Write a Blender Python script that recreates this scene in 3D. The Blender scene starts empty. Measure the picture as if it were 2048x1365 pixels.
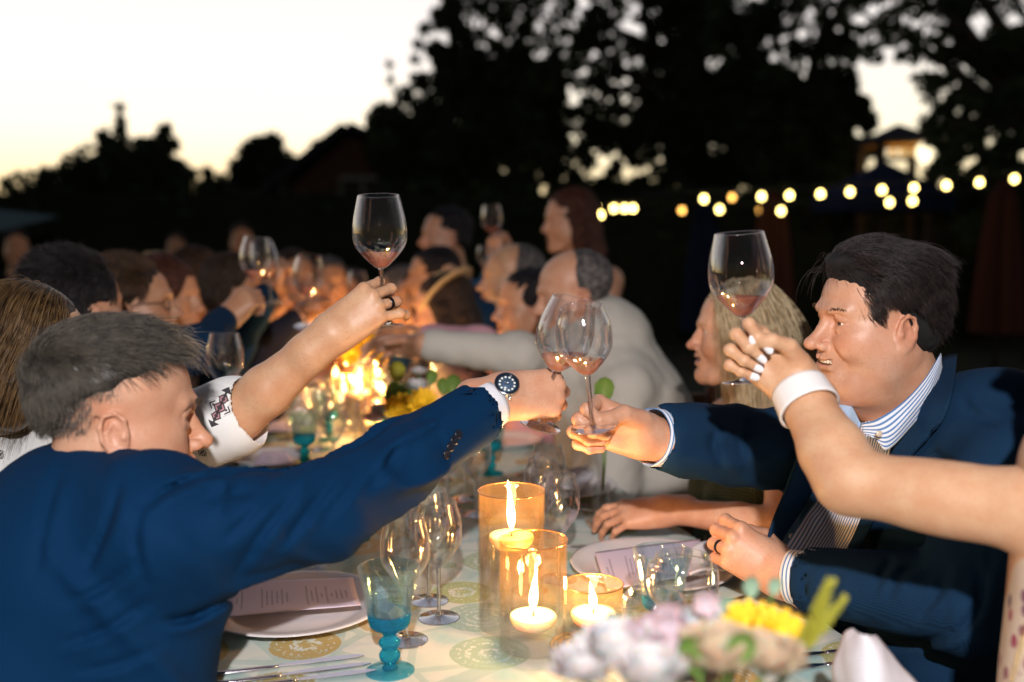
import bpy, bmesh, math, random
import numpy as np
from mathutils import Vector, Matrix

SC = bpy.context.scene
COL = SC.collection
rnd = random.Random(7)
R = math.radians

# ------------------------------------------------------------------ camera
CAMZ, FPX = 1.38, 1991.0
PITCH = math.atan(202.5 / FPX)
cd = bpy.data.cameras.new('camera')
cam = bpy.data.objects.new('camera', cd); COL.objects.link(cam)
cam.location = (0, 0, CAMZ); cam.rotation_euler = (R(90) - PITCH, 0, 0)
cd.lens = 35.0; cd.sensor_width = 36.0; cd.clip_start = 0.05; cd.clip_end = 900
cd.dof.use_dof = True; cd.dof.focus_distance = 1.62; cd.dof.aperture_fstop = 1.8
SC.camera = cam

# ------------------------------------------------------------------ view
SC.view_settings.view_transform = 'Standard'
SC.view_settings.look = 'None'
SC.view_settings.exposure = 0.0
SC.view_settings.gamma = 1.0
SC.view_settings.use_curve_mapping = False
SC.cycles.max_bounces = 14
SC.cycles.transparent_max_bounces = 40
SC.cycles.transmission_bounces = 12
SC.cycles.glossy_bounces = 4
SC.cycles.diffuse_bounces = 3
SC.cycles.caustics_reflective = False
SC.cycles.caustics_refractive = False
SC.cycles.sample_clamp_indirect = 4.0
SC.cycles.use_denoising = True

# ------------------------------------------------------------------ dusk sky
w = bpy.data.worlds.new('World'); SC.world = w; w.use_nodes = True
nt = w.node_tree; N = nt.nodes; L = nt.links
for n in list(N): N.remove(n)
def wn(t, **k):
    n = N.new(t)
    for a, b in k.items(): setattr(n, a, b)
    return n
out = wn('ShaderNodeOutputWorld'); bg = wn('ShaderNodeBackground'); L.new(bg.outputs[0], out.inputs[0])
sky = wn('ShaderNodeTexSky', sky_type='NISHITA', sun_disc=False, sun_elevation=R(-1.2), sun_rotation=R(-16), altitude=0, dust_density=2.0)
geo = wn('ShaderNodeTexCoord')
sep = wn('ShaderNodeSeparateXYZ'); L.new(geo.outputs['Generated'], sep.inputs[0])
# after-glow of the set sun: bright over the sunset azimuth, falling off smoothly to the east and the zenith
dot = wn('ShaderNodeVectorMath', operation='DOT_PRODUCT'); dot.inputs[1].default_value = (math.sin(R(-16)), math.cos(R(-16)), 0.0)
L.new(geo.outputs['Generated'], dot.inputs[0])
azr = wn('ShaderNodeMapRange', interpolation_type='SMOOTHSTEP'); azr.inputs[1].default_value = -0.15; azr.inputs[2].default_value = 0.97
azr.inputs[3].default_value = 0.03; azr.inputs[4].default_value = 1.0
L.new(dot.outputs['Value'], azr.inputs[0])
ramp = wn('ShaderNodeValToRGB'); L.new(sep.outputs['Z'], ramp.inputs[0])
e = ramp.color_ramp.elements
e[0].position = 0.0; e[0].color = (1.15, .72, .25, 1)
for p, c in ((.035, (1.3, 1.02, .52)), (.105, (1.36, 1.22, .92)), (.17, (1.10, 1.02, .96)), (.28, (.90, .83, .83)), (.5, (.28, .29, .36))):
    q = e.new(p); q.color = (*c, 1)
e[-1].position = 1.0; e[-1].color = (.05, .065, .11, 1)
mul = wn('ShaderNodeVectorMath', operation='SCALE'); L.new(ramp.outputs[0], mul.inputs[0]); L.new(azr.outputs[0], mul.inputs['Scale'])
sk = wn('ShaderNodeVectorMath', operation='SCALE'); L.new(sky.outputs[0], sk.inputs[0]); sk.inputs['Scale'].default_value = 0.12
add = wn('ShaderNodeVectorMath', operation='ADD'); L.new(mul.outputs[0], add.inputs[0]); L.new(sk.outputs[0], add.inputs[1])
L.new(add.outputs[0], bg.inputs[0]); bg.inputs[1].default_value = 1.0

# ------------------------------------------------------------------ the photographer's flash (its catchlights show in the glasses)
fl = bpy.data.lights.new('flash', 'AREA'); fl.shape = 'DISK'; fl.size = 0.07
fl.energy = 80.0; fl.color = (1.0, .93, .93)
fo = bpy.data.objects.new('flash', fl); COL.objects.link(fo)
fo.location = (0.02, -0.75, 2.12)
fo.rotation_euler = (Vector((0.0, 1.8, 1.05)) - fo.location).to_track_quat('-Z', 'Y').to_euler()
# ------------------------------------------------------------------ placing helpers
CAM = Vector((0, 0, CAMZ)); FW = Vector((0, math.cos(PITCH), -math.sin(PITCH))); UP = Vector((0, math.sin(PITCH), math.cos(PITCH)))
def at(x, y, d):
    """world point seen at photo pixel (x, y) at depth d along the viewing axis"""
    return CAM + FW * d + Vector((1, 0, 0)) * ((x - 1024) / FPX * d) + UP * (-(y - 682.5) / FPX * d)
def on_z(x, y, z):
    r = at(x, y, 1.0) - CAM
    return CAM + r * ((z - CAMZ) / r.z)
def on_table(x, y): return on_z(x, y, 0.75)
V = Vector

def lin(c):
    if isinstance(c, str):
        c = [int(c[i:i+2], 16) / 255 for i in (0, 2, 4)]
        c = [x / 12.92 if x <= .04045 else ((x + .055) / 1.055) ** 2.4 for x in c]
    return (*c[:3], 1.0)

# ------------------------------------------------------------------ objects
def link(o, parent=None):
    COL.objects.link(o)
    if parent is not None: o.parent = parent
    return o
def tag(o, label=None, cat=None, group=None, kind=None):
    if label: o['label'] = label
    if cat: o['category'] = cat
    if group: o['group'] = group
    if kind: o['kind'] = kind
    return o
def empty(name, loc=(0, 0, 0), rot=(0, 0, 0), parent=None):
    o = bpy.data.objects.new(name, None); o.location = loc; o.rotation_euler = rot; o.empty_display_size = .05
    return link(o, parent)
def mesh_obj(name, verts, faces, mat=None, parent=None, smooth=True, attrs=None, uv=None):
    me = bpy.data.meshes.new(name)
    verts = np.asarray(verts, dtype=np.float32).reshape(-1, 3)
    if isinstance(faces, np.ndarray):
        n, k = faces.shape
        me.vertices.add(len(verts)); me.vertices.foreach_set('co', verts.ravel())
        me.loops.add(n * k); me.loops.foreach_set('vertex_index', faces.astype(np.int32).ravel())
        me.polygons.add(n); me.polygons.foreach_set('loop_start', np.arange(0, n * k, k, dtype=np.int32))
        me.update(calc_edges=True)
    else:
        me.from_pydata([tuple(map(float, v)) for v in verts], [], [tuple(map(int, f)) for f in faces])
    if smooth:
        me.polygons.foreach_set('use_smooth', np.ones(len(me.polygons), dtype=bool))
    if attrs:
        for k, a in attrs.items():
            a = np.asarray(a, dtype=np.float32)
            if a.ndim == 1:
                t = me.attributes.new(k, 'FLOAT', 'POINT'); t.data.foreach_set('value', a)
            elif a.shape[1] == 3:
                t = me.attributes.new(k, 'FLOAT_VECTOR', 'POINT'); t.data.foreach_set('vector', a.ravel())
            else:
                t = me.attributes.new(k, 'FLOAT_COLOR', 'POINT'); t.data.foreach_set('color', a.ravel())
    if mat: me.materials.append(mat)
    me.update()
    o = bpy.data.objects.new(name, me)
    link(o, parent)
    if parent is not None: o.matrix_parent_inverse = parent_inverse(parent)
    return o
def world_of(p):
    m = Matrix.LocRotScale(p.location, p.rotation_euler, p.scale)
    return m if p.parent is None else world_of(p.parent) @ p.matrix_parent_inverse @ m
def parent_inverse(p): return world_of(p).inverted()

class MB:
    """collects simple pieces into one mesh"""
    def __init__(s): s.v = []; s.f = []
    def add(s, vs, fs):
        b = len(s.v); s.v += [tuple(v) for v in vs]; s.f += [tuple(i + b for i in f) for f in fs]
    def box(s, c, h, M=None):
        vs = [V((c[0] + a * h[0], c[1] + b * h[1], c[2] + d * h[2])) for a in (-1, 1) for b in (-1, 1) for d in (-1, 1)]
        if M is not None: vs = [M @ v for v in vs]
        s.add(vs, [(0, 1, 3, 2), (4, 6, 7, 5), (0, 4, 5, 1), (2, 3, 7, 6), (0, 2, 6, 4), (1, 5, 7, 3)])
    def tube(s, pts, rad, n=8, cap=True, squash=1.0):
        pts = [V(p) for p in pts]
        if not hasattr(rad, '__len__'): rad = [rad] * len(pts)
        rings = []; up = None
        for i, p in enumerate(pts):
            t = (pts[min(i + 1, len(pts) - 1)] - pts[max(i - 1, 0)]).normalized()
            if up is None:
                up = t.orthogonal().normalized() if abs(t.z) > .9 else V((0, 0, 1))
            a = (up - t * up.dot(t)).normalized(); b = t.cross(a); up = a
            rings.append([p + (a * math.cos(q) * squash + b * math.sin(q)) * rad[i] for q in (2 * math.pi * j / n for j in range(n))])
        fs = []
        for i in range(len(pts) - 1):
            for j in range(n):
                k = (j + 1) % n
                fs.append((i * n + j, i * n + k, (i + 1) * n + k, (i + 1) * n + j))
        if cap:
            fs.append(tuple(range(n))[::-1]); m = (len(pts) - 1) * n; fs.append(tuple(m + j for j in range(n)))
        s.add([v for r in rings for v in r], fs)
    def lathe(s, prof, n=40, c=(0, 0, 0), M=None):
        vs = []; fs = []; idx = []
        for (r, z) in prof:
            if r < 1e-6: idx.append([len(vs)] * n); vs.append(V((c[0], c[1], c[2] + z)))
            else:
                idx.append(list(range(len(vs), len(vs) + n)))
                vs += [V((c[0] + r * math.cos(2 * math.pi * j / n), c[1] + r * math.sin(2 * math.pi * j / n), c[2] + z)) for j in range(n)]
        for i in range(len(prof) - 1):
            a, b = idx[i], idx[i + 1]
            for j in range(n):
                k = (j + 1) % n
                f = [a[j], a[k], b[k], b[j]]
                g = []
                for q in f:
                    if q not in g: g.append(q)
                if len(g) > 2: fs.append(tuple(g))
        if M is not None: vs = [M @ v for v in vs]
        s.add(vs, fs)
    def build(s, name, mat, parent=None, smooth=True):
        return mesh_obj(name, s.v, s.f, mat, parent, smooth)

def spline(P, n):
    """Catmull-Rom through the points P (k,3) -> n samples"""
    P = np.asarray([tuple(p) for p in P], dtype=float); k = len(P)
    Q = np.vstack([2 * P[0] - P[1], P, 2 * P[-1] - P[-2]])
    t = np.linspace(0, k - 1, n); i = np.minimum(t.astype(int), k - 2); u = (t - i)[:, None]
    a, b, c, d = Q[i], Q[i + 1], Q[i + 2], Q[i + 3]
    return .5 * (2 * b + (c - a) * u + (2 * a - 5 * b + 4 * c - d) * u ** 2 + (3 * b - 3 * c + d - a) * u ** 3)
def smooth_prof(prof, n):
    P = spline([(r, z, 0) for r, z in prof], n)
    return [(max(0.0, p[0]), p[1]) for p in P]
def patch(name, grid, mat, parent=None, nu=24, nv=24, thick=0.002, noise=None, su=1.0, sv=1.0):
    """smooth cloth sheet through a grid of 3-D points, with thickness; attribute uvw = (u, v) in metres-ish"""
    rows = [spline(r, nu) for r in grid]
    rows = np.array(rows); S = np.stack([spline(rows[:, j], nv) for j in range(nu)], axis=1)   # nv, nu, 3
    du = np.gradient(S, axis=1); dv = np.gradient(S, axis=0)
    nn = np.cross(du, dv); nn /= np.linalg.norm(nn, axis=2, keepdims=True) + 1e-9
    U, W = np.meshgrid(np.linspace(0, su, nu), np.linspace(0, sv, nv))
    if noise is not None: S = S + nn * noise(S, U, W)[..., None]
    a = S.reshape(-1, 3); b = (S - nn * thick).reshape(-1, 3); m = nu * nv
    i, j = np.meshgrid(np.arange(nv - 1), np.arange(nu - 1), indexing='ij'); q = (i * nu + j).ravel()
    F = np.stack([q, q + 1, q + nu + 1, q + nu], 1)
    G = F[:, ::-1] + m
    bd = list(range(nu)) + [r * nu + nu - 1 for r in range(1, nv)] + [(nv - 1) * nu + c for c in range(nu - 2, -1, -1)] + [r * nu for r in range(nv - 2, 0, -1)]
    bd = np.array(bd); nx = np.roll(bd, -1)
    H = np.stack([nx, bd, bd + m, nx + m], 1)
    uvw = np.stack([np.tile(U.ravel(), 2), np.tile(W.ravel(), 2), np.zeros(2 * m)], 1)
    return mesh_obj(name, np.vstack([a, b]), np.vstack([F, G, H]), mat, parent, True, {'uvw': uvw})

# ------------------------------------------------------------------ noise
def vnoise(p, seed=0):
    p = np.asarray(p, dtype=np.float64); i = np.floor(p).astype(np.int64); f = p - i; f = f * f * (3 - 2 * f)
    def h(a, b, c):
        n = (a * 73856093) ^ (b * 19349663) ^ (c * 83492791) ^ (seed * 2654435761 & 0x7fffffff)
        n = (n ^ (n >> 13)) * 1274126177 & 0x7fffffff
        n = (n ^ (n >> 16)) & 0xffffff
        return n / 0xffffff * 2 - 1
    x, y, z = i[..., 0], i[..., 1], i[..., 2]; u, v, w_ = f[..., 0], f[..., 1], f[..., 2]
    def l(a, b, t): return a + (b - a) * t
    return l(l(l(h(x, y, z), h(x + 1, y, z), u), l(h(x, y + 1, z), h(x + 1, y + 1, z), u), v),
             l(l(h(x, y, z + 1), h(x + 1, y, z + 1), u), l(h(x, y + 1, z + 1), h(x + 1, y + 1, z + 1), u), v), w_)

# ------------------------------------------------------------------ signed-distance sculpting
# a primitive is (kind, data, op, k); op: 'u' union, 's' subtract; k = blend radius
def cap(a, b, ra, rb=None, k=.01, op='u'): return ('cap', (V(a), V(b), ra, ra if rb is None else rb), op, k)
def ell(c, r, k=.01, op='u', rot=None): return ('ell', (V(c), V(r), rot), op, k)
def chain(pts, rads, k=.01, op='u', ki=None):
    if not hasattr(rads, '__len__'): rads = [rads] * len(pts)
    return ('grp', [cap(pts[i], pts[i + 1], rads[i], rads[i + 1], k if ki is None else ki) for i in range(len(pts) - 1)], op, k)
def grp(prims, k=.01, op='u'): return ('grp', prims, op, k)
def xf(prims, M):
    """rigid (or uniformly scaled) transform of primitives"""
    s = M.to_scale().x; Rm = M.to_3x3() * (1 / s); o = []
    for kind, dt, op, k in prims:
        if kind == 'cap': o.append((kind, (M @ dt[0], M @ dt[1], dt[2] * s, dt[3] * s), op, k * s))
        elif kind == 'ell':
            r0 = dt[2] if dt[2] is not None else Matrix.Identity(3)
            o.append((kind, (M @ dt[0], dt[1] * s, Rm @ r0), op, k * s))
        elif kind == 'grp': o.append((kind, xf(dt, M), op, k * s))
        elif kind == 'pln': o.append((kind, (M @ dt[0], (Rm @ dt[1])), op, k * s))
    return o
def bnd(pr):
    kind, dt, op, k = pr
    if kind == 'cap':
        a, b, ra, rb = dt; return np.minimum(np.array(a) - ra, np.array(b) - rb), np.maximum(np.array(a) + ra, np.array(b) + rb)
    if kind == 'ell':
        m = max(dt[1]) if dt[2] is not None else None
        r = np.array([m] * 3) if m else np.array(dt[1]); return np.array(dt[0]) - r, np.array(dt[0]) + r
    if kind == 'pln': return np.array([-9.] * 3), np.array([9.] * 3)
    B = [bnd(p) for p in dt]
    return np.min([b[0] for b in B], 0), np.max([b[1] for b in B], 0)
def peval(pr, X, Y, Z):
    kind, dt, op, k = pr
    if kind == 'cap':
        a, b, ra, rb = dt; ba = b - a; L2 = max(ba.dot(ba), 1e-12)
        px, py, pz = X - a.x, Y - a.y, Z - a.z
        h = np.clip((px * ba.x + py * ba.y + pz * ba.z) / L2, 0, 1)
        return np.sqrt((px - h * ba.x) ** 2 + (py - h * ba.y) ** 2 + (pz - h * ba.z) ** 2) - (ra + (rb - ra) * h)
    if kind == 'ell':
        c, r, rot = dt; px, py, pz = X - c.x, Y - c.y, Z - c.z
        if rot is not None:
            m = rot.transposed()
            px, py, pz = (m[0][0] * px + m[0][1] * py + m[0][2] * pz, m[1][0] * px + m[1][1] * py + m[1][2] * pz, m[2][0] * px + m[2][1] * py + m[2][2] * pz)
        k0 = np.sqrt((px / r.x) ** 2 + (py / r.y) ** 2 + (pz / r.z) ** 2)
        k1 = np.sqrt((px / r.x ** 2) ** 2 + (py / r.y ** 2) ** 2 + (pz / r.z ** 2) ** 2)
        return k0 * (k0 - 1) / (k1 + 1e-9)
    if kind == 'pln':
        c, n = dt; return (X - c.x) * n.x + (Y - c.y) * n.y + (Z - c.z) * n.z + 0 * (Y + Z)
    if kind == 'grp':
        sh = np.broadcast(X, Y, Z).shape; D = np.full(sh, .5, dtype=np.float32)
        for p in dt: D = combine(D, peval(p, X, Y, Z), p[2], p[3])
        return D
def combine(D, d, op, k):
    if op == 'u':
        h = np.maximum(k - np.abs(D - d), 0) / k
        return (np.minimum(D, d) - h * h * k * .25).astype(np.float32)
    d = -d
    h = np.maximum(k - np.abs(D - d), 0) / k
    return (np.maximum(D, d) + h * h * k * .25).astype(np.float32)
def sculpt(prims, res, frame=None, pad=.012, disp=None, clip=None, smooth=1):
    """evaluate primitives on a grid (in the given frame) and extract the surface; returns world verts, quads"""
    inv = frame.inverted() if frame is not None else None
    P = xf(prims, inv) if frame is not None else prims
    B = [bnd(p) for p in P if p[2] == 'u']
    lo = np.min([b[0] for b in B], 0) - pad; hi = np.max([b[1] for b in B], 0) + pad
    if clip is not None: lo = np.maximum(lo, clip[0]); hi = np.minimum(hi, clip[1])
    n = np.ceil((hi - lo) / res).astype(int) + 1
    D = np.full(n, .5, dtype=np.float32)
    ax = [(lo[i] + np.arange(n[i]) * res).astype(np.float32) for i in range(3)]
    for p in P:
        b0, b1 = bnd(p); m = p[3] + 4 * res + (.02 if p[0] == 'ell' else 0)
        i0 = np.clip(np.floor((b0 - m - lo) / res).astype(int), 0, n); i1 = np.clip(np.ceil((b1 + m - lo) / res).astype(int) + 1, 0, n)
        if (i1 <= i0).any(): continue
        s = tuple(slice(i0[i], i1[i]) for i in range(3))
        D[s] = combine(D[s], peval(p, ax[0][s[0]][:, None, None], ax[1][s[1]][None, :, None], ax[2][s[2]][None, None, :]), p[2], p[3])
    if disp is not None:
        m = np.abs(D) < .04
        ii = np.argwhere(m); pts = lo + ii * res
        if frame is not None:
            F = np.array(frame); pts = pts @ F[:3, :3].T + F[:3, 3]
        D[m] += disp(pts).astype(np.float32)
    D[0], D[-1] = np.maximum(D[0], .001), np.maximum(D[-1], .001)
    D[:, 0], D[:, -1] = np.maximum(D[:, 0], .001), np.maximum(D[:, -1], .001)
    D[:, :, 0], D[:, :, -1] = np.maximum(D[:, :, 0], .001), np.maximum(D[:, :, -1], .001)
    vs, fs = nets(D)
    vs = lo + vs * res
    if smooth:
        for _ in range(smooth): vs = relax(vs, fs)
    if frame is not None:
        F = np.array(frame); vs = vs @ F[:3, :3].T + F[:3, 3]
    return vs, fs
def relax(vs, fs, f=.5):
    acc = np.zeros_like(vs); cnt = np.zeros(len(vs))
    for a in range(4):
        b = (a + 1) % 4
        for q, r_ in ((fs[:, a], fs[:, b]), (fs[:, b], fs[:, a])):
            for c in range(3): acc[:, c] += np.bincount(q, vs[r_, c], len(vs))
            cnt += np.bincount(q, minlength=len(vs))
    return vs * (1 - f) + f * acc / np.maximum(cnt, 1)[:, None]
def nets(D):
    S = D < 0; n = D.shape
    idx = -np.ones((n[0] - 1, n[1] - 1, n[2] - 1), dtype=np.int32)
    c = S[:-1, :-1, :-1].astype(np.int8)
    tot = sum(S[a:n[0] - 1 + a, b:n[1] - 1 + b, d:n[2] - 1 + d].astype(np.int8) for a in (0, 1) for b in (0, 1) for d in (0, 1))
    cells = np.argwhere((tot > 0) & (tot < 8))
    idx[tuple(cells.T)] = np.arange(len(cells))
    acc = np.zeros((len(cells), 3)); cnt = np.zeros(len(cells))
    x, y, z = cells.T
    for ax in range(3):
        o1, o2 = [a for a in range(3) if a != ax]
        for p in (0, 1):
            for q in (0, 1):
                off = [0, 0, 0]; off[o1] = p; off[o2] = q
                off2 = list(off); off2[ax] = 1
                d0 = D[x + off[0], y + off[1], z + off[2]]; d1 = D[x + off2[0], y + off2[1], z + off2[2]]
                m = (d0 < 0) != (d1 < 0)
                t = np.where(m, d0 / np.where(m, d0 - d1, 1), 0)
                pt = np.array(off, dtype=float)[None].repeat(len(cells), 0); pt[:, ax] += t
                acc[m] += pt[m]; cnt += m
    vs = cells + acc / cnt[:, None]
    quads = []
    for ax in range(3):
        o1, o2 = (ax + 1) % 3, (ax + 2) % 3
        sl0 = [slice(1, -1)] * 3; sl1 = [slice(1, -1)] * 3
        sl0[ax] = slice(0, n[ax] - 1); sl1[ax] = slice(1, n[ax])
        a, b = S[tuple(sl0)], S[tuple(sl1)]
        for sign, m in ((1, a & ~b), (-1, ~a & b)):
            e = np.argwhere(m)
            if not len(e): continue
            e = e + 1; e[:, ax] -= 1
            def cell(d1, d2):
                g = e.copy(); g[:, o1] -= d1; g[:, o2] -= d2
                return idx[tuple(g.T)]
            q = np.stack([cell(1, 1), cell(0, 1), cell(0, 0), cell(1, 0)], 1)
            quads.append(q if sign > 0 else q[:, ::-1])
    return vs, np.vstack(quads)
def join_vf(parts):
    vs = []; fs = []; b = 0
    for v, f in parts: vs.append(v); fs.append(f + b); b += len(v)
    return np.vstack(vs), np.vstack(fs)
def frame_from(o, x, z):
    x = V(x).normalized(); z = V(z); z = (z - x * z.dot(x)).normalized(); y = z.cross(x)
    return Matrix(((x.x, y.x, z.x, o[0]), (x.y, y.y, z.y, o[1]), (x.z, y.z, z.z, o[2]), (0, 0, 0, 1)))
def local(vs, M):
    F = np.array(M.inverted()); return vs @ F[:3, :3].T + F[:3, 3]

# ------------------------------------------------------------------ materials
class NT:
    def __init__(s, name):
        s.m = bpy.data.materials.new(name); s.m.use_nodes = True; s.t = s.m.node_tree
        for n in list(s.t.nodes): s.t.nodes.remove(n)
        s.out = s.n('ShaderNodeOutputMaterial')
    def n(s, t, ins=None, **k):
        x = s.t.nodes.new(t)
        for a, b in k.items(): setattr(x, a, b)
        if ins:
            for a, b in ins.items():
                i = x.inputs[a]
                if isinstance(b, bpy.types.NodeSocket): s.t.links.new(b, i)
                else: i.default_value = b
        return x
    def l(s, a, b): s.t.links.new(a, b)
    def math(s, op, a, b=0.0, c=0.0): return s.n('ShaderNodeMath', {0: a, 1: b, 2: c}, operation=op).outputs[0]
    def mix(s, f, a, b, bt='MIX'):
        x = s.n('ShaderNodeMix', data_type='RGBA', blend_type=bt)
        for i, v_ in ((0, f), (6, a), (7, b)):
            if isinstance(v_, bpy.types.NodeSocket): s.l(v_, x.inputs[i])
            else: x.inputs[i].default_value = v_
        return x.outputs[2]
    def ramp(s, f, stops):
        x = s.n('ShaderNodeValToRGB', {0: f}); e = x.color_ramp.elements
        e[0].position, e[0].color = stops[0][0], lin(stops[0][1]); e[1].position, e[1].color = stops[-1][0], lin(stops[-1][1])
        for p, c in stops[1:-1]: q = e.new(p); q.color = lin(c)
        return x.outputs[0]
    def noise(s, scale, detail=4, vec=None, rough=.5, dist=0.0):
        if vec is None: vec = s.n('ShaderNodeTexCoord').outputs['Object']
        x = s.n('ShaderNodeTexNoise', {'Vector': vec, 'Scale': scale, 'Detail': detail, 'Roughness': rough, 'Distortion': dist})
        return x.outputs['Fac']
    def bump(s, h, strength=.3, dist=.002): return s.n('ShaderNodeBump', {'Height': h, 'Strength': strength, 'Distance': dist}).outputs[0]
    def principled(s, **k):
        p = s.n('ShaderNodeBsdfPrincipled'); s.l(p.outputs[0], s.out.inputs[0])
        for a, b in k.items():
            i = p.inputs[a.replace('_', ' ')]
            if isinstance(b, bpy.types.NodeSocket): s.l(b, i)
            else: i.default_value = lin(b) if isinstance(b, (tuple, list, str)) and 'olor' in a or isinstance(b, str) else b
        return p
def simple(name, color, rough=.5, metal=0.0, var=.15, scale=30, bump=0.0, bscale=200, **k):
    t = NT(name); c = lin(color)
    f = t.noise(scale, 3)
    d = tuple(x * (1 - var) for x in c[:3]) + (1,); b = tuple(min(1, x * (1 + var)) for x in c[:3]) + (1,)
    kw = dict(Base_Color=t.mix(f, d, b), Roughness=rough, Metallic=metal); kw.update(k)
    p = t.principled(**kw)
    if bump: t.l(t.bump(t.noise(bscale, 2), bump, .001), p.inputs['Normal'])
    return t.m

def skin_mat(name, base, sub=.08, rough=.43):
    t = NT(name)
    col = t.n('ShaderNodeAttribute', attribute_name='tint').outputs['Color']
    n1 = t.noise(28, 4); n2 = t.noise(260, 3)
    c = lin(base)
    a = t.mix(t.ramp(n1, [(.3, (0, 0, 0)), (.7, (1, 1, 1))]), (c[0] * .92, c[1] * .77, c[2] * .70, 1), (c[0] * 1.04, c[1] * 1.05, c[2] * 1.05, 1))
    a = t.mix(t.ramp(n2, [(.36, (.75, .55, .45)), (.44, (1, 1, 1))]), (c[0] * .84, c[1] * .70, c[2] * .60, 1), a)
    a = t.mix(1.0, a, col, 'MULTIPLY')
    p = t.principled(Base_Color=a, Roughness=rough, Specular_IOR_Level=.42, Subsurface_Weight=sub, Subsurface_Scale=.012)
    p.inputs['Subsurface Radius'].default_value = (1, .35, .18)
    hh = t.math('ADD', t.math('MULTIPLY', t.noise(650, 3), .5), t.math('MULTIPLY', t.noise(150, 4), .9))
    t.l(t.bump(hh, .38, .0011), p.inputs['Normal'])
    return t.m
def fabric(name, base, weave=900, rough=.85, sheen=.0, bumpv=.25, var=.12):
    t = NT(name); c = lin(base)
    tc = t.n('ShaderNodeTexCoord').outputs['Object']
    w1 = t.n('ShaderNodeTexWave', {'Vector': tc, 'Scale': weave / 6.3, 'Distortion': 1.5, 'Detail': 1.0}, bands_direction='DIAGONAL').outputs['Fac']
    n1 = t.noise(14, 4, tc); n2 = t.noise(weave * .5, 3, tc)
    f = t.math('MULTIPLY_ADD', w1, .4, t.math('MULTIPLY_ADD', n2, .4, t.math('MULTIPLY', n1, .3)))
    col = t.mix(f, tuple(x * (1 - var * 2) for x in c[:3]) + (1,), tuple(x * (1 + var * 1.5) for x in c[:3]) + (1,))
    p = t.principled(Base_Color=col, Roughness=rough, Sheen_Weight=sheen, Specular_IOR_Level=.10)
    t.l(t.bump(f, bumpv, .0008), p.inputs['Normal'])
    return t.m
def thin_glass(name, tint=(1, 1, 1), refl=1.0, body=0.0, bodycol=(1, .6, .3), rough=.0, edge=.25, cap_=.30, edge_light=.10):
    """thin-walled clear glass: see-through, with a mirror coat that strengthens at grazing angles"""
    t = NT(name)
    lw = t.n('ShaderNodeFresnel', {'IOR': 1.52}).outputs[0]
    fac = t.math('MINIMUM', t.math('MULTIPLY', lw, refl), cap_)
    fc = t.n('ShaderNodeLayerWeight', {'Blend': .5}).outputs['Facing']
    thick = t.math('POWER', fc, 3.0)
    tc = t.mix(t.math('MULTIPLY', thick, edge), lin(tint), (tint[0] * .45, tint[1] * .46, tint[2] * .5, 1))
    tr = t.n('ShaderNodeBsdfTransparent', {'Color': tc}).outputs[0]
    gl = t.n('ShaderNodeBsdfGlossy', {'Roughness': rough, 'Color': (1, 1, 1, 1)}).outputs[0]
    m = t.n('ShaderNodeMixShader', {0: fac, 1: tr, 2: gl}).outputs[0]
    if edge_light > 0:  # pale diffuse colour at grazing angles stands in for light caught in glass edges
        td = t.n('ShaderNodeBsdfTranslucent', {'Color': (.85, .85, .92, 1)}).outputs[0]; dd = t.n('ShaderNodeBsdfDiffuse', {'Color': (.85, .85, .92, 1)}).outputs[0]
        sc_ = t.n('ShaderNodeMixShader', {0: .5, 1: td, 2: dd}).outputs[0]
        m = t.n('ShaderNodeMixShader', {0: t.math('MULTIPLY', t.math('POWER', fc, 5.0), edge_light), 1: m, 2: sc_}).outputs[0]
    if body > 0:
        df = t.n('ShaderNodeBsdfDiffuse', {'Color': lin(bodycol)}).outputs[0]
        tl = t.n('ShaderNodeBsdfTranslucent', {'Color': lin(bodycol)}).outputs[0]
        dt = t.n('ShaderNodeMixShader', {0: .5, 1: df, 2: tl}).outputs[0]
        m = t.n('ShaderNodeMixShader', {0: body, 1: m, 2: dt}).outputs[0]
    t.l(m, t.out.inputs[0]); return t.m
def solid_glass(name, tint=(1, 1, 1), ior=1.5, rough=0.0, trans=.3, body=0.0):
    t = NT(name)
    g = t.n('ShaderNodeBsdfGlass', {'Color': lin(tint), 'IOR': ior, 'Roughness': rough}).outputs[0]
    tr = t.n('ShaderNodeBsdfTransparent', {'Color': lin(tint)}).outputs[0]
    m = t.n('ShaderNodeMixShader', {0: trans, 1: g, 2: tr}).outputs[0]
    if body > 0:
        df = t.n('ShaderNodeBsdfDiffuse', {'Color': lin(tint)}).outputs[0]
        m = t.n('ShaderNodeMixShader', {0: body, 1: m, 2: df}).outputs[0]
    t.l(m, t.out.inputs[0]); return t.m
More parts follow.
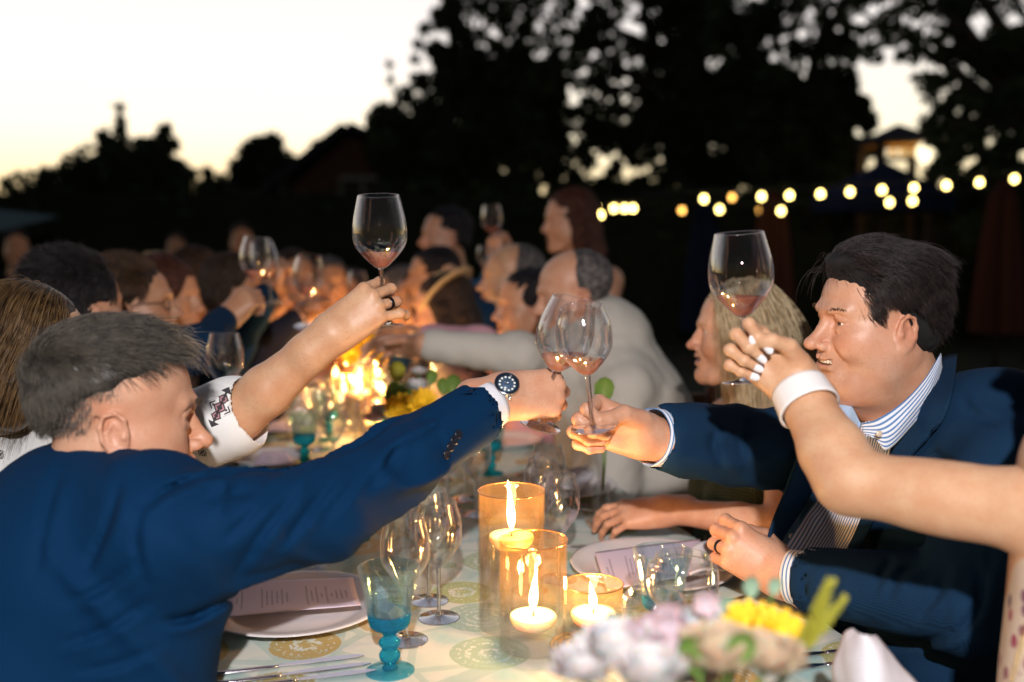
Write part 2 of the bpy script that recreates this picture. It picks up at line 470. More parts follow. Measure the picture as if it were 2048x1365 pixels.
# ------------------------------------------------------------------ heads: origin between the ear canals, x forward, y to the left, z up
def head_prims(smile=0.0, fat=0.0, nose=1.0, female=False, ears=True, neck=True, squint=0.0, detail=True, chin=0.0, neck_to=(-.045, 0, -.19)):
    P = []
    jw = .050 + .010 * fat - (.004 if female else 0)
    P += [ell((-.014, 0, .052), (.094, .0745, .082), .02),
          ell((.020, 0, .045), (.074, .066, .070), .03),                    # forehead mass
          ell((.026, 0, -.022), (.062, .058 + .006 * fat, .080), .03)]       # mid face
    if neck:
        nt_ = V(neck_to)
        P += [cap((-.018, 0, -.05), nt_, .056 + .008 * fat - (.010 if female else 0), .062 + .012 * fat - (.012 if female else 0), .03)]
        P += [ell((-.06, 0, -.02), (.045, .052, .05), .03)]
        if fat: P += [ell((.040, 0, -.097), (.045, .046 + .008 * fat, .024 + .010 * fat), .03), ell((.0, 0, -.10), (.055, .066, .045), .04)]
    for s in (1, -1):
        P += [chain([(.006, s * jw * 1.10, -.035), (.020, s * jw, -.066), (.062 - chin * .6, s * .030, -.094 + chin * .4), (.082 - chin, s * .010, -.096 + chin * .5)],
                    [.017, .017 + .004 * fat, .016, .016], .03, ki=.02),
              ell((.058, s * .044, -.006), (.026, .020, .019), .022),                         # cheekbone
              ell((.064, s * (.034 + .004 * fat), -.034 + .006 * smile), (.025 + .003 * fat + .004 * smile, .022 + .003 * fat, .020 + .004 * smile), .022),
              ell((.024, s * .056, -.030), (.032, .014 + .006 * fat, .036), .03)]
    P += [ell((.086 - chin, 0, -.090 + chin * .4), (.016, .021, .016), .018),                    # chin
          ell((.086, 0, -.052), (.020, .026, .026), .022),                    # muzzle
          chain([(.078, .040, .036), (.092, .020, .037), (.0945, 0, .034), (.092, -.020, .037), (.078, -.040, .036)], .0095 if not female else .007, .014, ki=.008)]  # brow
    for s in (1, -1):                                                        # sockets
        P += [ell((.096, s * .031, .017), (.015, .019, .0125), .014, 's')]
    nn = nose
    P += [ell((.090, 0, -.008), (.015, .0115, .026), .008)]
    P += [chain([(.088, 0, .026), (.100 + .001 * nn, 0, .004), (.108 + .008 * nn, 0, -.018)], [.0075, .0085, .0105], .010, ki=.006),
          ell((.108 + .009 * nn, 0, -.0205), (.0115 * (.8 + .2 * nn), .0125 * (.8 + .2 * nn), .0108), .006)]
    for s in (1, -1):
        P += [ell((.099 + .004 * nn, s * .0135, -.025), (.0115, .0068, .0082), .005)]
        if detail: P += [ell((.103 + .006 * nn, s * .0068, -.0335), (.0062, .0038, .004), .003, 's')]
    if detail or True:
        for s in (1, -1):                                                    # lids over the eyeballs, then the opening
            P += [ell((.0765, s * .031, .017), (.0142, .0150, .0138), .004)]
            o = .0052 * (1 - .55 * squint)
            P += [ell((.091, s * .0315, .0160), (.013, .0125, o), .0022, 's')]
            P += [chain([(.086, s * .019, .0255), (.0905, s * .030, .0275), (.083, s * .045, .0225)], [.0022, .0028, .002], .004, ki=.002)]
            if squint: P += [chain([(.086, s * .020, .0065), (.0885, s * .032, .0045), (.080, s * .046, .0085)], [.0025, .0035, .003], .006, ki=.003)]
    # mouth
    mw = .023 + .010 * smile; cz = -.0535 + .0105 * smile; cx = .088 - .006 * smile
    up = [(cx, mw, cz), (.0975, mw * .55, -.0475 + .001 * smile), (.1035, .006, -.0455), (.1025, 0, -.0468), (.1035, -.006, -.0455), (.0975, -mw * .55, -.0475 + .001 * smile), (cx, -mw, cz)]
    dn = [(cx, mw, cz), (.0965, mw * .6, -.0595 - .0030 * smile), (.1010, 0, -.0625 - .0055 * smile), (.0965, -mw * .6, -.0595 - .0030 * smile), (cx, -mw, cz)]
    P += [chain(up, [.0018, .0042, .0052, .005, .0052, .0042, .0018], .005, ki=.003), chain(dn, [.0018, .0050, .0058, .0050, .0018], .005, ki=.003)]
    if smile > .4:
        P += [chain([(cx + .006, mw * .86, cz + .0002), (.104, mw * .5, -.0535), (.111, 0, -.0545), (.104, -mw * .5, -.0535), (cx + .006, -mw * .86, cz + .0002)], [.0012, .0048, .0052, .0048, .0012], .0015, 's', ki=.002), ell((.099, 0, -.0535), (.014, mw * .80, .0048), .0015, 's')]
    else:
        P += [chain([(cx, mw * .95, cz), (.1015, mw * .5, -.0535), (.108, 0, -.0535), (.1015, -mw * .5, -.0535), (cx, -mw * .95, cz)], [.0008, .0013, .0015, .0013, .0008], .003, 's', ki=.002)]
    P += [ell((.1085, 0, -.0400), (.003, .003, .006), .005, 's')]              # philtrum
    if smile:
        for s in (1, -1):
            P += [chain([(.101, s * .0235, -.021), (.0955, s * .034, -.034), (.085, s * .0425, -.052), (.079, s * .043, -.066)], [.0012, .0024, .0024, .0006], .010, 's', ki=.003)]
    if not female:
        P += [ell((.103, 0, -.0745), (.006, .022, .005), .010, 's')]
    else:
        P += [ell((.103, 0, -.0745), (.004, .016, .004), .010, 's')]
    if ears:
        for s in (1, -1):
            P += ear_prims(s)
    return P
def ear_prims(s):
    y = .071
    M = Matrix.Translation((-.004, s * y, -.002)) @ Matrix.Rotation(s * R(22), 4, 'Z') @ Matrix.Rotation(R(-10), 4, 'Y') @ Matrix.Scale(.90, 4)
    def q(x, o, z): return (x, s * o, z)
    out = [ell(q(-.001, .007, .002), (.0200, .0052, .031), .006),
           chain([q(.013, .008, .006), q(.014, .011, .022), q(.003, .014, .0335), q(-.012, .016, .0295), q(-.0195, .017, .014), q(-.0185, .016, -.004), q(-.010, .012, -.020), q(.0, .009, -.029)],
                 [.0032, .0036, .0038, .0042, .0042, .0038, .0042, .0060], .003, ki=.003),
           ell(q(.002, .009, -.028), (.0085, .0048, .0085), .006),
           ell(q(.000, .0165, .000), (.0090, .0060, .0120), .004, 's'),
           ell(q(-.008, .0175, .020), (.0055, .0038, .008), .004, 's'),
           chain([q(-.004, .0125, .018), q(-.0115, .013, .006), q(-.010, .012, -.009), q(-.003, .0115, -.015)], .0028, .003, ki=.002),
           ell(q(.0105, .0105, -.003), (.0042, .0042, .0055), .003),
           ell(q(-.026, .004, .005), (.006, .009, .026), .006, 's')]
    return xf(out, M)

def head_tint(lv, rosy=1.0, stubble=0.0, lips=(.86, .50, .48), scalp=None):
    """pigment of lips, cheeks, ears, beard shadow as a multiplier of the skin colour; lv = head-local vertices"""
    c = np.ones((len(lv), 4)); x, y, z = lv.T
    def g(cx, cy, cz, r, both=True):
        yy = np.abs(y) if both else y
        return np.exp(-(((x - cx) / r[0]) ** 2 + ((yy - cy) / r[1]) ** 2 + ((z - cz) / r[2]) ** 2))
    m = (g(.070, .042, -.022, (.03, .022, .018)) * .5 + g(.116, 0, -.02, (.016, .016, .014)) * .55 + g(-.006, .084, .0, (.025, .02, .035)) * .6) * rosy
    c[:, :3] *= 1 - np.clip(m, 0, 1)[:, None] * np.array([.02, .22, .24])
    lp = np.clip(np.exp(-((z + .054) / .0078) ** 4) * np.clip((.024 - np.abs(y)) / .006, 0, 1) * (x > .0945) * .55, 0, 1)
    c[:, :3] *= 1 - lp[:, None] * (1 - np.array(lips))
    if stubble:
        b = np.clip((-.028 - z) / .02, 0, 1) * np.clip((z + .125) / .02, 0, 1) * np.clip((x + .01) / .03, 0, 1) * (1 - lp)
        c[:, :3] *= 1 - stubble * b[:, None] * np.array([.26, .22, .16])
    ey = g(.088, .031, .016, (.014, .02, .011))
    c[:, :3] *= 1 - ey[:, None] * np.array([.10, .17, .15])
    return c

# ------------------------------------------------------------------ hands: origin at the wrist, x towards the knuckles, z out of the back of the hand, y to the thumb side (right hand seen from its back)
FING = [(.091, .027, -.002, (.043, .026, .021), (.0088, .0082, .0072)),
        (.095, .007, .001, (.047, .030, .022), (.0090, .0084, .0073)),
        (.091, -.013, -.001, (.043, .028, .021), (.0086, .0079, .0070)),
        (.083, -.031, -.006, (.034, .021, .019), (.0078, .0070, .0062))]
def hand_prims(curl, thumb, spread=(4, 0, -4, -9), scale=1.0, mirror=False, fat=1.0, fist=False):
    """curl: 4 triples of degrees; thumb: four points base..tip"""
    P = [cap((-.05, 0, 0), (-.005, .0, 0), .0255, .0245, .02), 
         cap((-.045, .008, 0), (.0, .010, 0), .020, .020, .02), cap((-.045, -.008, 0), (.0, -.010, 0), .020, .020, .02)]
    P += [grp([cap((.006, .016, -.002), (.086, .026, -.004), .0165, .0130, .02), cap((.004, .004, .002), (.090, .007, -.001), .0165, .0135, .02),
               cap((.004, -.008, .002), (.086, -.013, -.003), .0165, .0130, .02), cap((.006, -.016, -.002), (.078, -.030, -.007), .0155, .0120, .02),
               ell((.035, -.022, -.012), (.035, .014, .014), .02), ell((.030, .020, -.013), (.030, .018, .015), .02)], .02)]
    info = []
    for i, (kx, ky, kz, ln, rd) in enumerate(FING):
        p = V((kx, ky, kz)); a = 0; sp = R(spread[i]); pts = [p]
        for j in range(3):
            a += R(curl[i][j])
            d = V((math.cos(a) * math.cos(sp), math.sin(sp) * math.cos(a), -math.sin(a)))
            p = p + d * ln[j]; pts.append(p)
        rr = [rd[0] * 1.12, rd[0] * 1.03, rd[1] * 1.02, rd[2]]
        rr = [r_ * fat for r_ in rr]
        P += [grp([cap(pts[0], pts[1], rr[0], rr[1], .004), cap(pts[1], pts[2], rr[1] * .97, rr[2], .004), cap(pts[2], pts[3], rr[2] * .98, rr[3], .003), ell(pts[1], (rr[1] * 1.08,) * 3, .003), ell(pts[2], (rr[2] * 1.05,) * 3, .003)], .0022)]
        P += [ell(p_, (q, q, q), .004) for p_, q in ((pts[0] + V((0, 0, .002)), rr[0] * 1.1),)]
        info.append((pts, rr))
    T = [V(t) for t in thumb]
    P += [grp([cap(T[0], T[1], .0175, .0130, .012), cap(T[1], T[2], .0118 * fat, .0105 * fat, .004), cap(T[2], T[3], .0108 * fat, .0085 * fat, .004)], .008)]
    info.append((T, [.0175, .0125, .0105, .0088]))
    if mirror: S_ = Matrix.Scale(-1, 4, (0, 1, 0))
    else: S_ = Matrix.Identity(4)
    if mirror:
        def mir(ps):
            o = []
            for kind, dt, op, k in ps:
                if kind == 'cap': o.append((kind, (S_ @ dt[0], S_ @ dt[1], dt[2], dt[3]), op, k))
                elif kind == 'ell': o.append((kind, (S_ @ dt[0], dt[1], None), op, k))
                else: o.append((kind, mir(dt), op, k))
            return o
        P = mir(P); info = [([S_ @ q for q in a], b) for a, b in info]
    M = Matrix.Scale(scale, 4)
    return xf(P, M), [([M @ q for q in a], [r_ * scale for r_ in b]) for a, b in info]
GRASP = [(62, 68, 38), (64, 70, 38), (66, 70, 38), (62, 66, 36)]
GRASP_TH = [(.022, .030, -.016), (.052, .046, -.034), (.078, .040, -.052), (.094, .022, -.064)]
RELAX = [(18, 28, 14), (22, 32, 16), (26, 34, 18), (30, 34, 18)]
RELAX_TH = [(.020, .028, -.010), (.046, .050, -.022), (.070, .058, -.032), (.092, .056, -.040)]

# ------------------------------------------------------------------ hair strands
def strands(name, S, rad, mat, parent=None, taper=.3):
    """S: (n, m, 3) polylines"""
    n, m, _ = S.shape
    hc = bpy.data.hair_curves.new(name); hc.add_curves([m] * n)
    hc.attributes['position'].data.foreach_set('vector', S.astype(np.float32).ravel()) if 'position' in hc.attributes else hc.position_data.foreach_set('vector', S.astype(np.float32).ravel())
    a = hc.attributes.get('radius') or hc.attributes.new('radius', 'FLOAT', 'POINT')
    rr = rad * np.linspace(1, taper, m)[None].repeat(n, 0)
    a.data.foreach_set('value', rr.astype(np.float32).ravel())
    hc.materials.append(mat)
    o = bpy.data.objects.new(name, hc); link(o, parent)
    if parent is not None: o.matrix_parent_inverse = parent_inverse(parent)
    return o
def hair_mat(name, dark, light, rough=.38, scale=60):
    t = NT(name)
    f = t.noise(scale, 5); i = t.n('ShaderNodeHairInfo').outputs['Random']
    ff = t.math('ADD', t.math('MULTIPLY', f, .9), t.math('MULTIPLY', i, .35))
    col = t.ramp(ff, [(.38, dark), (.72, light)])
    t.principled(Base_Color=col, Roughness=rough, Specular_IOR_Level=.35, Anisotropic=.6)
    return t.m
def scalp_points(rng, n, fn, c=(-.014, 0, .052), r=(.094, .0745, .082)):
    """random points on the cranium (head-local) where fn(dir) accepts"""
    out = []
    c = np.array(c); r = np.array(r)
    while sum(len(o) for o in out) < n:
        d = rng.normal(size=(n * 3, 3)); d /= np.linalg.norm(d, axis=1, keepdims=True)
        p = c + d * r
        out.append(p[fn(p)])
    return np.vstack(out)[:n]
def grow(p, dirfn, steps, seg, rng, lift=.0, jitter=.15, c=(-.014, 0, .052), r=(.094, .0745, .082), clear=.004, grav=0.0):
    """strands start at p, follow dirfn(p) tangentially, never sink into the skull ellipsoid"""
    c = np.array(c); r = np.array(r) + clear
    S = [p.copy()]; q = p.copy(); n = len(p)
    j = rng.normal(size=(n, 3)) * jitter
    seg = np.asarray(seg) * (1 + .25 * rng.normal(size=n)) if np.ndim(seg) == 0 else seg
    vel = None
    for k in range(steps):
        nrm = (q - c) / r ** 2; nrm /= np.linalg.norm(nrm, axis=1, keepdims=True)
        d = dirfn(q, k) + j
        inside = (((q - c) / r) ** 2).sum(1) < 1.6
        d = np.where(inside[:, None], d - nrm * np.minimum((d * nrm).sum(1, keepdims=True), 0), d)
        l_ = lift[k] if hasattr(lift, '__len__') else lift
        d = d + nrm * l_; d[:, 2] -= grav * k
        d /= np.linalg.norm(d, axis=1, keepdims=True) + 1e-9
        if vel is not None: d = .6 * d + .4 * vel
        vel = d
        q = q + d * seg[:, None]
        e = np.sqrt((((q - c) / r) ** 2).sum(1)); m = e < 1
        q[m] = c + (q[m] - c) / e[m, None]
        S.append(q.copy())
    return np.stack(S, 1)
def place(S, M):
    F = np.array(M); return S @ F[:3, :3].T + F[:3, 3]
# ================================================================== SETTING
NP = np.random.default_rng(11)
M_lawn = NT('lawn'); _f = M_lawn.noise(3, 6); 
M_lawn.principled(Base_Color=M_lawn.ramp(_f, [(.3, (.008, .016, .006)), (.7, (.022, .035, .012))]), Roughness=.95)
M_lawn = M_lawn.m
M_leaf = NT('dark_leaf'); _f = M_leaf.noise(1.5, 4)
M_leaf.principled(Base_Color=M_leaf.ramp(_f, [(.3, (.016, .028, .013)), (.7, (.042, .062, .026))]), Roughness=.8, Specular_IOR_Level=.2)
M_leaf = M_leaf.m
M_bark = simple('bark', (.035, .026, .02), .95, var=.4, scale=12, bump=.6, bscale=20)

g = mesh_obj('lawn', [(-120, -6, 0), (120, -6, 0), (120, 300, 0), (-120, 300, 0)], [(0, 1, 2, 3)], M_lawn, smooth=False)
tag(g, kind='structure')

def leaf_cloud(clumps, size, rng):
    """clumps: (centre, radii(3), count); a diamond leaf at each point, denser towards the rim of its clump"""
    P = []
    for c, r, n in clumps:
        d = rng.normal(size=(n, 3)); d /= np.linalg.norm(d, axis=1, keepdims=True)
        P.append(np.array(c) + d * np.array(r) * (rng.random((n, 1)) ** .45))
    P = np.vstack(P); n = len(P)
    a = rng.normal(size=(n, 3)); a /= np.linalg.norm(a, axis=1, keepdims=True)
    b = np.cross(a, rng.normal(size=(n, 3))); b /= np.linalg.norm(b, axis=1, keepdims=True)
    s = size * (.6 + .8 * rng.random((n, 1)))
    vs = np.stack([P - a * s, P + b * s * .42, P + a * s, P - b * s * .42], 1).reshape(-1, 3)
    return vs, np.arange(4 * n).reshape(n, 4)

def tree(name, label, D, trunk, clumps, size, limbs=(), group='trees round the garden', spread=.9, trunk_r=.2):
    """clumps given as (px, py, radius_px, count) on a tree that stands at depth D"""
    base = V(at(trunk[0], 400, D)); base.z = 0
    t = empty(name, base); tag(t, label, 'tree', group)
    cl = []
    for (x, y, r, n) in clumps:
        q = at(x, y, D + NP.uniform(-spread, spread)); rr = r / FPX * D
        cl.append((tuple(q), (rr, rr * 1.1, rr * .9), n))
    vs, fs = leaf_cloud(cl, size, NP)
    mesh_obj('crown', vs, fs, M_leaf, t, smooth=False)
    mb = MB()
    top = at(trunk[0] + trunk[2], trunk[1], D)
    mid = (base + top) * .5 + V((.15, 0, 0))
    mb.tube(spline([base, mid, top], 10), list(np.linspace(trunk_r, trunk_r * .35, 10)), 9)
    for c in cl[::max(1, len(cl) // 14)]:
        a = base.lerp(top, .35 + .5 * NP.random()); e_ = V(c[0])
        mb.tube(spline([a, a.lerp(e_, .5) + V((0, 0, .15)), e_], 6), list(np.linspace(trunk_r * .35, .02, 6)), 5)
    mb.build('trunk', M_bark, t)
    for L_ in limbs:
        m2 = MB(); pts = [at(x, y, D) for x, y, _ in L_]; rr = spline([(r_ / FPX * D, 0, 0) for _, _, r_ in L_], 14)[:, 0]
        m2.tube(spline(pts, 14), list(rr), 8); m2.build('limb', M_bark, t)
    return t

def ring(cx, cy, rx, ry, n, r, cnt, fill=True):
    o = []
    for i in range(n):
        a = NP.uniform(0, 2 * math.pi); q = NP.random() ** .5
        o.append((cx + rx * q * math.cos(a), cy + ry * q * math.sin(a), r * NP.uniform(.7, 1.3), cnt))
    return o
# low bushes on the left skyline
tree('shrub_tree', 'dark bushy tree on the far left skyline with two thin sprigs standing up', 15, (250, 330, 0),
     [(60, 420, 80, 900), (130, 400, 75, 900), (200, 360, 80, 1100), (280, 350, 80, 1100), (330, 380, 70, 900), (250, 440, 120, 1500), (370, 430, 60, 700), (120, 480, 100, 1200), (360, 500, 100, 1200),
      (205, 272, 14, 60), (215, 290, 18, 90), (240, 215, 6, 30), (241, 240, 7, 40), (242, 262, 10, 60), (330, 262, 13, 60), (318, 285, 18, 100), (345, 290, 13, 60), (290, 290, 18, 90), (375, 345, 16, 80), (235, 300, 25, 160), (300, 315, 30, 200), (160, 340, 20, 100), (95, 352, 18, 90)],
     .09, limbs=[[(245, 330, 5), (243, 270, 3), (241, 195, 1.2)], [(310, 330, 4), (325, 280, 3), (335, 250, 1.2)], [(222, 320, 3), (208, 280, 2), (198, 262, 1)]])
tree('round_tree', 'small round dark tree standing left of the gabled roof', 24, (530, 330, 0),
     [(530, 320, 55, 1500), (500, 350, 40, 800), (560, 340, 45, 900), (520, 400, 75, 1500), (440, 390, 50, 900), (415, 345, 12, 80), (425, 370, 20, 150), (590, 400, 60, 900), (548, 285, 20, 250), (478, 335, 24, 250), (640, 300, 22, 200), (665, 285, 18, 200)], .11)
# the broad trees behind the standing guests
cl = []
for (x0, y0, x1, y1, n, r, c) in [(770, 240, 900, 470, 26, 46, 420), (850, 150, 1060, 460, 46, 52, 420), (1000, 130, 1110, 330, 22, 34, 170), (870, -20, 1060, 190, 150, 15, 18), (950, -20, 1120, 260, 60, 16, 20)]:
    for i in range(n): cl.append((NP.uniform(x0, x1), NP.uniform(y0, y1), r * NP.uniform(.7, 1.2), c))
cl += [(752, 245, 14, 60), (765, 262, 22, 120), (790, 225, 20, 90), (812, 190, 22, 110), (840, 165, 24, 130), (835, 90, 11, 40), (850, 60, 13, 50), (870, 100, 22, 100), (890, 40, 20, 90), (905, 10, 26, 110), (782, 160, 5, 14), (778, 130, 4, 10), (830, 120, 8, 26), (770, 300, 30, 260)]
tree('broad_tree', 'broad dark tree whose left edge climbs steeply against the white sky', 16, (930, 120, 10), cl, .085, trunk_r=.26,
     limbs=[[(800, 230, 4), (785, 170, 2), (776, 110, 1)], [(905, 120, 8), (900, 60, 5), (890, -20, 3)]])
cl = []
for (x0, y0, x1, y1, n, r, c) in [(1040, -20, 1345, 300, 260, 15, 19), (1040, 220, 1345, 385, 170, 15, 22), (1100, 380, 1345, 420, 20, 20, 60), (1345, -20, 1520, 420, 60, 44, 400), (1100, 60, 1350, 260, 10, 26, 60), (1120, 380, 1350, 460, 20, 34, 300), (1180, -20, 1340, 60, 10, 28, 60), (1060, 250, 1360, 330, 8, 24, 60)]:
    for i in range(n): cl.append((NP.uniform(x0, x1), NP.uniform(y0, y1), r * NP.uniform(.7, 1.2), c))
tree('conifer_tree', 'tall dark conifer with a thick trunk and many bright gaps on its left', 17, (1375, -60, 0), cl, .085, trunk_r=.34)
cl = []
for (x0, y0, x1, y1, n, r, c) in [(1500, 150, 1690, 430, 50, 40, 360), (1400, 130, 1560, 260, 14, 36, 200), (1400, -20, 1720, 110, 150, 15, 20), (1560, 60, 1700, 150, 8, 20, 40), (1620, 170, 1730, 240, 10, 22, 160), (1480, 90, 1640, 340, 16, 26, 120), (1700, 230, 1765, 260, 4, 12, 60), (1660, 290, 1730, 420, 12, 24, 160)]:
    for i in range(n): cl.append((NP.uniform(x0, x1), NP.uniform(y0, y1), r * NP.uniform(.7, 1.2), c))
tree('leafy_tree', 'leafy dark tree right of the conifer, its edge against the bright gap of sky', 15, (1590, 180, 0), cl, .08, trunk_r=.22)
cl = []
for (x0, y0, x1, y1, n, r, c) in [(1850, 190, 2060, 410, 190, 15, 24), (1690, -20, 1920, 120, 110, 15, 14), (1840, 90, 1960, 200, 20, 20, 36), (1980, 60, 2080, 240, 20, 30, 140), (1920, 340, 2080, 460, 16, 40, 300), (1880, -20, 2060, 30, 10, 24, 50), (1870, 180, 1930, 300, 8, 18, 50)]:
    for i in range(n): cl.append((NP.uniform(x0, x1), NP.uniform(y0, y1), r * NP.uniform(.7, 1.2), c))
tree('branching_tree', 'tree at the far right with two thick bare limbs bending over the sky gap', 11, (2120, 150, 0), cl, .06, trunk_r=.3,
     limbs=[[(2130, 210, 46), (2048, 155, 34), (1965, 115, 26), (1925, 60, 20), (1885, -10, 17), (1850, -70, 14)], [(2060, 120, 22), (2015, 75, 16), (1992, 40, 14), (1960, -10, 12), (1930, -60, 10)]])

# hedge that closes the garden
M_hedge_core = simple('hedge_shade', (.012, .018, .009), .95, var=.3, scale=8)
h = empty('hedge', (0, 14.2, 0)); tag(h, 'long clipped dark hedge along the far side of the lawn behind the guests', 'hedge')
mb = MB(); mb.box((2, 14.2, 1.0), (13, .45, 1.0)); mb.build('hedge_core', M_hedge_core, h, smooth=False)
vs, fs = leaf_cloud([((x, 13.9 + NP.uniform(-.15, .15), z), (.55, .3, .42), 150) for x in np.arange(-11, 15, .7) for z in (.35, 1.0, 1.75)], .09, NP)
mesh_obj('foliage', vs, fs, M_leaf, h, smooth=False)

# gabled house behind the round tree
M_brick = simple('house_wall', (.10, .042, .03), .9, var=.25, scale=20)
M_roof = simple('roof_shingles', (.035, .035, .05), .9, var=.3, scale=14, bump=.5, bscale=60)
D = 19.0
hb = V(at(690, 400, D)); hb.z = 0
ho = empty('gabled_house', hb); tag(ho, 'house with a dark gabled roof and reddish wall left of the broad tree', 'house')
zr = at(700, 262, D).z; ze = at(540, 400, D).z; xw = (700 - 540) / FPX * D
mb = MB()
mb.add([(-xw * .8, 0, 0), (3.2, 0, 0), (3.2, 0, ze), (.1, 0, zr - .12), (-xw * .8, 0, ze + .1), (-xw * .8, 6, 0), (3.2, 6, 0), (3.2, 6, ze), (.1, 6, zr - .12), (-xw * .8, 6, ze + .1)],
       [(0, 1, 2, 3, 4), (5, 9, 8, 7, 6), (0, 5, 6, 1), (0, 4, 9, 5), (1, 6, 7, 2)])
mb.v = [tuple(V(v) + hb) for v in mb.v]; mb.build('wall', M_brick, ho, smooth=False)
for s_, (xa, za) in enumerate([(-xw - .25, ze - .12), (3.7, ze - .2)]):
    mb = MB(); a = V((.1, -.35, zr)); b = V((xa, -.35, za)); n_ = (b - a).cross(V((0, 1, 0))).normalized() * (.14 if s_ == 0 else -.14)
    vs = [a, b, b - n_, a - n_]; vs = [v + hb for v in vs] + [v + V((0, 6.8, 0)) + hb for v in vs]
    mb.add(vs, [(0, 1, 2, 3), (7, 6, 5, 4), (0, 4, 5, 1), (1, 5, 6, 2), (2, 6, 7, 3), (3, 7, 4, 0)]); mb.build('roof', M_roof, ho, smooth=False)
wf = MB(); c = V((.35, -.03, 2.05)) + hb
for q in ((-.42, 0, .04, .5), (.42, 0, .04, .5), (0, -.5, .46, .04), (0, .5, .46, .04), (0, 0, .025, .5)): wf.box(c + V((q[0], 0, q[1])), (q[2], .04, q[3]))
wo = wf.build('window', simple('window_frame', (.3, .28, .26), .6), ho, smooth=False)
mb = MB(); mb.box(c + V((0, .01, 0)), (.41, .01, .49)); pn = mb.build('pane', simple('dark_pane', (.01, .012, .02), .08), wo, smooth=False)

# pavilion whose underside is lit, far right
M_glow = NT('lamp_glow'); em = M_glow.n('ShaderNodeEmission', {'Color': (1, .52, .12, 1), 'Strength': .9}); M_glow.l(em.outputs[0], M_glow.out.inputs[0]); M_glow = M_glow.m
M_dkwood = simple('dark_wood', (.03, .02, .015), .7, var=.3)
D = 13.0; gb = V(at(1790, 400, D)); gb.z = 0
gz = empty('garden_pavilion', gb); tag(gz, 'small garden pavilion with a pointed roof lit warm under its eaves', 'pavilion')
zt, zev, zbot = at(1790, 262, D).z, at(1790, 284, D).z, at(1790, 318, D).z; hw = 52 / FPX * D
mb = MB(); mb.add([V(q) + gb for q in ((-hw * 1.25, -hw * 1.25, zev), (hw * 1.25, -hw * 1.25, zev), (hw * 1.25, hw * 1.25, zev), (-hw * 1.25, hw * 1.25, zev), (0, 0, zt + .08), (-hw * 1.25, -hw * 1.25, zev - .04), (hw * 1.25, -hw * 1.25, zev - .04), (hw * 1.25, hw * 1.25, zev - .04), (-hw * 1.25, hw * 1.25, zev - .04))],
   [(0, 1, 4), (1, 2, 4), (2, 3, 4), (3, 0, 4), (8, 7, 6, 5), (0, 5, 6, 1), (1, 6, 7, 2), (2, 7, 8, 3), (3, 8, 5, 0)]); mb.build('roof', M_roof, gz, smooth=False)
for sx in (-1, 1):
    for sy in (-1, 1):
        mb = MB(); mb.box(gb + V((sx * hw, sy * hw, zev / 2 - .03)), (.05, .05, zev / 2 - .01)); mb.build('post', M_dkwood, gz, smooth=False)
mb = MB(); mb.box(gb + V((0, -hw, zbot - .03)), (hw - .06, .03, .03)); mb.build('rail', M_dkwood, gz, smooth=False)
for i in range(5):
    mb = MB(); c = gb + V((-hw * .75 + i * hw * .38, -hw * .6, zev - .16))
    mb.lathe(smooth_prof([(0, -.045), (.035, -.03), (.045, 0), (.03, .035), (0, .045)], 9), 12, c)
    mb.tube([c + V((0, 0, .04)), c + V((0, 0, .12))], .006, 5); mb.build('lantern', M_glow, gz)
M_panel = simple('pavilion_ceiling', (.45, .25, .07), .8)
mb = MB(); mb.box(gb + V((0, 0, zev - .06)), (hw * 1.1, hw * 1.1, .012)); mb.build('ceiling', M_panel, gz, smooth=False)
pl_ = bpy.data.lights.new('lantern_light', 'POINT'); pl_.energy = 6; pl_.color = (1, .55, .15); pl_.shadow_soft_size = .1
po = bpy.data.objects.new('lantern_light', pl_); COL.objects.link(po); po.location = gb + V((0, -hw * .8, zev - .3))

# market umbrellas
def market_umbrella(x, ytop, D, mat, label, closed=True, w=0.0):
    b = V(at(x, 400, D)); b.z = 0; t = empty('market_umbrella', b); tag(t, label, 'umbrella', 'market umbrellas on the lawn')
    zt = at(x, ytop, D).z
    mb = MB(); mb.tube([b + V((0, 0, .04)), b + V((0, 0, zt))], .025, 8); mb.build('pole', M_dkwood, t)
    mb = MB(); mb.lathe([(0, .0), (.28, 0), (.28, .04), (.05, .07), (0, .07)], 20, b); mb.build('base', M_dkwood, t, smooth=False)
    mb = MB(); n = 8; zz = zt
    if closed:
        prof = [(.03, 0), (.10, -.15), (.15, -.6), (.19, -1.1), (.21, -1.45)]
        vs = []; m = 32
        for r_, z_ in prof:
            for j in range(m):
                a = 2 * math.pi * j / m; rr = r_ * (1 + .28 * math.cos(8 * a)); vs.append(b + V((rr * math.cos(a), rr * math.sin(a), zz + z_)))
        fs = [(i * m + j, i * m + (j + 1) % m, (i + 1) * m + (j + 1) % m, (i + 1) * m + j) for i in range(len(prof) - 1) for j in range(m)]
        mb.add(vs, fs)
    else:
        top = b + V((0, 0, zt)); rim = [b + V((w * math.cos(2 * math.pi * j / n), w * math.sin(2 * math.pi * j / n), zt - .38)) for j in range(n)]
        low = [r_ - V((0, 0, .16)) for r_ in rim]
        mb.add([top] + rim + low, [(0, 1 + j, 1 + (j + 1) % n) for j in range(n)] + [(1 + j, 1 + n + j, 1 + n + (j + 1) % n, 1 + (j + 1) % n) for j in range(n)])
    mb.build('canopy', mat, t, smooth=False); return t
M_rust = fabric('rust_canvas', (.075, .028, .02), 300); M_navyc = fabric('navy_canvas', (.012, .018, .05), 300)
market_umbrella(1765, 322, 10.5, M_navyc, 'open navy umbrella canopy below the lit pavilion', False, .75)
market_umbrella(1546, 385, 9.5, M_rust, 'closed rust umbrella below the middle of the string lights')
market_umbrella(2005, 362, 9.5, M_rust, 'closed rust umbrella at the far right below the string lights')
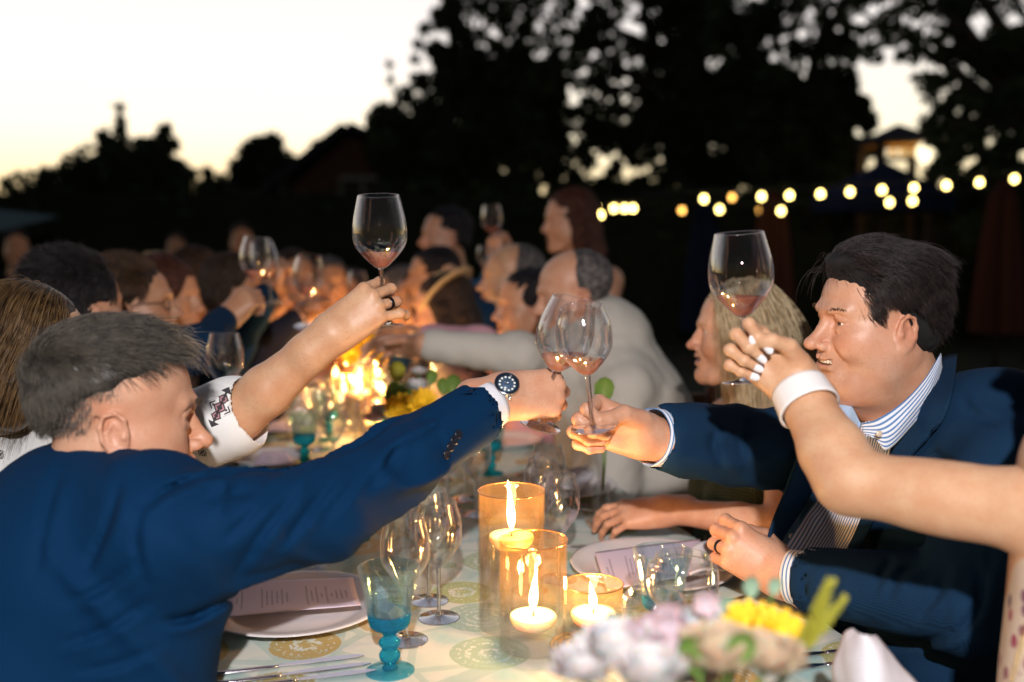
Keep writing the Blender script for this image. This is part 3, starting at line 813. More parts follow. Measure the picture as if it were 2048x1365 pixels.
market_umbrella(1412, 400, 11, M_navyc, 'closed navy umbrella below the left end of the string lights')

# string lights
M_bulb = NT('bulb_glow'); em = M_bulb.n('ShaderNodeEmission', {'Color': (1, .74, .22, 1), 'Strength': 13}); M_bulb.l(em.outputs[0], M_bulb.out.inputs[0]); M_bulb = M_bulb.m
M_bulbd = NT('dim_bulb_glow'); em = M_bulbd.n('ShaderNodeEmission', {'Color': (1, .48, .10, 1), 'Strength': 7}); M_bulbd.l(em.outputs[0], M_bulbd.out.inputs[0]); M_bulbd = M_bulbd.m
M_cable = simple('cable', (.02, .02, .02), .6)
def string_lights(pts, D, label, mat, r=.024, tail=None):
    P = [at(x, y, D + k * dd) for k, (x, y) in enumerate(pts) for dd in [0.0]]
    t = empty('string_lights', P[0]); tag(t, label, 'string lights', 'strings of garden lights')
    mb = MB(); Q = [p + V((0, 0, .055)) for p in P]
    ends = [Q[0] + (Q[0] - Q[1]).normalized() * .5] + Q + [Q[-1] + (Q[-1] - Q[-2]).normalized() * .8]
    mb.tube(spline(ends, len(ends) * 6), .006, 5); mb.build('cable', M_cable, t)
    b0 = MB(); b0.lathe(smooth_prof([(0, -r * 1.25), (r * .8, -r * .9), (r, 0), (r * .6, r * .9), (r * .3, r * 1.3), (0, r * 1.35)], 12), 14)
    s0 = MB(); s0.lathe([(0, r), (r * .5, r), (r * .5, r * 2.4), (0, r * 2.4)], 10)
    me = None
    for p in P:
        if me is None:
            o = b0.build('bulb', mat, t); me = o.data; so = s0.build('socket', M_cable, t); ms = so.data
        else:
            o = bpy.data.objects.new('bulb', me); link(o, t); o.matrix_parent_inverse = parent_inverse(t)
            so = bpy.data.objects.new('socket', ms); link(so, t); so.matrix_parent_inverse = parent_inverse(t)
        o.location = p; so.location = p
    return t
string_lights([(1408, 398), (1523, 393), (1579, 391), (1641, 388), (1700, 384), (1764, 380), (1828, 376), (1893, 371), (1959, 365), (2029, 358)], 8.0, 'long upper string of bright yellow bulbs rising towards the right', M_bulb)
string_lights([(1439, 419), (1562, 422), (1779, 405), (1825, 402)], 9.0, 'sparse lower string of four yellow bulbs under the long one', M_bulb, r=.026)
string_lights([(1191, 412), (1201, 430), (1228, 417), (1249, 417), (1266, 417)], 9.5, 'short bunched string of yellow bulbs beside the long haired standing woman', M_bulb, r=.027)
string_lights([(1364, 421), (1464, 395), (1521, 421), (1918, 393)], 12.0, 'faint string of dim orange bulbs farther back', M_bulbd, r=.03)
lampm = NT('lamp_globe_glow'); em = lampm.n('ShaderNodeEmission', {'Color': (1, .86, .55, 1), 'Strength': 2.2}); lampm.l(em.outputs[0], lampm.out.inputs[0])
lb = V(at(1857, 400, 12.5)); lb.z = 0; lp = empty('garden_lamp', lb); tag(lp, 'round pale glowing garden lamp on a post right of the pavilion', 'lamp')
zc = at(1857, 305, 12.5); mb = MB(); mb.lathe(smooth_prof([(0, -.15), (.11, -.1), (.15, 0), (.11, .1), (0, .15)], 12), 18, zc); mb.build('globe', lampm.m, lp)
mb = MB(); mb.tube([lb, V((lb.x, lb.y, zc.z - .14))], [.05, .03], 8); mb.build('post', M_dkwood, lp)

# pale blue canopy at the left edge, dark garden house
M_teal = fabric('teal_canvas', (.09, .16, .20), 200)
D = 9.0; cb = V(at(-30, 470, D)); cb.z = 0; t = empty('canopy_tent', cb); tag(t, 'grey blue canopy roof cut by the left edge of the picture', 'canopy')
zt = at(0, 418, D).z; zl = at(0, 470, D).z
mb = MB(); mb.add([V(q) + cb for q in ((-1.0, -.3, zt), (.33, -.3, zt - .02), (.42, -.8, zl), (-1.0, -.8, zl), (.33, .8, zt - .05), (-1.0, .8, zt), (.42, -.8, zl - .07), (-1, -.8, zl - .07))], [(0, 1, 2, 3), (0, 5, 4, 1), (3, 2, 6, 7), (1, 4, 2)]); mb.build('canopy', M_teal, t, smooth=False)
for sx, sy in ((.38, -.78), (.3, .76), (-.9, -.78)):
    mb = MB(); mb.tube([cb + V((sx, sy, 0)), cb + V((sx, sy, zl - .02))], .02, 6); mb.build('pole', M_dkwood, t)
# ================================================================== TABLE
T0 = on_table(1090, 1250); A15 = R(15)
TU = V((-math.sin(A15), math.cos(A15), 0)); TV = V((math.cos(A15), math.sin(A15), 0))
def tbl(u, v, z=0.75): p = T0 + TU * u + TV * v; return V((p.x, p.y, z))
U0, U1, V0, V1 = -1.0, 6.6, -.56, .45
M_dk = simple('table_wood', (.09, .05, .03), .6)
tb = empty('dining_table', tbl(2, (V0 + V1) / 2, 0), (0, 0, A15)); tag(tb, 'very long narrow dining table under the patterned cloth', 'table')
mb = MB(); MT = Matrix.Translation(tbl((U0 + U1) / 2, (V0 + V1) / 2, .727)) @ Matrix.Rotation(A15, 4, 'Z')
mb.box((0, 0, 0), ((V1 - V0) / 2 - .01, (U1 - U0) / 2 - .01, .019), MT); mb.build('table_top', M_dk, tb, smooth=False)
for u in (U0 + .25, 1.6, 4.0, U1 - .2):
    for v in (V0 + .15, V1 - .15):
        mb = MB(); mb.box((0, 0, 0), (.03, .03, .353), Matrix.Translation(tbl(u, v, .354)) @ Matrix.Rotation(A15, 4, 'Z')); mb.build('leg', M_dk, tb, smooth=False)
# cloth: top sheet plus rippling drop on the sides
nu_, nd = 230, 7
us = np.linspace(U0, U1, nu_); prof = []
for k in range(nd): prof.append((V0 - .006 - .012 * math.sin(k / nd * 3), .745 - .30 * (1 - k / (nd - 1)), 1 - k / (nd - 1)))
prof.append((V0 + .004, .7505, 0))
for v in np.linspace(V0 + .05, V1 - .05, 12): prof.append((v, .7508, 0))
prof.append((V1 - .004, .7505, 0))
for k in range(nd): prof.append((V1 + .006, .745 - .30 * k / (nd - 1), k / (nd - 1)))
vs = []; uvw = []
s_ = 0; lastp = None; arc = []
for p in prof:
    if lastp is not None: s_ += math.hypot(p[0] - lastp[0], p[1] - lastp[1])
    arc.append(s_); lastp = p
for u in us:
    for (v, z, d), a in zip(prof, arc):
        rip = .028 * d * math.sin(u * 17 + 2 * math.sin(u * 5)) + .01 * d * math.sin(u * 41)
        q = tbl(u, v + (rip if v > 0 else -rip) + (.02 * d if v > 0 else -.02 * d), z + .0008 * math.sin(u * 60 + v * 30)); vs.append(q); uvw.append((u, a, 0))
m = len(prof); i, j = np.meshgrid(np.arange(nu_ - 1), np.arange(m - 1), indexing='ij'); q = (i * m + j).ravel()
F = np.stack([q, q + 1, q + m + 1, q + m], 1)
t = NT('medallion_cloth')
uv = t.n('ShaderNodeAttribute', attribute_name='uvw').outputs['Vector']
def medal(scale, off, seed):
    vv = t.n('ShaderNodeVectorMath', {0: uv, 1: off}, operation='ADD').outputs[0]
    vo = t.n('ShaderNodeTexVoronoi', {'Vector': vv, 'Scale': scale, 'Randomness': .55})
    return vo.outputs['Distance'], vo.outputs['Color'], vv
d1, c1, vv = medal(7.0, (0, 0, 0), 0)
rings = t.math('SINE', t.math('MULTIPLY', d1, 62))
dots = t.n('ShaderNodeTexVoronoi', {'Vector': vv, 'Scale': 170}).outputs['Distance']
inside = t.math('LESS_THAN', d1, .46)
rim = t.math('MULTIPLY', t.math('GREATER_THAN', d1, .36), inside)
pat = t.math('MULTIPLY', inside, t.math('GREATER_THAN', t.math('ADD', t.math('MULTIPLY', rings, .40), t.math('MULTIPLY', dots, 1.5)), .58))
pat = t.math('MAXIMUM', pat, t.math('MULTIPLY', rim, t.math('GREATER_THAN', dots, .35)))
sepc = t.n('ShaderNodeSeparateColor', {0: c1})
hue = t.ramp(sepc.outputs[0], [(.0, '989a5a'), (.3, 'b8964a'), (.5, '9cab68'), (.8, '98b8ae'), (1.0, 'bd9c58')])
fade = t.math('MULTIPLY', t.math('GREATER_THAN', sepc.outputs[1], .08), .92)
base = t.ramp(t.noise(6.0, 4, uv), [(.35, '9cc4c4'), (.5, 'd2d6cc'), (.65, 'bcd0c2')])
vo2 = t.n('ShaderNodeTexVoronoi', {'Vector': uv, 'Scale': 9.0, 'Randomness': 1.0}, feature='DISTANCE_TO_EDGE').outputs['Distance']
base = t.mix(t.math('MULTIPLY', t.math('LESS_THAN', vo2, .05), .5), base, lin('98b8b0'))
colr = t.mix(t.math('MULTIPLY', pat, fade), base, hue)
p = t.principled(Base_Color=colr, Roughness=.62, Sheen_Weight=.1)
t.l(t.bump(t.noise(900, 2, uv), .2, .0008), p.inputs['Normal'])
clo = mesh_obj('tablecloth', vs, F, t.m, None, True, {'uvw': uvw}); tag(clo, 'pale blue and white tablecloth printed with gold and olive medallions', 'tablecloth')

# ---------------------------------------------------------------- glass materials
def tinted_wall(name):
    t = NT(name); z = t.n('ShaderNodeSeparateXYZ', {0: t.n('ShaderNodeTexCoord').outputs['Generated']}).outputs[2]
    tint_ = t.ramp(z, [(0.0, (1, 1, 1)), (.45, (1, .975, .94)), (1.0, (1.0, .88, .70))]); bd = t.ramp(z, [(0.0, (.0, .0, .0)), (.5, (.006, .006, .006)), (1.0, (.036, .036, .036))])
    fr = t.n('ShaderNodeFresnel', {'IOR': 1.5}).outputs[0]; tr = t.n('ShaderNodeBsdfTransparent', {'Color': tint_}).outputs[0]; gl = t.n('ShaderNodeBsdfGlossy', {'Roughness': .0}).outputs[0]
    m = t.n('ShaderNodeMixShader', {0: t.math('MINIMUM', fr, .2), 1: tr, 2: gl}).outputs[0]
    dt = t.n('ShaderNodeMixShader', {0: .5, 1: t.n('ShaderNodeBsdfDiffuse', {'Color': (1, .74, .48, 1)}).outputs[0], 2: t.n('ShaderNodeBsdfTranslucent', {'Color': (1, .74, .48, 1)}).outputs[0]}).outputs[0]
    t.l(t.n('ShaderNodeMixShader', {0: t.n('ShaderNodeSeparateColor', {0: bd}).outputs[0], 1: m, 2: dt}).outputs[0], t.out.inputs[0]); return t.m
G_wine = thin_glass('wine_glass_wall', (.985, .985, .99), 1.35, edge=.15, cap_=.36, edge_light=.42)
G_stem = solid_glass('stem_glass', (.97, .97, .99))
G_tint = tinted_wall('amber_glass_wall') if True else thin_glass('amber_glass_wall', (1.0, .88, .72), 1.0, body=.035, bodycol=(1, .60, .28), edge=.3, edge_light=.05)
G_clear = thin_glass('clear_glass_wall', (.97, .98, .98), 1.0, edge=.2)
G_blue = solid_glass('blue_glass', (.12, .72, .94), trans=.45, body=.10); G_bluet = thin_glass('blue_glass_wall', (.35, .80, .93), 1.0, edge=.3, body=.12, bodycol=(.1, .6, .8))
G_bclr = thin_glass('pale_goblet_wall', (.86, .96, .98), 1.0, edge=.2, edge_light=.25)
G_teal = solid_glass('teal_glass', (.03, .50, .58), trans=.45, body=.35)
G_wineliq = NT('rose_wine'); _c = (.93, .50, .36, 1)
_g = G_wineliq.n('ShaderNodeBsdfGlass', {'Color': _c, 'IOR': 1.33, 'Roughness': 0.0}); _t = G_wineliq.n('ShaderNodeBsdfTransparent', {'Color': (.93, .50, .38, 1)})
_s = G_wineliq.n('ShaderNodeBsdfDiffuse', {'Color': (.90, .42, .30, 1)}); _m = G_wineliq.n('ShaderNodeMixShader', {0: .45, 1: _g.outputs[0], 2: _t.outputs[0]})
_m2 = G_wineliq.n('ShaderNodeMixShader', {0: .30, 1: _m.outputs[0], 2: _s.outputs[0]}); G_wineliq.l(_m2.outputs[0], G_wineliq.out.inputs[0]); G_wineliq = G_wineliq.m
G_water = solid_glass('water', (.97, .98, 1.0), 1.33, trans=.85)

def stemware(scale=1.0, bowl=.046, h=.215, wide=1.0, n=44):
    """wine glass profiles (bowl wall, stem + foot), origin at the foot"""
    bw = bowl
    hb = h * .44
    out = [(.0045, hb), (.012, hb + .004), (bw * .62, hb + .020), (bw * .93, hb + .040), (bw, hb + .060), (bw * .965, hb + .082), (bw * .83, h - .012), (bw * .765, h)]
    outer = smooth_prof(out, 34)
    inner = [(max(0, r - .0012), z + (.001 if i < 8 else 0)) for i, (r, z) in enumerate(outer)][::-1]
    stem = smooth_prof([(.0045, hb + .001), (.0036, hb - .012), (.0034, h * .22), (.0042, .012), (.010, .0055), (.028, .0028), (.0345, .0022)], 22) 
    stem = [(0, hb + .0025)] + stem + [(.0352, .0012), (.0345, 0), (0, 0)]
    return outer, inner, stem
_glass_cache = {}
def wine_glass(M, label, liquid=0.0, group='wine glasses', tilt_level=None, bowl=.046, h=.215, name='wine_glass', n=44):
    key = (bowl, h, liquid if tilt_level is None else None)
    loc, rot, sc = M.decompose()
    e_ = empty(name, loc, rot.to_euler()); tag(e_, label, 'wine glass', group)
    if (bowl, h) not in _glass_cache:
        outer, inner, stem = stemware(bowl=bowl, h=h)
        a = MB(); a.lathe(outer + [(outer[-1][0] - .0006, outer[-1][1] + .0008)] + inner, n); oa = a.build('bowl', G_wine, e_)
        b = MB(); b.lathe(stem, 28); ob = b.build('stem', G_stem, e_)
        _glass_cache[(bowl, h)] = (oa.data, ob.data, outer)
        for o in (oa, ob): o.matrix_parent_inverse = Matrix.Identity(4)
    else:
        for nm, d in zip(('bowl', 'stem'), _glass_cache[(bowl, h)][:2]):
            link(bpy.data.objects.new(nm, d), e_)
    outer = _glass_cache[(bowl, h)][2]
    if liquid > 0:
        # wine: fills the bowl below a level plane in world space, however the glass leans
        hb = h * .44; Ri = M.to_3x3().inverted(); up = (Ri @ V((0, 0, 1))).normalized()
        prof = [(max(r - .0016, 0), z) for r, z in outer]; z0 = hb + liquid; mm = 40
        # columns: for each angle and radius fraction march up to the plane
        rs = [p_[0] for p_ in prof]; zs = [p_[1] for p_ in prof]
        vs = []; rings = 16
        def surf(rf, a):
            # plane point: dot((x,y,z-z0), up) = 0 intersected with wall radius at that z
            lo, hi = 0.0, bowl
            for _ in range(24):
                md = (lo + hi) / 2; x, y = md * math.cos(a), md * math.sin(a); z = z0 - (x * up.x + y * up.y) / up.z
                rw = np.interp(z, zs, rs) if z > zs[0] else 0
                if md < rw: lo = md
                else: hi = md
            return lo
        top = [(0, 0, z0)]; 
        edge = []
        for j in range(mm):
            a = 2 * math.pi * j / mm; r_ = surf(1, a)
            edge.append((r_ * math.cos(a), r_ * math.sin(a), z0 - (r_ * math.cos(a) * up.x + r_ * math.sin(a) * up.y) / up.z, a, r_))
        vs = [(0, 0, z0)]; nr = 5
        for k in range(1, nr + 1):
            for (x, y, z, a, r_) in edge:
                f = k / nr; vs.append((x * f, y * f, z0 + (z - z0) * f + (.0008 * math.sin(a * 3) * math.sin(f * 3.14))))
        nb = 12
        for k in range(1, nb):
            for (x, y, z, a, r_) in edge:
                zz = z + (zs[0] + .0015 - z) * (k / nb); rr = float(np.interp(zz, zs, rs)); vs.append((rr * math.cos(a), rr * math.sin(a), zz))
        vs.append((0, 0, zs[0] + .0012)); last = len(vs) - 1
        fs = [(0, 1 + j, 1 + (j + 1) % mm) for j in range(mm)]
        for k in range(nr + nb - 2):
            b0 = 1 + k * mm
            for j in range(mm): fs.append((b0 + j, b0 + mm + j, b0 + mm + (j + 1) % mm, b0 + (j + 1) % mm))
        b0 = 1 + (nr + nb - 2) * mm
        for j in range(mm): fs.append((b0 + j, last, b0 + (j + 1) % mm))
        lo_ = mesh_obj('wine', vs, fs, G_wineliq, e_); lo_.matrix_parent_inverse = Matrix.Identity(4)
    return e_
def upright(p, rz=0.0): return Matrix.Translation(p) @ Matrix.Rotation(rz, 4, 'Z')
def glass_pose(foot, top):
    """matrix of a glass whose foot is at `foot` and whose axis points at `top`"""
    z = (V(top) - V(foot)).normalized(); x = z.orthogonal().normalized(); y = z.cross(x)
    return Matrix(((x.x, y.x, z.x, foot[0]), (x.y, y.y, z.y, foot[1]), (x.z, y.z, z.z, foot[2]), (0, 0, 0, 1)))

def goblet(p, label, water=.6, teal=False, s=1.0, name='water_goblet'):
    e_ = empty(name, p); tag(e_, label, 'goblet', 'blue water goblets')
    body = [(.022, .066), (.029, .072), (.0325, .090), (.038, .125), (.0435, .150), (.0455, .158)]
    solid = G_teal if teal else G_blue
    def b_(nm, prof, mat, n=36):
        mb = MB(); mb.lathe([(r * s, z * s) for r, z in prof], n); o = mb.build(nm, mat, e_); o.matrix_parent_inverse = Matrix.Identity(4); return o
    b_('foot', [(0, 0), (.036, 0), (.0365, .0015), (.034, .003), (.012, .006), (0, .007)], G_bluet if not teal else solid)
    b_('stem', [(0, .0055)] + smooth_prof([(.012, .006), (.0085, .012), (.0145, .020), (.0155, .027), (.011, .034), (.0150, .041), (.0155, .047), (.0095, .053), (.012, .060), (.022, .066)], 40) + [(0, .068)], solid)
    low = smooth_prof(body[:3], 10); hi = smooth_prof(body[2:], 14)
    b_('lower_bowl', [(0, .0665)] + low + [(r - .0022, z) for r, z in low[::-1]][:7] + [(0, .0755)], solid if teal else G_blue)
    up = b_('upper_bowl', hi + [(r - .0022, z) for r, z in hi[::-1]], G_bclr)
    if water:
        zt = .072 + water * .07
        rr = [(max(0, float(np.interp(z, [q[1] for q in body], [q[0] for q in body])) - .0028), z) for z in np.linspace(.0765, zt, 8)]
        b_('water', [(0, .0765)] + rr + [(0, zt)], G_water)
        if water > .4:
            for k in range(3):
                mb = MB(); c_ = V(((-.011, .010, .001)[k], (.004, .006, -.012)[k], zt / 1 - .016 - .014 * (k % 2)))
                mb.box((0, 0, 0), (.0105, .010, .009), Matrix.Translation(c_) @ Matrix.Rotation(.5 + k, 4, 'Z') @ Matrix.Rotation(.4 * k + .3, 4, 'X')); o = mb.build('ice_cube', G_ice, e_, smooth=False); o.matrix_parent_inverse = Matrix.Identity(4)
    # spiral optic ribs on the upper bowl
    mb = MB()
    for k in range(14):
        a0 = 2 * math.pi * k / 14; pts = []
        for q in np.linspace(.15, .97, 9):
            z = .085 + q * .073; r = float(np.interp(z, [b[1] for b in body], [b[0] for b in body])) + .0002
            a = a0 + q * 1.1; pts.append((r * s * math.cos(a), r * s * math.sin(a), z * s))
        mb.tube(pts, .0005 * s, 4, cap=False)
    o = mb.build('optic_rib', G_bclr, e_); o.matrix_parent_inverse = Matrix.Identity(4)
    return e_
_i = NT('ice'); _g = _i.n('ShaderNodeBsdfGlass', {'Color': (.95, .98, 1, 1), 'IOR': 1.25, 'Roughness': .25}); _d = _i.n('ShaderNodeBsdfDiffuse', {'Color': (.8, .9, .95, 1)}); _m = _i.n('ShaderNodeMixShader', {0: .35, 1: _g.outputs[0], 2: _d.outputs[0]}); _i.l(_m.outputs[0], _i.out.inputs[0]); G_ice = _i.m

# ---------------------------------------------------------------- candles
M_wax = NT('wax'); _p = M_wax.principled(Base_Color=(.92, .80, .62), Roughness=.5, Subsurface_Weight=.6, Subsurface_Scale=.03)
_p.inputs['Subsurface Radius'].default_value = (1, .6, .3); M_wax = M_wax.m
M_flame = NT('flame'); _em = M_flame.n('ShaderNodeEmission', {'Color': (1, .62, .22, 1), 'Strength': 40}); M_flame.l(_em.outputs[0], M_flame.out.inputs[0]); M_flame = M_flame.m
M_wick = simple('wick', (.03, .02, .02), .9)
def candle(p, e_, r=.035, hgt=.022, flame=.052, power=1.6, light=True, bend=0.0):
    """floating disc candle whose rim is at p"""
    mb = MB(); mb.lathe(smooth_prof([(0, 0), (r * .55, .001), (r * .85, hgt * .25), (r, hgt * .75), (r * .97, hgt * .98)], 12) + [(r * .90, hgt), (r * .55, hgt * .93), (0, hgt * .90)], 30)
    o = mb.build('candle', M_wax, e_); o.matrix_parent_inverse = parent_inverse(e_); o.location = p
    z0 = hgt * .9
    w_ = MB(); w_.tube([(0, 0, z0), (.001, 0, z0 + .006), (.002, 0, z0 + .011)], .0011, 5); o2 = w_.build('wick', M_wick, o); o2.matrix_parent_inverse = Matrix.Identity(4)
    f = MB(); pr = smooth_prof([(0, 0), (.0055, .008), (.0068, .018), (.0048, .030), (.0022, .043), (0, .052)], 16); k = flame / .052
    f.lathe([(a, z * k) for a, z in pr], 12)
    f.v = [(x + bend * (z / flame) ** 2 * .02, y, z + z0 + .007) for x, y, z in f.v]
    o3 = f.build('flame', M_flame, o); o3.matrix_parent_inverse = Matrix.Identity(4)
    if light:
        L_ = bpy.data.lights.new('candle_light', 'POINT'); L_.energy = power; L_.color = (1, .55, .22); L_.shadow_soft_size = .012
        lo = bpy.data.objects.new('candle_light', L_); COL.objects.link(lo); lo.location = V(p) + V((0, 0, z0 + .02 + flame * .5))
    return o
def candle_cylinder(p, r, h, level, label, name='candle_cylinder', water=True, power=1.6, flame=.055, n=40, light=True, bend=0.0, tint=None, dx=0.0):
    e_ = empty(name, p); tag(e_, label, 'candle holder', 'candle cylinders')
    mb = MB(); rm = [(r, h), (r - .0010, h + .0012), (r - .0022, h)]
    mb.lathe([(0, .0), (r - .002, 0), (r, .002)] + [(r, z) for z in np.linspace(.01, h - .005, 5)] + rm + [(r - .0022, z) for z in np.linspace(h - .005, .010, 5)] + [(r - .004, .008), (0, .008)], n)
    o = mb.build('glass_wall', tint or G_tint, e_); o.matrix_parent_inverse = Matrix.Identity(4)
    mb = MB(); a = [(r + .0002 + .0010 * math.cos(q), h + .0010 * math.sin(q)) for q in np.linspace(0, 2 * math.pi, 9)]; mb.lathe(a, n)
    o = mb.build('rim', M_rim, e_); o.matrix_parent_inverse = Matrix.Identity(4)
    if water:
        mb = MB(); mb.lathe([(0, .0085), (r - .0028, .0085), (r - .0028, level), (0, level)], n); o = mb.build('water', G_water, e_, smooth=False); o.matrix_parent_inverse = Matrix.Identity(4)
    candle(V(p) + V((dx, 0, level - .012)), e_, r=min(.036, r - .010), power=power, flame=flame, light=light, bend=bend)
    return e_
M_rim = simple('copper_rim', (.80, .42, .18), .25, .8, var=.05)
C1 = on_table(1023, 1262); C2 = on_table(1066, 1302); C3 = on_table(1186, 1272)
candle_cylinder(C1, .053, .232, .150, 'tallest amber candle cylinder at the back of the trio', power=2.2, flame=.085, bend=-.3)
candle_cylinder(C2, .052, .176, .048, 'middle height amber candle cylinder in front of the tallest one', power=2.2, flame=.07, bend=.3)
candle_cylinder(C3, .047, .086, .030, 'short wide amber candle bowl right of the two tall cylinders', name='candle_bowl', power=2.2, flame=.045, bend=-.3)
# rattan coaster beneath the short bowl
M_rattan = simple('rattan', (.62, .42, .16), .55, var=.3, scale=80)
rc = on_table(1172, 1296); co = empty('rattan_coaster', rc); tag(co, 'woven golden rattan coaster lying under the short candle bowl', 'coaster')
for k in range(4):
    mb = MB(); rr = .018 + k * .012
    pts = [(rc.x + rr * math.cos(a), rc.y + rr * math.sin(a), rc.z + .003 + .0012 * math.sin(a * 14 + k * 3)) for a in np.linspace(0, 2 * math.pi, 73)]
    mb.tube(pts, .0034, 6); mb.build('strand', M_rattan, co)

# ---------------------------------------------------------------- wine glasses standing on the table
GL = 'empty wine glasses standing on the table'
wine_glass(upright(on_table(878, 1237)), 'empty wine glass between the near blue goblet and the tallest candle', 0.0, GL, bowl=.039, h=.200)
wine_glass(upright(on_table(812, 1282)), 'empty wine glass right behind the near blue goblet', 0, GL, bowl=.039, h=.200)
wine_glass(upright(on_table(858, 1203)), 'empty wine glass behind the pair near the blue goblet', 0, GL, bowl=.039, h=.200)
wine_glass(upright(on_table(1117, 1160)), 'empty wine glass just right of the tallest candle, nearest of its three', 0, GL, bowl=.039, h=.200)
wine_glass(upright(on_table(1084, 1110)), 'empty wine glass half hidden behind the tallest candle, middle of its three', 0, GL, bowl=.037, h=.195)
wine_glass(upright(on_table(1096, 1070)), 'empty wine glass at the back of the three behind the tallest candle', 0, GL, bowl=.037, h=.195)
wine_glass(glass_pose(at(451, 852, 2.30), at(449, 672, 2.30)), 'wine glass held up above the patterned sleeve, beside the grey haired head', .012, 'wine glasses raised in the toast', bowl=.043, h=.213)
wine_glass(upright(tbl(-.32, .055)), 'blurred empty wine glass closest to the camera at the bottom edge', 0, GL, bowl=.042, h=.17)
wine_glass(upright(on_table(1362, 1345)), 'large empty wine glass in front of the right water goblet, edges glowing orange', 0, GL, bowl=.052, h=.175)
CLG = ['empty glass just left of the teal goblet under the watch hand', 'empty glass nearest the navy sleeve below the watch arm', 'empty glass beside the plate below the patterned sleeve', 'empty glass on the right rim of the plate below the patterned sleeve',
       'empty glass between the two teal goblets beyond the navy sleeve', 'empty glass farthest back in the cluster below the watch arm', 'empty glass nearest the tallest candle in the cluster below the watch arm', 'empty glass just left of the short candle of the far group', 'empty glass by the plate behind the bare forearm', 'empty glass between far candles and the white and yellow flowers']
for i, (x, y) in enumerate([(930, 1000), (895, 1020), (668, 945), (640, 900), (712, 905), (880, 960), (952, 1030), (690, 860), (600, 820), (760, 850)]):
    wine_glass(upright(on_table(x, y)), CLG[i], 0, 'empty glasses farther along the table', bowl=.036, h=.185)
goblet(on_table(780, 1343), 'clear and turquoise water goblet with ice in the near left place setting', .55)
goblet(on_table(1322, 1300), 'turquoise footed water goblet in front of the right hand plate', .25)
goblet(on_table(981, 948), 'teal footed goblet under the wristwatch hand', .3, True)
goblet(on_table(793, 940), 'teal footed goblet beyond the middle of the navy sleeve', .3, True)
goblet(on_table(657, 880), 'teal footed goblet left of the far candle group', .3, True)
goblet(on_table(706, 1078), 'teal goblet foot showing just under the navy sleeve', .3, True)

# ---------------------------------------------------------------- plates, napkins, menus
M_china = simple('china', (.72, .70, .70), .18, var=.02); M_goldrim = simple('gilt_edge', (.55, .36, .14), .3, .9)
M_napkin = fabric('napkin_linen', (.72, .70, .74), 700, .9, bumpv=.3)
def plate(c, r, label, n=56, charger=True):
    e_ = empty('dinner_plate', c); tag(e_, label, 'plate', 'white dinner plates')
    def b_(nm, prof, mat, z=0):
        mb = MB(); mb.lathe([(a, b + z) for a, b in prof], n); o = mb.build(nm, mat, e_); o.matrix_parent_inverse = Matrix.Identity(4)
    b_('dish', [(0, .004)] + [(r * .55, .004), (r * .62, .001), (r * .66, .001), (r * .70, .005), (r * .98, .019), (r, .0195), (r * 1.0, .0205), (r * .97, .0215)] + smooth_prof([(r * .90, .0185), (r * .76, .0125), (r * .68, .0085), (r * .5, .0075), (0, .0075)], 12), M_china, .001)
    return e_
M_card = NT('menu_card'); _uv = M_card.n('ShaderNodeAttribute', attribute_name='uvw').outputs['Vector']
_s = M_card.n('ShaderNodeSeparateXYZ', {0: _uv}); X_, Y_ = _s.outputs[0], _s.outputs[1]
_row = M_card.math('FRACT', M_card.math('MULTIPLY', Y_, 26)); _rid = M_card.math('FLOOR', M_card.math('MULTIPLY', Y_, 26))
_wn = M_card.n('ShaderNodeTexWhiteNoise', {'W': _rid}, noise_dimensions='1D').outputs['Value']
_half = M_card.math('MULTIPLY_ADD', _wn, .26, .06)
_in = M_card.math('LESS_THAN', M_card.math('ABSOLUTE', M_card.math('SUBTRACT', X_, .5)), _half)
_gap = M_card.math('GREATER_THAN', M_card.n('ShaderNodeTexWhiteNoise', {'W': M_card.math('FLOOR', M_card.math('DIVIDE', _rid, 3.0))}, noise_dimensions='1D').outputs['Value'], .25)
_let = M_card.math('GREATER_THAN', M_card.n('ShaderNodeTexNoise', {'Vector': _uv, 'Scale': 120.0, 'Detail': 1.0}).outputs['Fac'], .47)
_ln = M_card.math('MULTIPLY', M_card.math('GREATER_THAN', _row, .62), M_card.math('MULTIPLY', _in, M_card.math('MULTIPLY', _let, _gap)))
_vm = M_card.math('MULTIPLY', M_card.math('GREATER_THAN', Y_, .06), M_card.math('LESS_THAN', Y_, .94))
M_card.principled(Base_Color=M_card.mix(M_card.math('MULTIPLY', M_card.math('MULTIPLY', _ln, _vm), .75), lin((.66, .60, .76)), lin((.15, .14, .20))), Roughness=.6); M_card = M_card.m  # violet cast of the flash is painted into the white card's colour
def sheet(name, corners, z, mat, parent=None, curl=.004, label=None, cat=None, group=None, rows=6, thick=.0006, noise=None, nu=20, nv=20):
    """paper or cloth lying on the table; corners: four table pixels (u0v0, u1v0, u1v1, u0v1)"""
    a, b, c, d = [on_z(x, y, z) for x, y in corners]; g_ = []
    for i in range(rows):
        f = i / (rows - 1); p0, p1 = a.lerp(d, f), b.lerp(c, f)
        g_.append([p0.lerp(p1, h_) + V((0, 0, curl * (1.5 * (h_ - .5) ** 2 * 4 - .3) + curl * .4 * math.sin(f * 5))) for h_ in (0, .25, .5, .75, 1)])
    o = patch(name, g_, mat, parent, nu, nv, thick, noise)
    if label: tag(o, label, cat, group)
    return o
plate(on_table(592, 1226), .156, 'white plate under a long menu card beside the navy suited elbow')
sheet('menu_card', [(448, 1250), (728, 1160), (648, 1140), (520, 1160)][0:0] or [(452, 1240), (458, 1172), (706, 1158), (722, 1214)], .780, M_card, curl=.003, label='white menu card, violet light painted in, with fine print on the near left plate', cat='menu')
plate(on_table(1307, 1146), .158, 'large white plate under the tumbler glasses by the ringed left hand')
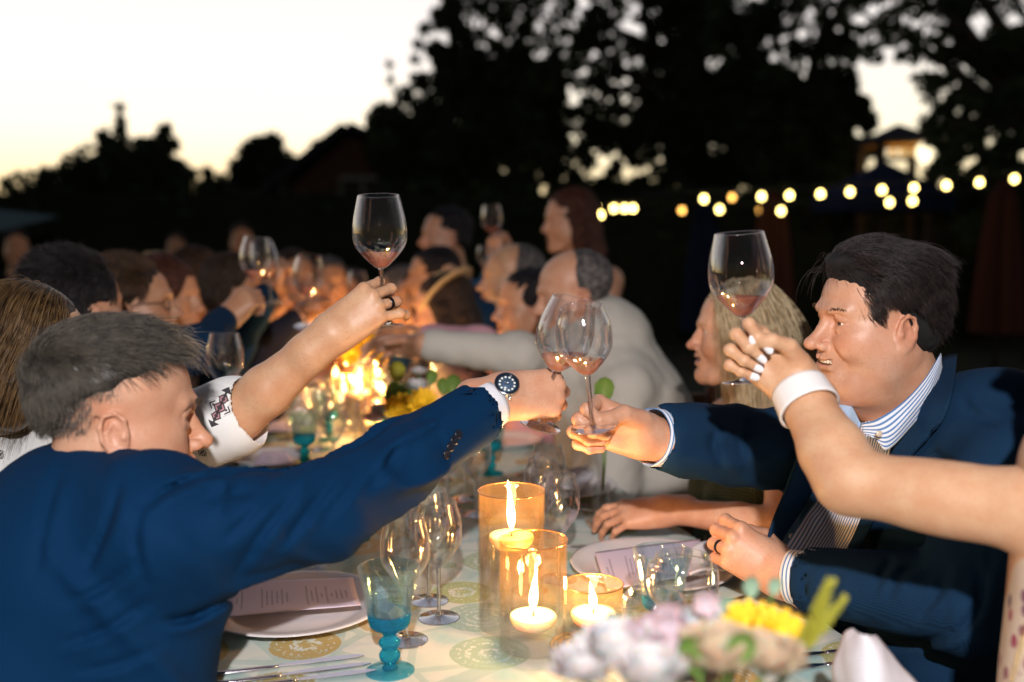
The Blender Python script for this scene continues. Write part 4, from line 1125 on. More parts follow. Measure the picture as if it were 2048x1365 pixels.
sheet('menu_card', [(1215, 1185), (1190, 1108), (1400, 1080), (1400, 1150)], .782, M_card, curl=.002, label='pale menu card lying on the plate by the ringed left hand', cat='menu')
sheet('napkin', [(1380, 1165), (1385, 1110), (1440, 1090), (1460, 1150)], .785, M_napkin, curl=.010, label='crumpled white napkin on the right rim of the plate by the ringed hand', cat='napkin', thick=.005)
plate(on_table(1132, 985), .128, 'white plate behind the group of three empty glasses')
sheet('napkin', [(1070, 975), (1110, 940), (1190, 948), (1160, 985)], .776, M_napkin, curl=.004, label='flat white napkin on the plate behind the three empty glasses', cat='napkin', thick=.004)
plate(on_table(538, 925), .115, 'white plate below the patterned short sleeve')
plate(on_table(560, 858), .125, 'white plate farther back behind the outstretched bare forearm')
plate(on_table(1010, 890), .12, 'white plate in the shadow under the wristwatch hand')
for i, (x, y, lb) in enumerate([(480, 790, 'half hidden white plate above the patterned sleeve'), (900, 830, 'white plate behind the watch wearing wrist'), (620, 770, 'small distant white plate left of the far candles')]): plate(on_table(x, y), .13, lb, n=32)
sheet('menu_card', [(500, 935), (525, 905), (575, 905), (590, 930)], .776, M_card, curl=.002, label='menu card on the plate below the patterned sleeve', cat='menu', group='menu cards farther along')
sheet('menu_card', [(520, 865), (545, 845), (590, 845), (605, 865)], .776, M_card, curl=.002, label='menu card on the second plate behind the bare forearm', cat='menu', group='menu cards farther along')
# the tall folded napkin at the bottom right
def nap():
    c = at(1740, 1330, 1.12); rows = []
    prof = [[(1668, 1400), (1672, 1330), (1692, 1275), (1712, 1264)], [(1715, 1420), (1718, 1340), (1722, 1290), (1722, 1268)], [(1775, 1430), (1765, 1350), (1750, 1300), (1735, 1274)], [(1850, 1420), (1825, 1365), (1785, 1315), (1745, 1278)]]
    dz = [.05, -.02, -.03, .05]
    g_ = [[at(x, y, 1.14 + dz[i] * (1 - k * .22)) for k, (x, y) in enumerate(r_)] for i, r_ in enumerate(prof)]
    o = patch('napkin', g_, M_napkin, None, 24, 24, .004, lambda S, U, W: .004 * vnoise(S * 40, 3)); tag(o, 'white napkin folded into an upright point at the bottom right', 'napkin')
nap()
plate(V((at(1850, 1330, 1.17).x, at(1850, 1330, 1.17).y, .751)), .13, 'white plate cut by the bottom edge beside the folded napkin')

# ---------------------------------------------------------------- cutlery and phone
M_steel = simple('polished_steel', (.72, .68, .74), .16, 1.0, var=.05)
def knife(a, b, label, z=.7535, grp_='table knives', w_=.009, name='table_knife'):
    a = V((a[0], a[1], z)); b = V((b[0], b[1], z)); d = b - a; n_ = V((-d.y, d.x, 0)).normalized()
    e_ = empty(name, a); tag(e_, label, 'knife', grp_)
    mb = MB(); mb.tube([a.lerp(b, f) for f in (0, .02, .2, .4, .47)], [.003, .0058, .0050, .0046, .0030], 8, squash=.6); mb.build('handle', M_steel, e_)
    pts = [(.46, .003), (.52, .0055), (.65, w_ * .95), (.85, w_), (.95, w_ * .8), (1.0, w_ * .15)]; vs = []
    for f, w2 in pts:
        c_ = a.lerp(b, f); vs += [c_ + n_ * w2 * .9, c_ - n_ * w2 * .5, c_ + n_ * w2 * .9 + V((0, 0, .0016)), c_ - n_ * w2 * .5 + V((0, 0, .0016))]
    fs = []
    for i in range(len(pts) - 1):
        k = i * 4; fs += [(k, k + 1, k + 5, k + 4), (k + 2, k + 6, k + 7, k + 3), (k, k + 4, k + 6, k + 2), (k + 1, k + 3, k + 7, k + 5)]
    fs += [(0, 2, 3, 1), (len(vs) - 4, len(vs) - 3, len(vs) - 1, len(vs) - 2)]
    mb = MB(); mb.add(vs, fs); mb.build('blade', M_steel, e_, smooth=False); return e_
def fork(a, b, label, z=.7535, grp_='table forks'):
    a = V((a[0], a[1], z)); b = V((b[0], b[1], z)); d = b - a; n_ = V((-d.y, d.x, 0)).normalized()
    e_ = empty('table_fork', a); tag(e_, label, 'fork', grp_)
    mb = MB(); mb.tube([a.lerp(b, f) + V((0, 0, h_)) for f, h_ in ((0, 0), (.02, 0), (.3, .001), (.6, .005), (.68, .006))], [.003, .0055, .0040, .0026, .0030], 8, squash=.6); mb.build('handle', M_steel, e_)
    mb = MB(); mb.tube([a.lerp(b, f) + V((0, 0, h_)) for f, h_ in ((.66, .006), (.70, .005), (.76, .003), (.79, .003))], [.003, .008, .0115, .0112], 10, squash=.18); mb.build('head', M_steel, e_)
    for k in (-1.5, -.5, .5, 1.5):
        mb = MB(); mb.tube([a.lerp(b, f) + n_ * k * .0062 * (1 - .0 * f) + V((0, 0, h_)) for f, h_ in ((.77, .003), (.88, .002), (1.0, .007))], [.0018, .0016, .0008], 6); mb.build('tine', M_steel, e_)
    return e_
def tp(x, y): return on_z(x, y, .7535)
knife(tp(398, 1352), tp(728, 1312), 'upper of the three knives lying by the near blue goblet')
knife(tp(402, 1372), tp(742, 1328), 'middle of the three knives lying by the near blue goblet')
knife(tp(452, 1378), tp(752, 1342), 'lowest of the three knives lying by the near blue goblet')
fork(tp(440, 1195), tp(655, 1136), 'fork with its tines up between navy sleeve and the near left plate')
fork(tp(425, 1172), tp(638, 1118), 'second fork tucked under the navy sleeve')
knife(tp(1270, 1092), tp(1120, 1092), 'dark knife behind the plate by the ringed hand, upper one')
knife(tp(1352, 1082), tp(1140, 1100), 'long knife behind the plate by the ringed hand')
knife(tp(1262, 1020), tp(1150, 1008), 'knife lying left of the phone')
knife(tp(1242, 1030), tp(1145, 1018), 'second knife lying left of the phone')
knife(tp(1175, 955), tp(1120, 968), 'knife resting on the cloth beside the far white napkin', z=.786)
fork(tp(1505, 1190), tp(1395, 1222), 'fork with a reddish reflection right of the tumbler glasses')
fork(tp(1508, 1212), tp(1400, 1238), 'lower fork right of the tumbler glasses')
knife(tp(505, 940), tp(440, 962), 'knife beyond the navy sleeve by the patterned cuff')
knife(tp(1700, 1300), tp(1590, 1312), 'dark knife beside the upright folded napkin')
knife(tp(1700, 1325), tp(1590, 1335), 'lower dark knife beside the upright folded napkin')
# phone
M_phone = simple('gold_aluminium', (.55, .40, .30), .3, .85, var=.03); M_phglass = simple('phone_back', (.42, .33, .28), .12, .4, var=.03)
pc = [tp(1168, 1042), tp(1190, 1066), tp(1322, 1052), tp(1290, 1026)]; pc = [V((p.x, p.y, .752)) for p in pc]
ph = empty('smartphone', pc[0]); tag(ph, 'gold smartphone lying face down near the table edge', 'phone')
bm = bmesh.new(); vv_ = [bm.verts.new(p) for p in pc]; fc = bm.faces.new(vv_); ex = bmesh.ops.extrude_face_region(bm, geom=[fc]); bmesh.ops.translate(bm, vec=(0, 0, .0075), verts=[v for v in ex['geom'] if isinstance(v, bmesh.types.BMVert)])
bmesh.ops.recalc_face_normals(bm, faces=bm.faces); bmesh.ops.bevel(bm, geom=[e_ for e_ in bm.edges if abs(e_.verts[0].co.z - e_.verts[1].co.z) > .005], offset=.007, segments=4, affect='EDGES'); 
bmesh.ops.bevel(bm, geom=[e_ for e_ in bm.edges if abs(e_.verts[0].co.z - e_.verts[1].co.z) < .001], offset=.0012, segments=2, affect='EDGES')
me = bpy.data.meshes.new('body'); bm.to_mesh(me); bm.free(); me.materials.append(M_phone); o = link(bpy.data.objects.new('body', me), ph); o.matrix_parent_inverse = parent_inverse(ph)
cc = pc[0].lerp(pc[2], .5); i_ = lambda p, s=.93: V((cc.x + (p.x - cc.x) * s, cc.y + (p.y - cc.y) * s, .7598))
mesh_obj('back_panel', [i_(p) for p in pc] + [i_(p) + V((0, 0, .0004)) for p in pc], [(3, 2, 1, 0), (4, 5, 6, 7), (0, 1, 5, 4), (1, 2, 6, 5), (2, 3, 7, 6), (3, 0, 4, 7)], M_phglass, ph, False)
mb = MB(); cx = pc[3].lerp(pc[2], .25).lerp(cc, .25); mb.lathe([(0, 0), (.006, 0), (.006, .0014), (.0045, .0018), (0, .0018)], 16, (cx.x, cx.y, .7602)); mb.build('camera_lens', simple('lens', (.02, .02, .03), .1), ph)
mb = MB(); mb.lathe([(.0, 0), (.0055, 0), (.0055, .0003), (0, .0003)], 20, (cc.x, cc.y, .7602)); mb.lathe([(0, 0), (.0022, 0), (.0022, .0003), (0, .0003)], 12, (cc.x + .004, cc.y + .0052, .7602)); mb.build('emblem', simple('emblem_mirror', (.6, .5, .45), .1, .9, var=0), ph)

# ---------------------------------------------------------------- flowers
def petal_mat(name, c):
    t = NT(name); f = t.noise(40, 3); c = lin(c)
    t.principled(Base_Color=t.mix(f, tuple(x * .88 for x in c[:3]) + (1,), tuple(min(1, x * 1.1) for x in c[:3]) + (1,)), Roughness=.7, Subsurface_Weight=.6, Subsurface_Scale=.02, Specular_IOR_Level=.15); return t.m
M_petalw = petal_mat('white_petal', (.74, .62, .60)); M_petalp = petal_mat('blush_petal', (.74, .48, .50)); M_petalb = petal_mat('buff_petal', (.62, .43, .29))
M_yel = simple('yellow_petal', (.85, .55, .02), .6, var=.12); M_grn = simple('flower_leaf', (.12, .22, .04), .5, var=.3); M_euc = simple('eucalyptus_leaf', (.25, .38, .26), .6, var=.2); M_frond = simple('frond', (.34, .33, .03), .6, var=.3); M_pottery = simple('vase', (.3, .26, .2), .5)
def petal(mb, c, d, up, L_, w_, cup=.3, rows=4):
    d = V(d).normalized(); s_ = d.cross(up).normalized(); up = s_.cross(d); vs = []
    prof = [(0, .25), (.35, .9), (.7, 1.0), (.93, .6), (1, .15)]
    for f, ww in prof:
        p = V(c) + d * L_ * f + up * L_ * cup * f * f
        for k in (-1, -.35, .35, 1): vs.append(p + s_ * w_ * ww * k + up * (L_ * .16 * abs(k) ** 2))
    fs = [(i * 4 + j, i * 4 + j + 1, i * 4 + 5 + j, i * 4 + 4 + j) for i in range(len(prof) - 1) for j in range(3)]
    mb.add(vs, fs)
def rose(c, r, mat, parent, rg, layers=5):
    mb = MB(); c = V(c)
    for k in range(layers):
        n = 3 + k * 2; f = (k + 1) / layers
        for j in range(n):
            a = 2 * math.pi * (j + .5 * k) / n + rg.uniform(-.2, .2); el_ = R(78 - 70 * f + rg.uniform(-8, 8))
            d = V((math.cos(a) * math.cos(el_), math.sin(a) * math.cos(el_), math.sin(el_)))
            petal(mb, c, d, V((0, 0, 1)) if el_ < 1.3 else V((math.cos(a), math.sin(a), 0)), r * (.55 + .5 * f), r * .42 * (.6 + .5 * f), .35)
    mb.build('bloom', mat, parent)
def daisy(c, r, mat, parent, rg, nrm=(0, -.6, .8), rows=3):
    mb = MB(); z = V(nrm).normalized(); x = z.orthogonal().normalized(); y = z.cross(x); c = V(c)
    for k in range(rows):
        n = 14 - k * 3
        for j in range(n):
            a = 2 * math.pi * (j + .5 * k) / n + rg.uniform(-.1, .1); d = x * math.cos(a) + y * math.sin(a) + z * (.15 + .35 * k)
            petal(mb, c, d, z, r * (1 - .22 * k), r * .2, .1)
    mb.build('bloom', mat, parent)
def leaf(c, d, L_, w_, mat, parent, up=(0, 0, 1), cup=.1):
    mb = MB(); petal(mb, c, d, V(up), L_, w_, cup); return mb.build('leaf', mat, parent)
def stem(a, b, r, mat, parent):
    mb = MB(); mb.tube(spline([a, V(a).lerp(V(b), .5) + V((.004, .003, 0)), b], 7), r, 5); mb.build('stem', mat, parent)
def arrangement(base, vase_r, vase_h, label, items, name='flower_arrangement'):
    e_ = empty(name, base); tag(e_, label, 'flowers', 'flower arrangements')
    mb = MB(); mb.lathe(smooth_prof([(vase_r * .6, 0), (vase_r * .95, vase_h * .35), (vase_r, vase_h * .7), (vase_r * .8, vase_h)], 12) + [(vase_r * .7, vase_h), (vase_r * .55, .01), (0, .01)], 28, base); mb.build('vase', M_pottery, e_)
    rg = random.Random(5); top = V(base) + V((0, 0, vase_h * .8))
    for it in items:
        k, p = it[0], V(it[1])
        stem(top + V((rg.uniform(-.3, .3), rg.uniform(-.3, .3), 0)) * vase_r, p, .0018, M_grn, e_)
        if k == 'rose': rose(p, it[2], it[3], e_, rg)
        elif k == 'daisy': daisy(p, it[2], it[3], e_, rg, it[4] if len(it) > 4 else (0, -.6, .8))
        elif k == 'leaf': leaf(p, it[4], it[2], it[2] * .36, it[3], e_, up=(0, -1, .4))
        elif k == 'frond':
            d = V(it[4]).normalized(); L_ = it[2]; mb = MB(); mb.tube([p, p + d * L_], [.003, .001], 5)
            for q in np.linspace(0, 1, 26):
                for s_ in range(6):
                    a = rg.uniform(0, 6.28); o_ = d.orthogonal().normalized(); o2 = d.cross(o_); dd = (d * 1.1 + o_ * math.cos(a) + o2 * math.sin(a)).normalized()
                    petal(mb, p + d * L_ * q, dd, d, L_ * .24 * (1.05 - .5 * q), .0013, .1)
            mb.build('frond', it[3], e_)
        elif k == 'spray':
            for q in range(it[4]):
                pp = p + V((rg.uniform(-1, 1), rg.uniform(-1, 1), rg.uniform(-1, 1))) * it[2]
                mb = MB()
                for j in range(5): a = 1.257 * j; petal(mb, pp, (math.cos(a), -.3, math.sin(a)), V((0, -1, 0)), it[2] * .42, it[2] * .2, .2)
                mb.build('floret', it[3], e_)
W_ = lambda x, y, d: tuple(at(x, y, d * (.86 if d < 1.2 else 1)))
nb_ = V(at(1400, 1300, .88)); nb_.z = .751
arrangement(nb_, .05, .17, 'blurred pink, buff and yellow flower arrangement at the bottom edge nearest the camera',
 [('rose', W_(1235, 1325, 1.02), 0.0386, M_petalw), ('rose', W_(1350, 1345, 1.0), 0.0368, M_petalp), ('rose', W_(1440, 1335, .98), 0.0386, M_petalb), ('rose', W_(1530, 1345, 1.0), 0.0368, M_petalb), ('rose', W_(1165, 1360, 1.0), 0.0313, M_petalw), ('rose', W_(1300, 1368, .95), 0.0331, M_petalw),
  ('rose', W_(1480, 1288, 1.08), 0.0276, M_petalb),
  ('spray', W_(1350, 1262, 1.06), 0.0331, M_petalp, 16), ('spray', W_(1395, 1240, 1.10), 0.0258, M_petalw, 12), ('spray', W_(1310, 1290, 1.04), 0.0258, M_petalp, 10), ('spray', W_(1420, 1280, 1.06), 0.0239, M_petalw, 8),
  ('daisy', W_(1500, 1258, 1.06), 0.0276, M_yel, (-.2, -.5, .8)), ('daisy', W_(1555, 1278, 1.04), 0.0294, M_yel, (.2, -.6, .8)),
  ('frond', W_(1605, 1305, 1.02), 0.0644, M_frond, (.35, 0, 1)), ('frond', W_(1625, 1280, 1.02), 0.0442, M_frond, (.62, .1, .8)),
  ('leaf', W_(1400, 1345, .97), 0.0368, M_grn, (-.3, 0, .6)), ('leaf', W_(1460, 1330, .96), 0.0322, M_grn, (.3, 0, .6)),
  ('leaf', W_(1240, 1290, 1.06), 0.0239, M_euc, (-.4, 0, 1)), ('leaf', W_(1215, 1260, 1.08), 0.0202, M_euc, (.3, 0, 1)), ('leaf', W_(1195, 1290, 1.06), 0.0239, M_euc, (-1, 0, .3)), ('leaf', W_(1500, 1195, 1.1), 0.0221, M_euc, (0, 0, 1)), ('leaf', W_(1480, 1225, 1.1), 0.0239, M_euc, (-.8, 0, .4)), ('leaf', W_(1545, 1190, 1.1), 0.0184, M_euc, (.1, 0, 1)), ('leaf', W_(1160, 1330, 1.02), 0.0258, M_euc, (-1, 0, .2))])
mb_ = V(at(835, 800, 2.55)); mb_.z = .751
arrangement(mb_, .05, .09, 'white and yellow flower arrangement with round green leaves above the navy sleeve',
 [('rose', W_(834, 782, 2.5), .034, M_petalw), ('rose', W_(765, 832, 2.5), .034, M_petalw), ('rose', W_(748, 845, 2.45), .028, M_petalp), ('rose', W_(838, 750, 2.62), .024, M_petalw),
  ('daisy', W_(805, 822, 2.42), .045, M_yel, (-.2, -.8, .5)), ('daisy', W_(845, 810, 2.4), .042, M_yel, (.1, -.8, .6)),
  ('leaf', W_(775, 805, 2.5), .055, M_grn, (.5, 0, .8)), ('leaf', W_(800, 800, 2.48), .050, M_grn, (-.4, 0, .7)), ('leaf', W_(795, 765, 2.52), .055, M_frond, (.05, 0, 1)), ('leaf', W_(800, 800, 2.5), .05, M_grn, (.6, 0, .9)), ('leaf', W_(905, 795, 2.45), .058, M_grn, (.1, 0, 1)), ('leaf', W_(890, 790, 2.5), .045, M_grn, (-.2, 0, 1)), ('leaf', W_(860, 770, 2.5), .04, M_grn, (.3, 0, .8))])
fb_ = V(at(735, 700, 3.7)); fb_.z = .751
arrangement(fb_, .055, .10, 'distant yellow flower arrangement under the raised bare hand', [('daisy', W_(735, 690, 3.6), .06, M_yel, (-.1, -.9, .4)), ('daisy', W_(705, 712, 3.65), .04, M_yel, (-.1, -.9, .4)), ('daisy', W_(760, 712, 3.65), .04, M_yel, (.1, -.9, .4)), ('leaf', W_(710, 700, 3.6), .07, M_grn, (-.6, 0, 1)), ('leaf', W_(765, 700, 3.6), .07, M_grn, (.7, 0, .8))])
lf = V(at(1205, 800, 2.2)); lf.z = .751
M_pottery = G_clear
arrangement(V((lf.x, lf.y, .751)), .022, .09, 'small clear bud vase of green leaves behind the clinking glasses', [('leaf', W_(1203, 808, 2.15), .060, M_grn, (.15, 0, 1)), ('leaf', W_(1212, 800, 2.17), .045, M_grn, (-.25, 0, 1))])

# far candles
FC = [(720, 860, .05, .20, .12), (752, 880, .05, .12, .05), (690, 835, .045, .15, .08)]
for i, (x, y, r_, h_, lv) in enumerate(FC):
    candle_cylinder(on_table(x, y), r_, h_, lv, ['tall amber cylinder in the far candle group', 'short bright candle cylinder in front of the far group', 'amber cylinder at the left of the far candle group'][i], power=4.0, flame=.05, n=28)
rgc = random.Random(3)
ORD = ['first', 'second', 'third', 'fourth', 'fifth', 'sixth', 'seventh', 'eighth', 'ninth', 'tenth']
for i, (u, v) in enumerate([(2.15, .02), (2.5, -.12), (2.75, .08), (3.1, -.02), (3.3, .12), (3.6, -.1), (4.0, .05), (4.4, -.05), (4.8, .06), (5.3, 0)]):
    candle_cylinder(tbl(u, v, .751), .042, rgc.choice([.08, .13, .18]), .04 + .02 * (i % 2), 'small candle jar, %s from the near end of the far row of lights' % ORD[i], name='candle_jar', power=6.0, flame=.045, n=20, light=(i % 2 == 0))
for i, (x, y) in enumerate([(600, 905), (625, 870), (575, 880), (735, 930), (770, 905), (655, 800)]):
    wine_glass(upright(on_table(x, y)), 'empty glass, %s of the scattered ones between the patterned sleeve and far candles' % ORD[i], 0, 'empty glasses farther along the table', bowl=.036, h=.185)
goblet(on_table(610, 935), 'teal footed goblet near the plates below the raised forearm', .3, True)
for i, (u, v) in enumerate([(2.2, .25), (2.4, -.35), (2.7, .3), (2.9, -.3), (3.2, .28), (3.4, -.33), (3.8, .25), (4.1, -.3), (4.5, .28), (4.9, -.28)]):
    wine_glass(upright(tbl(u, v, .751)), 'small distant wine glass, %s in its row along the %s edge of the far table' % (ORD[i // 2], 'right' if v > 0 else 'left'), .012 if i % 2 else 0, 'distant glasses on the far table', bowl=.038, h=.2)
# ================================================================== PEOPLE
SK1 = skin_mat('skin_fair', (.61, .375, .225)); SK2 = skin_mat('skin_ruddy', (.60, .345, .225)); SK3 = skin_mat('skin_tan', (.52, .29, .17))
M_navy = fabric('navy_suit', (.007, .028, .066), 1000, .9, bumpv=.35, var=.28)
M_blue = fabric('blue_suit', (.001, .022, .068), 1500, .85, bumpv=.15, var=.10)
M_white = fabric('white_shirt', (.74, .76, .80), 1200, .8, bumpv=.15, var=.03)
M_eye = NT('eyeball'); _n = M_eye.n('ShaderNodeTexCoord').outputs['Object']; _s = M_eye.n('ShaderNodeSeparateXYZ', {0: _n}).outputs[0]
M_eye.principled(Base_Color=M_eye.ramp(M_eye.math('MULTIPLY', _s, 80.0), [(.0, (.72, .66, .62)), (.835, (.72, .66, .62)), (.86, (.10, .06, .035)), (.94, (.16, .10, .05)), (.965, (.006, .005, .005)), (1.0, (.006, .005, .005))]), Roughness=.08, Coat_Weight=1.0); M_eye = M_eye.m
M_teeth = simple('teeth', (.78, .70, .58), .25, var=.03)
M_nail = simple('white_nail_polish', (.85, .83, .84), .12, var=.01); M_nailn = simple('bare_nail', (.72, .48, .40), .28, var=.05)
M_silver = simple('silver', (.75, .74, .74), .18, 1.0, var=.05); M_black = simple('black_metal', (.015, .015, .02), .25, .6); M_gold = simple('gold', (.80, .55, .20), .2, 1.0, var=.05)

def head_matrix(x, y, d, yaw, pitch=0, roll=0, s=1.0):
    return Matrix.Translation(at(x, y, d)) @ Matrix.Rotation(R(yaw), 4, 'Z') @ Matrix.Rotation(R(pitch), 4, 'Y') @ Matrix.Rotation(R(roll), 4, 'X') @ Matrix.Scale(s, 4)
def person_obj(v, f, mat, label, group=None, tint=None):
    o = mesh_obj('person', v, f, mat, None, True, {'tint': np.ones((len(v), 4)) if tint is None else tint})
    tag(o, label, 'person', group); return o
def eyes(M, parent, look=(0, 0)):
    for s in (1, -1):
        mb = MB(); prof = [(.0127 * math.sin(a), -.0127 * math.cos(a)) for a in np.linspace(0, math.pi, 13)]; mb.lathe([(max(0, r), z) for r, z in prof], 20)
        vs = np.array([(z, x, y) for x, y, z in mb.v])
        o = mesh_obj('eye', vs, mb.f, M_eye, parent); o.matrix_parent_inverse = parent_inverse(parent)
        o.matrix_basis = M @ Matrix.Translation((.0757, s * .031, .017)) @ Matrix.Rotation(R(look[0]), 4, 'Z') @ Matrix.Rotation(R(look[1]), 4, 'Y')
def tint_for(vs, M, **k):
    lv = local(vs, M); c = head_tint(lv, **k); far = (np.linalg.norm(lv - np.array([0, 0, .0]), axis=1) > .19); c[far, :3] = 1; return c
def tube_shell(name, axis, r0, r1, mat, parent, thick=.002, n=40, squash=1.0, rows=8, flare=0.0, wob=0.0):
    """open-ended cloth or metal band around an axis (list of two or more points)"""
    P = spline(axis, rows); vs = []; t_ = V(P[-1]) - V(P[0]); t_.normalize(); x = t_.orthogonal().normalized(); y = t_.cross(x)
    for off in (0, -thick):
        for i, p in enumerate(P):
            f = i / (rows - 1); r_ = r0 + (r1 - r0) * f + off
            for j in range(n):
                a = 2 * math.pi * j / n; rr = r_ * (1 + wob * math.sin(3 * a + f * 4) + wob * .5 * math.sin(7 * a))
                vs.append(V(p) + x * math.cos(a) * rr + y * math.sin(a) * rr * squash)
    fs = []
    for i in range(rows - 1):
        for j in range(n):
            k = (j + 1) % n; fs.append((i * n + j, i * n + k, (i + 1) * n + k, (i + 1) * n + j)); b = rows * n
            fs.append((b + i * n + k, b + i * n + j, b + (i + 1) * n + j, b + (i + 1) * n + k))
    b = rows * n; e0 = (rows - 1) * n
    for j in range(n):
        k = (j + 1) % n; fs.append((k, j, b + j, b + k)); fs.append((e0 + j, e0 + k, b + e0 + k, b + e0 + j))
    uvw = [(math.atan2(0, 1) + (j / n), i / (rows - 1), 0) for _ in (0, 1) for i in range(rows) for j in range(n)]
    return mesh_obj(name, vs, fs, mat, parent, True, {'uvw': uvw})
def ring_on(finger, t, M, mat, parent, seg=0, w_=.0055, extra=.0016):
    pts, rr = finger; a, b = M @ pts[seg], M @ pts[seg + 1]; c0 = a.lerp(b, t); d = (b - a).normalized(); r_ = rr[seg] + (rr[seg + 1] - rr[seg]) * t + extra
    return tube_shell('ring', [c0 - d * w_ / 2, c0 + d * w_ / 2], r_, r_, mat, parent, .0016, 28, rows=3)
def nail(finger, M, mat, parent, up, L_=.013, w_=.006, over=.002):
    """finger nail on the last joint; up = outward direction in hand space"""
    pts, rr = finger; a, b = M @ pts[-2], M @ pts[-1]; d = (b - a).normalized(); u = (M.to_3x3() @ V(up)).normalized(); u = (u - d * u.dot(d)).normalized(); s_ = d.cross(u)
    r_ = rr[-1]; c0 = b - d * (L_ - r_ - over); vs = []
    for f, ww in ((0, .75), (.25, 1.0), (.7, 1.0), (.92, .8), (1.0, .35)):
        for k in (-1, -.5, 0, .5, 1):
            h_ = math.sqrt(max(0, 1 - (k * .75 * ww) ** 2)) * r_ * 1.04 - .35 * r_ * max(0, f - .6) ** 2
            vs.append(c0 + d * L_ * f + s_ * (w_ * ww * k) + u * h_)
    m = len(vs); vs += [v - u * .0012 for v in vs]
    fs = [(i * 5 + j, i * 5 + j + 1, i * 5 + 6 + j, i * 5 + 5 + j) for i in range(4) for j in range(4)]; fs += [tuple(q + m for q in f[::-1]) for f in fs]
    return mesh_obj('finger_nail', vs, fs, mat, parent)
def folds(axis_pts, amp, freq, seed, twist=1.0):
    """cloth wrinkles for sculpt(): diagonal folds round a limb"""
    A, B = np.array(axis_pts[0]), np.array(axis_pts[-1]); ax = B - A; L_ = np.linalg.norm(ax); ax /= L_
    x = np.cross(ax, [0, 0, 1.]); x /= np.linalg.norm(x); y = np.cross(ax, x)
    def f(p):
        q = p - A; s_ = q @ ax; a = np.arctan2(q @ y, q @ x)
        c = np.stack([s_ * freq + twist * np.cos(a) * .8, np.cos(a) * 1.1, np.sin(a) * 1.1], -1)
        n1 = vnoise(c, seed); n2 = vnoise(c * 2.1 + 5, seed + 1)
        rid = 1 - np.abs(n1) * 3.2; return -amp * (np.clip(rid, -.6, 1) + .35 * n2)
    return f
def project(p):
    q = p - np.array(CAM); d = q @ np.array(FW); return 1024 + q[:, 0] / d * FPX, 682.5 - (q @ np.array(UP)) / d * FPX, d
def creases(lines, amp=.006, width=9.0):
    """valleys pressed into cloth along polylines (photo pixels), with a soft ridge beside each"""
    def f(p):
        X, Y, D_ = project(p); out = np.zeros(len(p))
        for ln in lines:
            a_ = amp * (ln[0] if not isinstance(ln[0], tuple) else 1.0); pts = ln[1:] if not isinstance(ln[0], tuple) else ln
            P2 = spline([(x, y, 0) for x, y in pts], 14)[:, :2]; best = np.full(len(p), 1e9); tt = np.zeros(len(p)); side = np.zeros(len(p))
            for i in range(13):
                ax, ay = P2[i]; bx, by = P2[i + 1]; dx, dy = bx - ax, by - ay; L2 = dx * dx + dy * dy + 1e-9
                h = np.clip(((X - ax) * dx + (Y - ay) * dy) / L2, 0, 1); dd = np.hypot(X - ax - h * dx, Y - ay - h * dy); m = dd < best
                best[m] = dd[m]; tt[m] = (i + h[m]) / 13; side[m] = ((X - ax) * dy - (Y - ay) * dx)[m]
            env = np.sin(np.clip(tt, 0, 1) * math.pi) ** .6
            out += a_ * env * (np.exp(-(best / width) ** 2) - .55 * np.exp(-((best - 2.1 * width) / (1.3 * width)) ** 2) * (side > 0))
        return out
    return f
SHELLC = dict(black=hair_mat('black_hair_mass', (.005, .004, .006), (.018, .015, .017), .8), brown=hair_mat('brown_hair_mass', (.018, .010, .006), (.06, .032, .016), .8), red=hair_mat('auburn_hair_mass', (.04, .012, .007), (.11, .036, .018), .8),
             blond=hair_mat('blond_hair_mass', (.22, .15, .07), (.55, .43, .26), .8), grey=hair_mat('grey_hair_mass', (.05, .045, .045), (.22, .20, .185), .8))
HAIRC = dict(black=hair_mat('black_hair', (.006, .005, .007), (.022, .018, .02)), brown=hair_mat('brown_hair', (.022, .012, .007), (.085, .045, .022)), red=hair_mat('auburn_hair', (.05, .014, .008), (.14, .045, .022)),
             blond=hair_mat('blond_hair', (.26, .18, .09), (.62, .50, .31)), grey=hair_mat('grey_hair', (.06, .055, .055), (.26, .24, .22)), ash=hair_mat('ash_hair', (.016, .014, .012), (.095, .082, .064)), dkblond=hair_mat('dark_blond_hair', (.018, .010, .005), (.17, .10, .04), rough=.3))
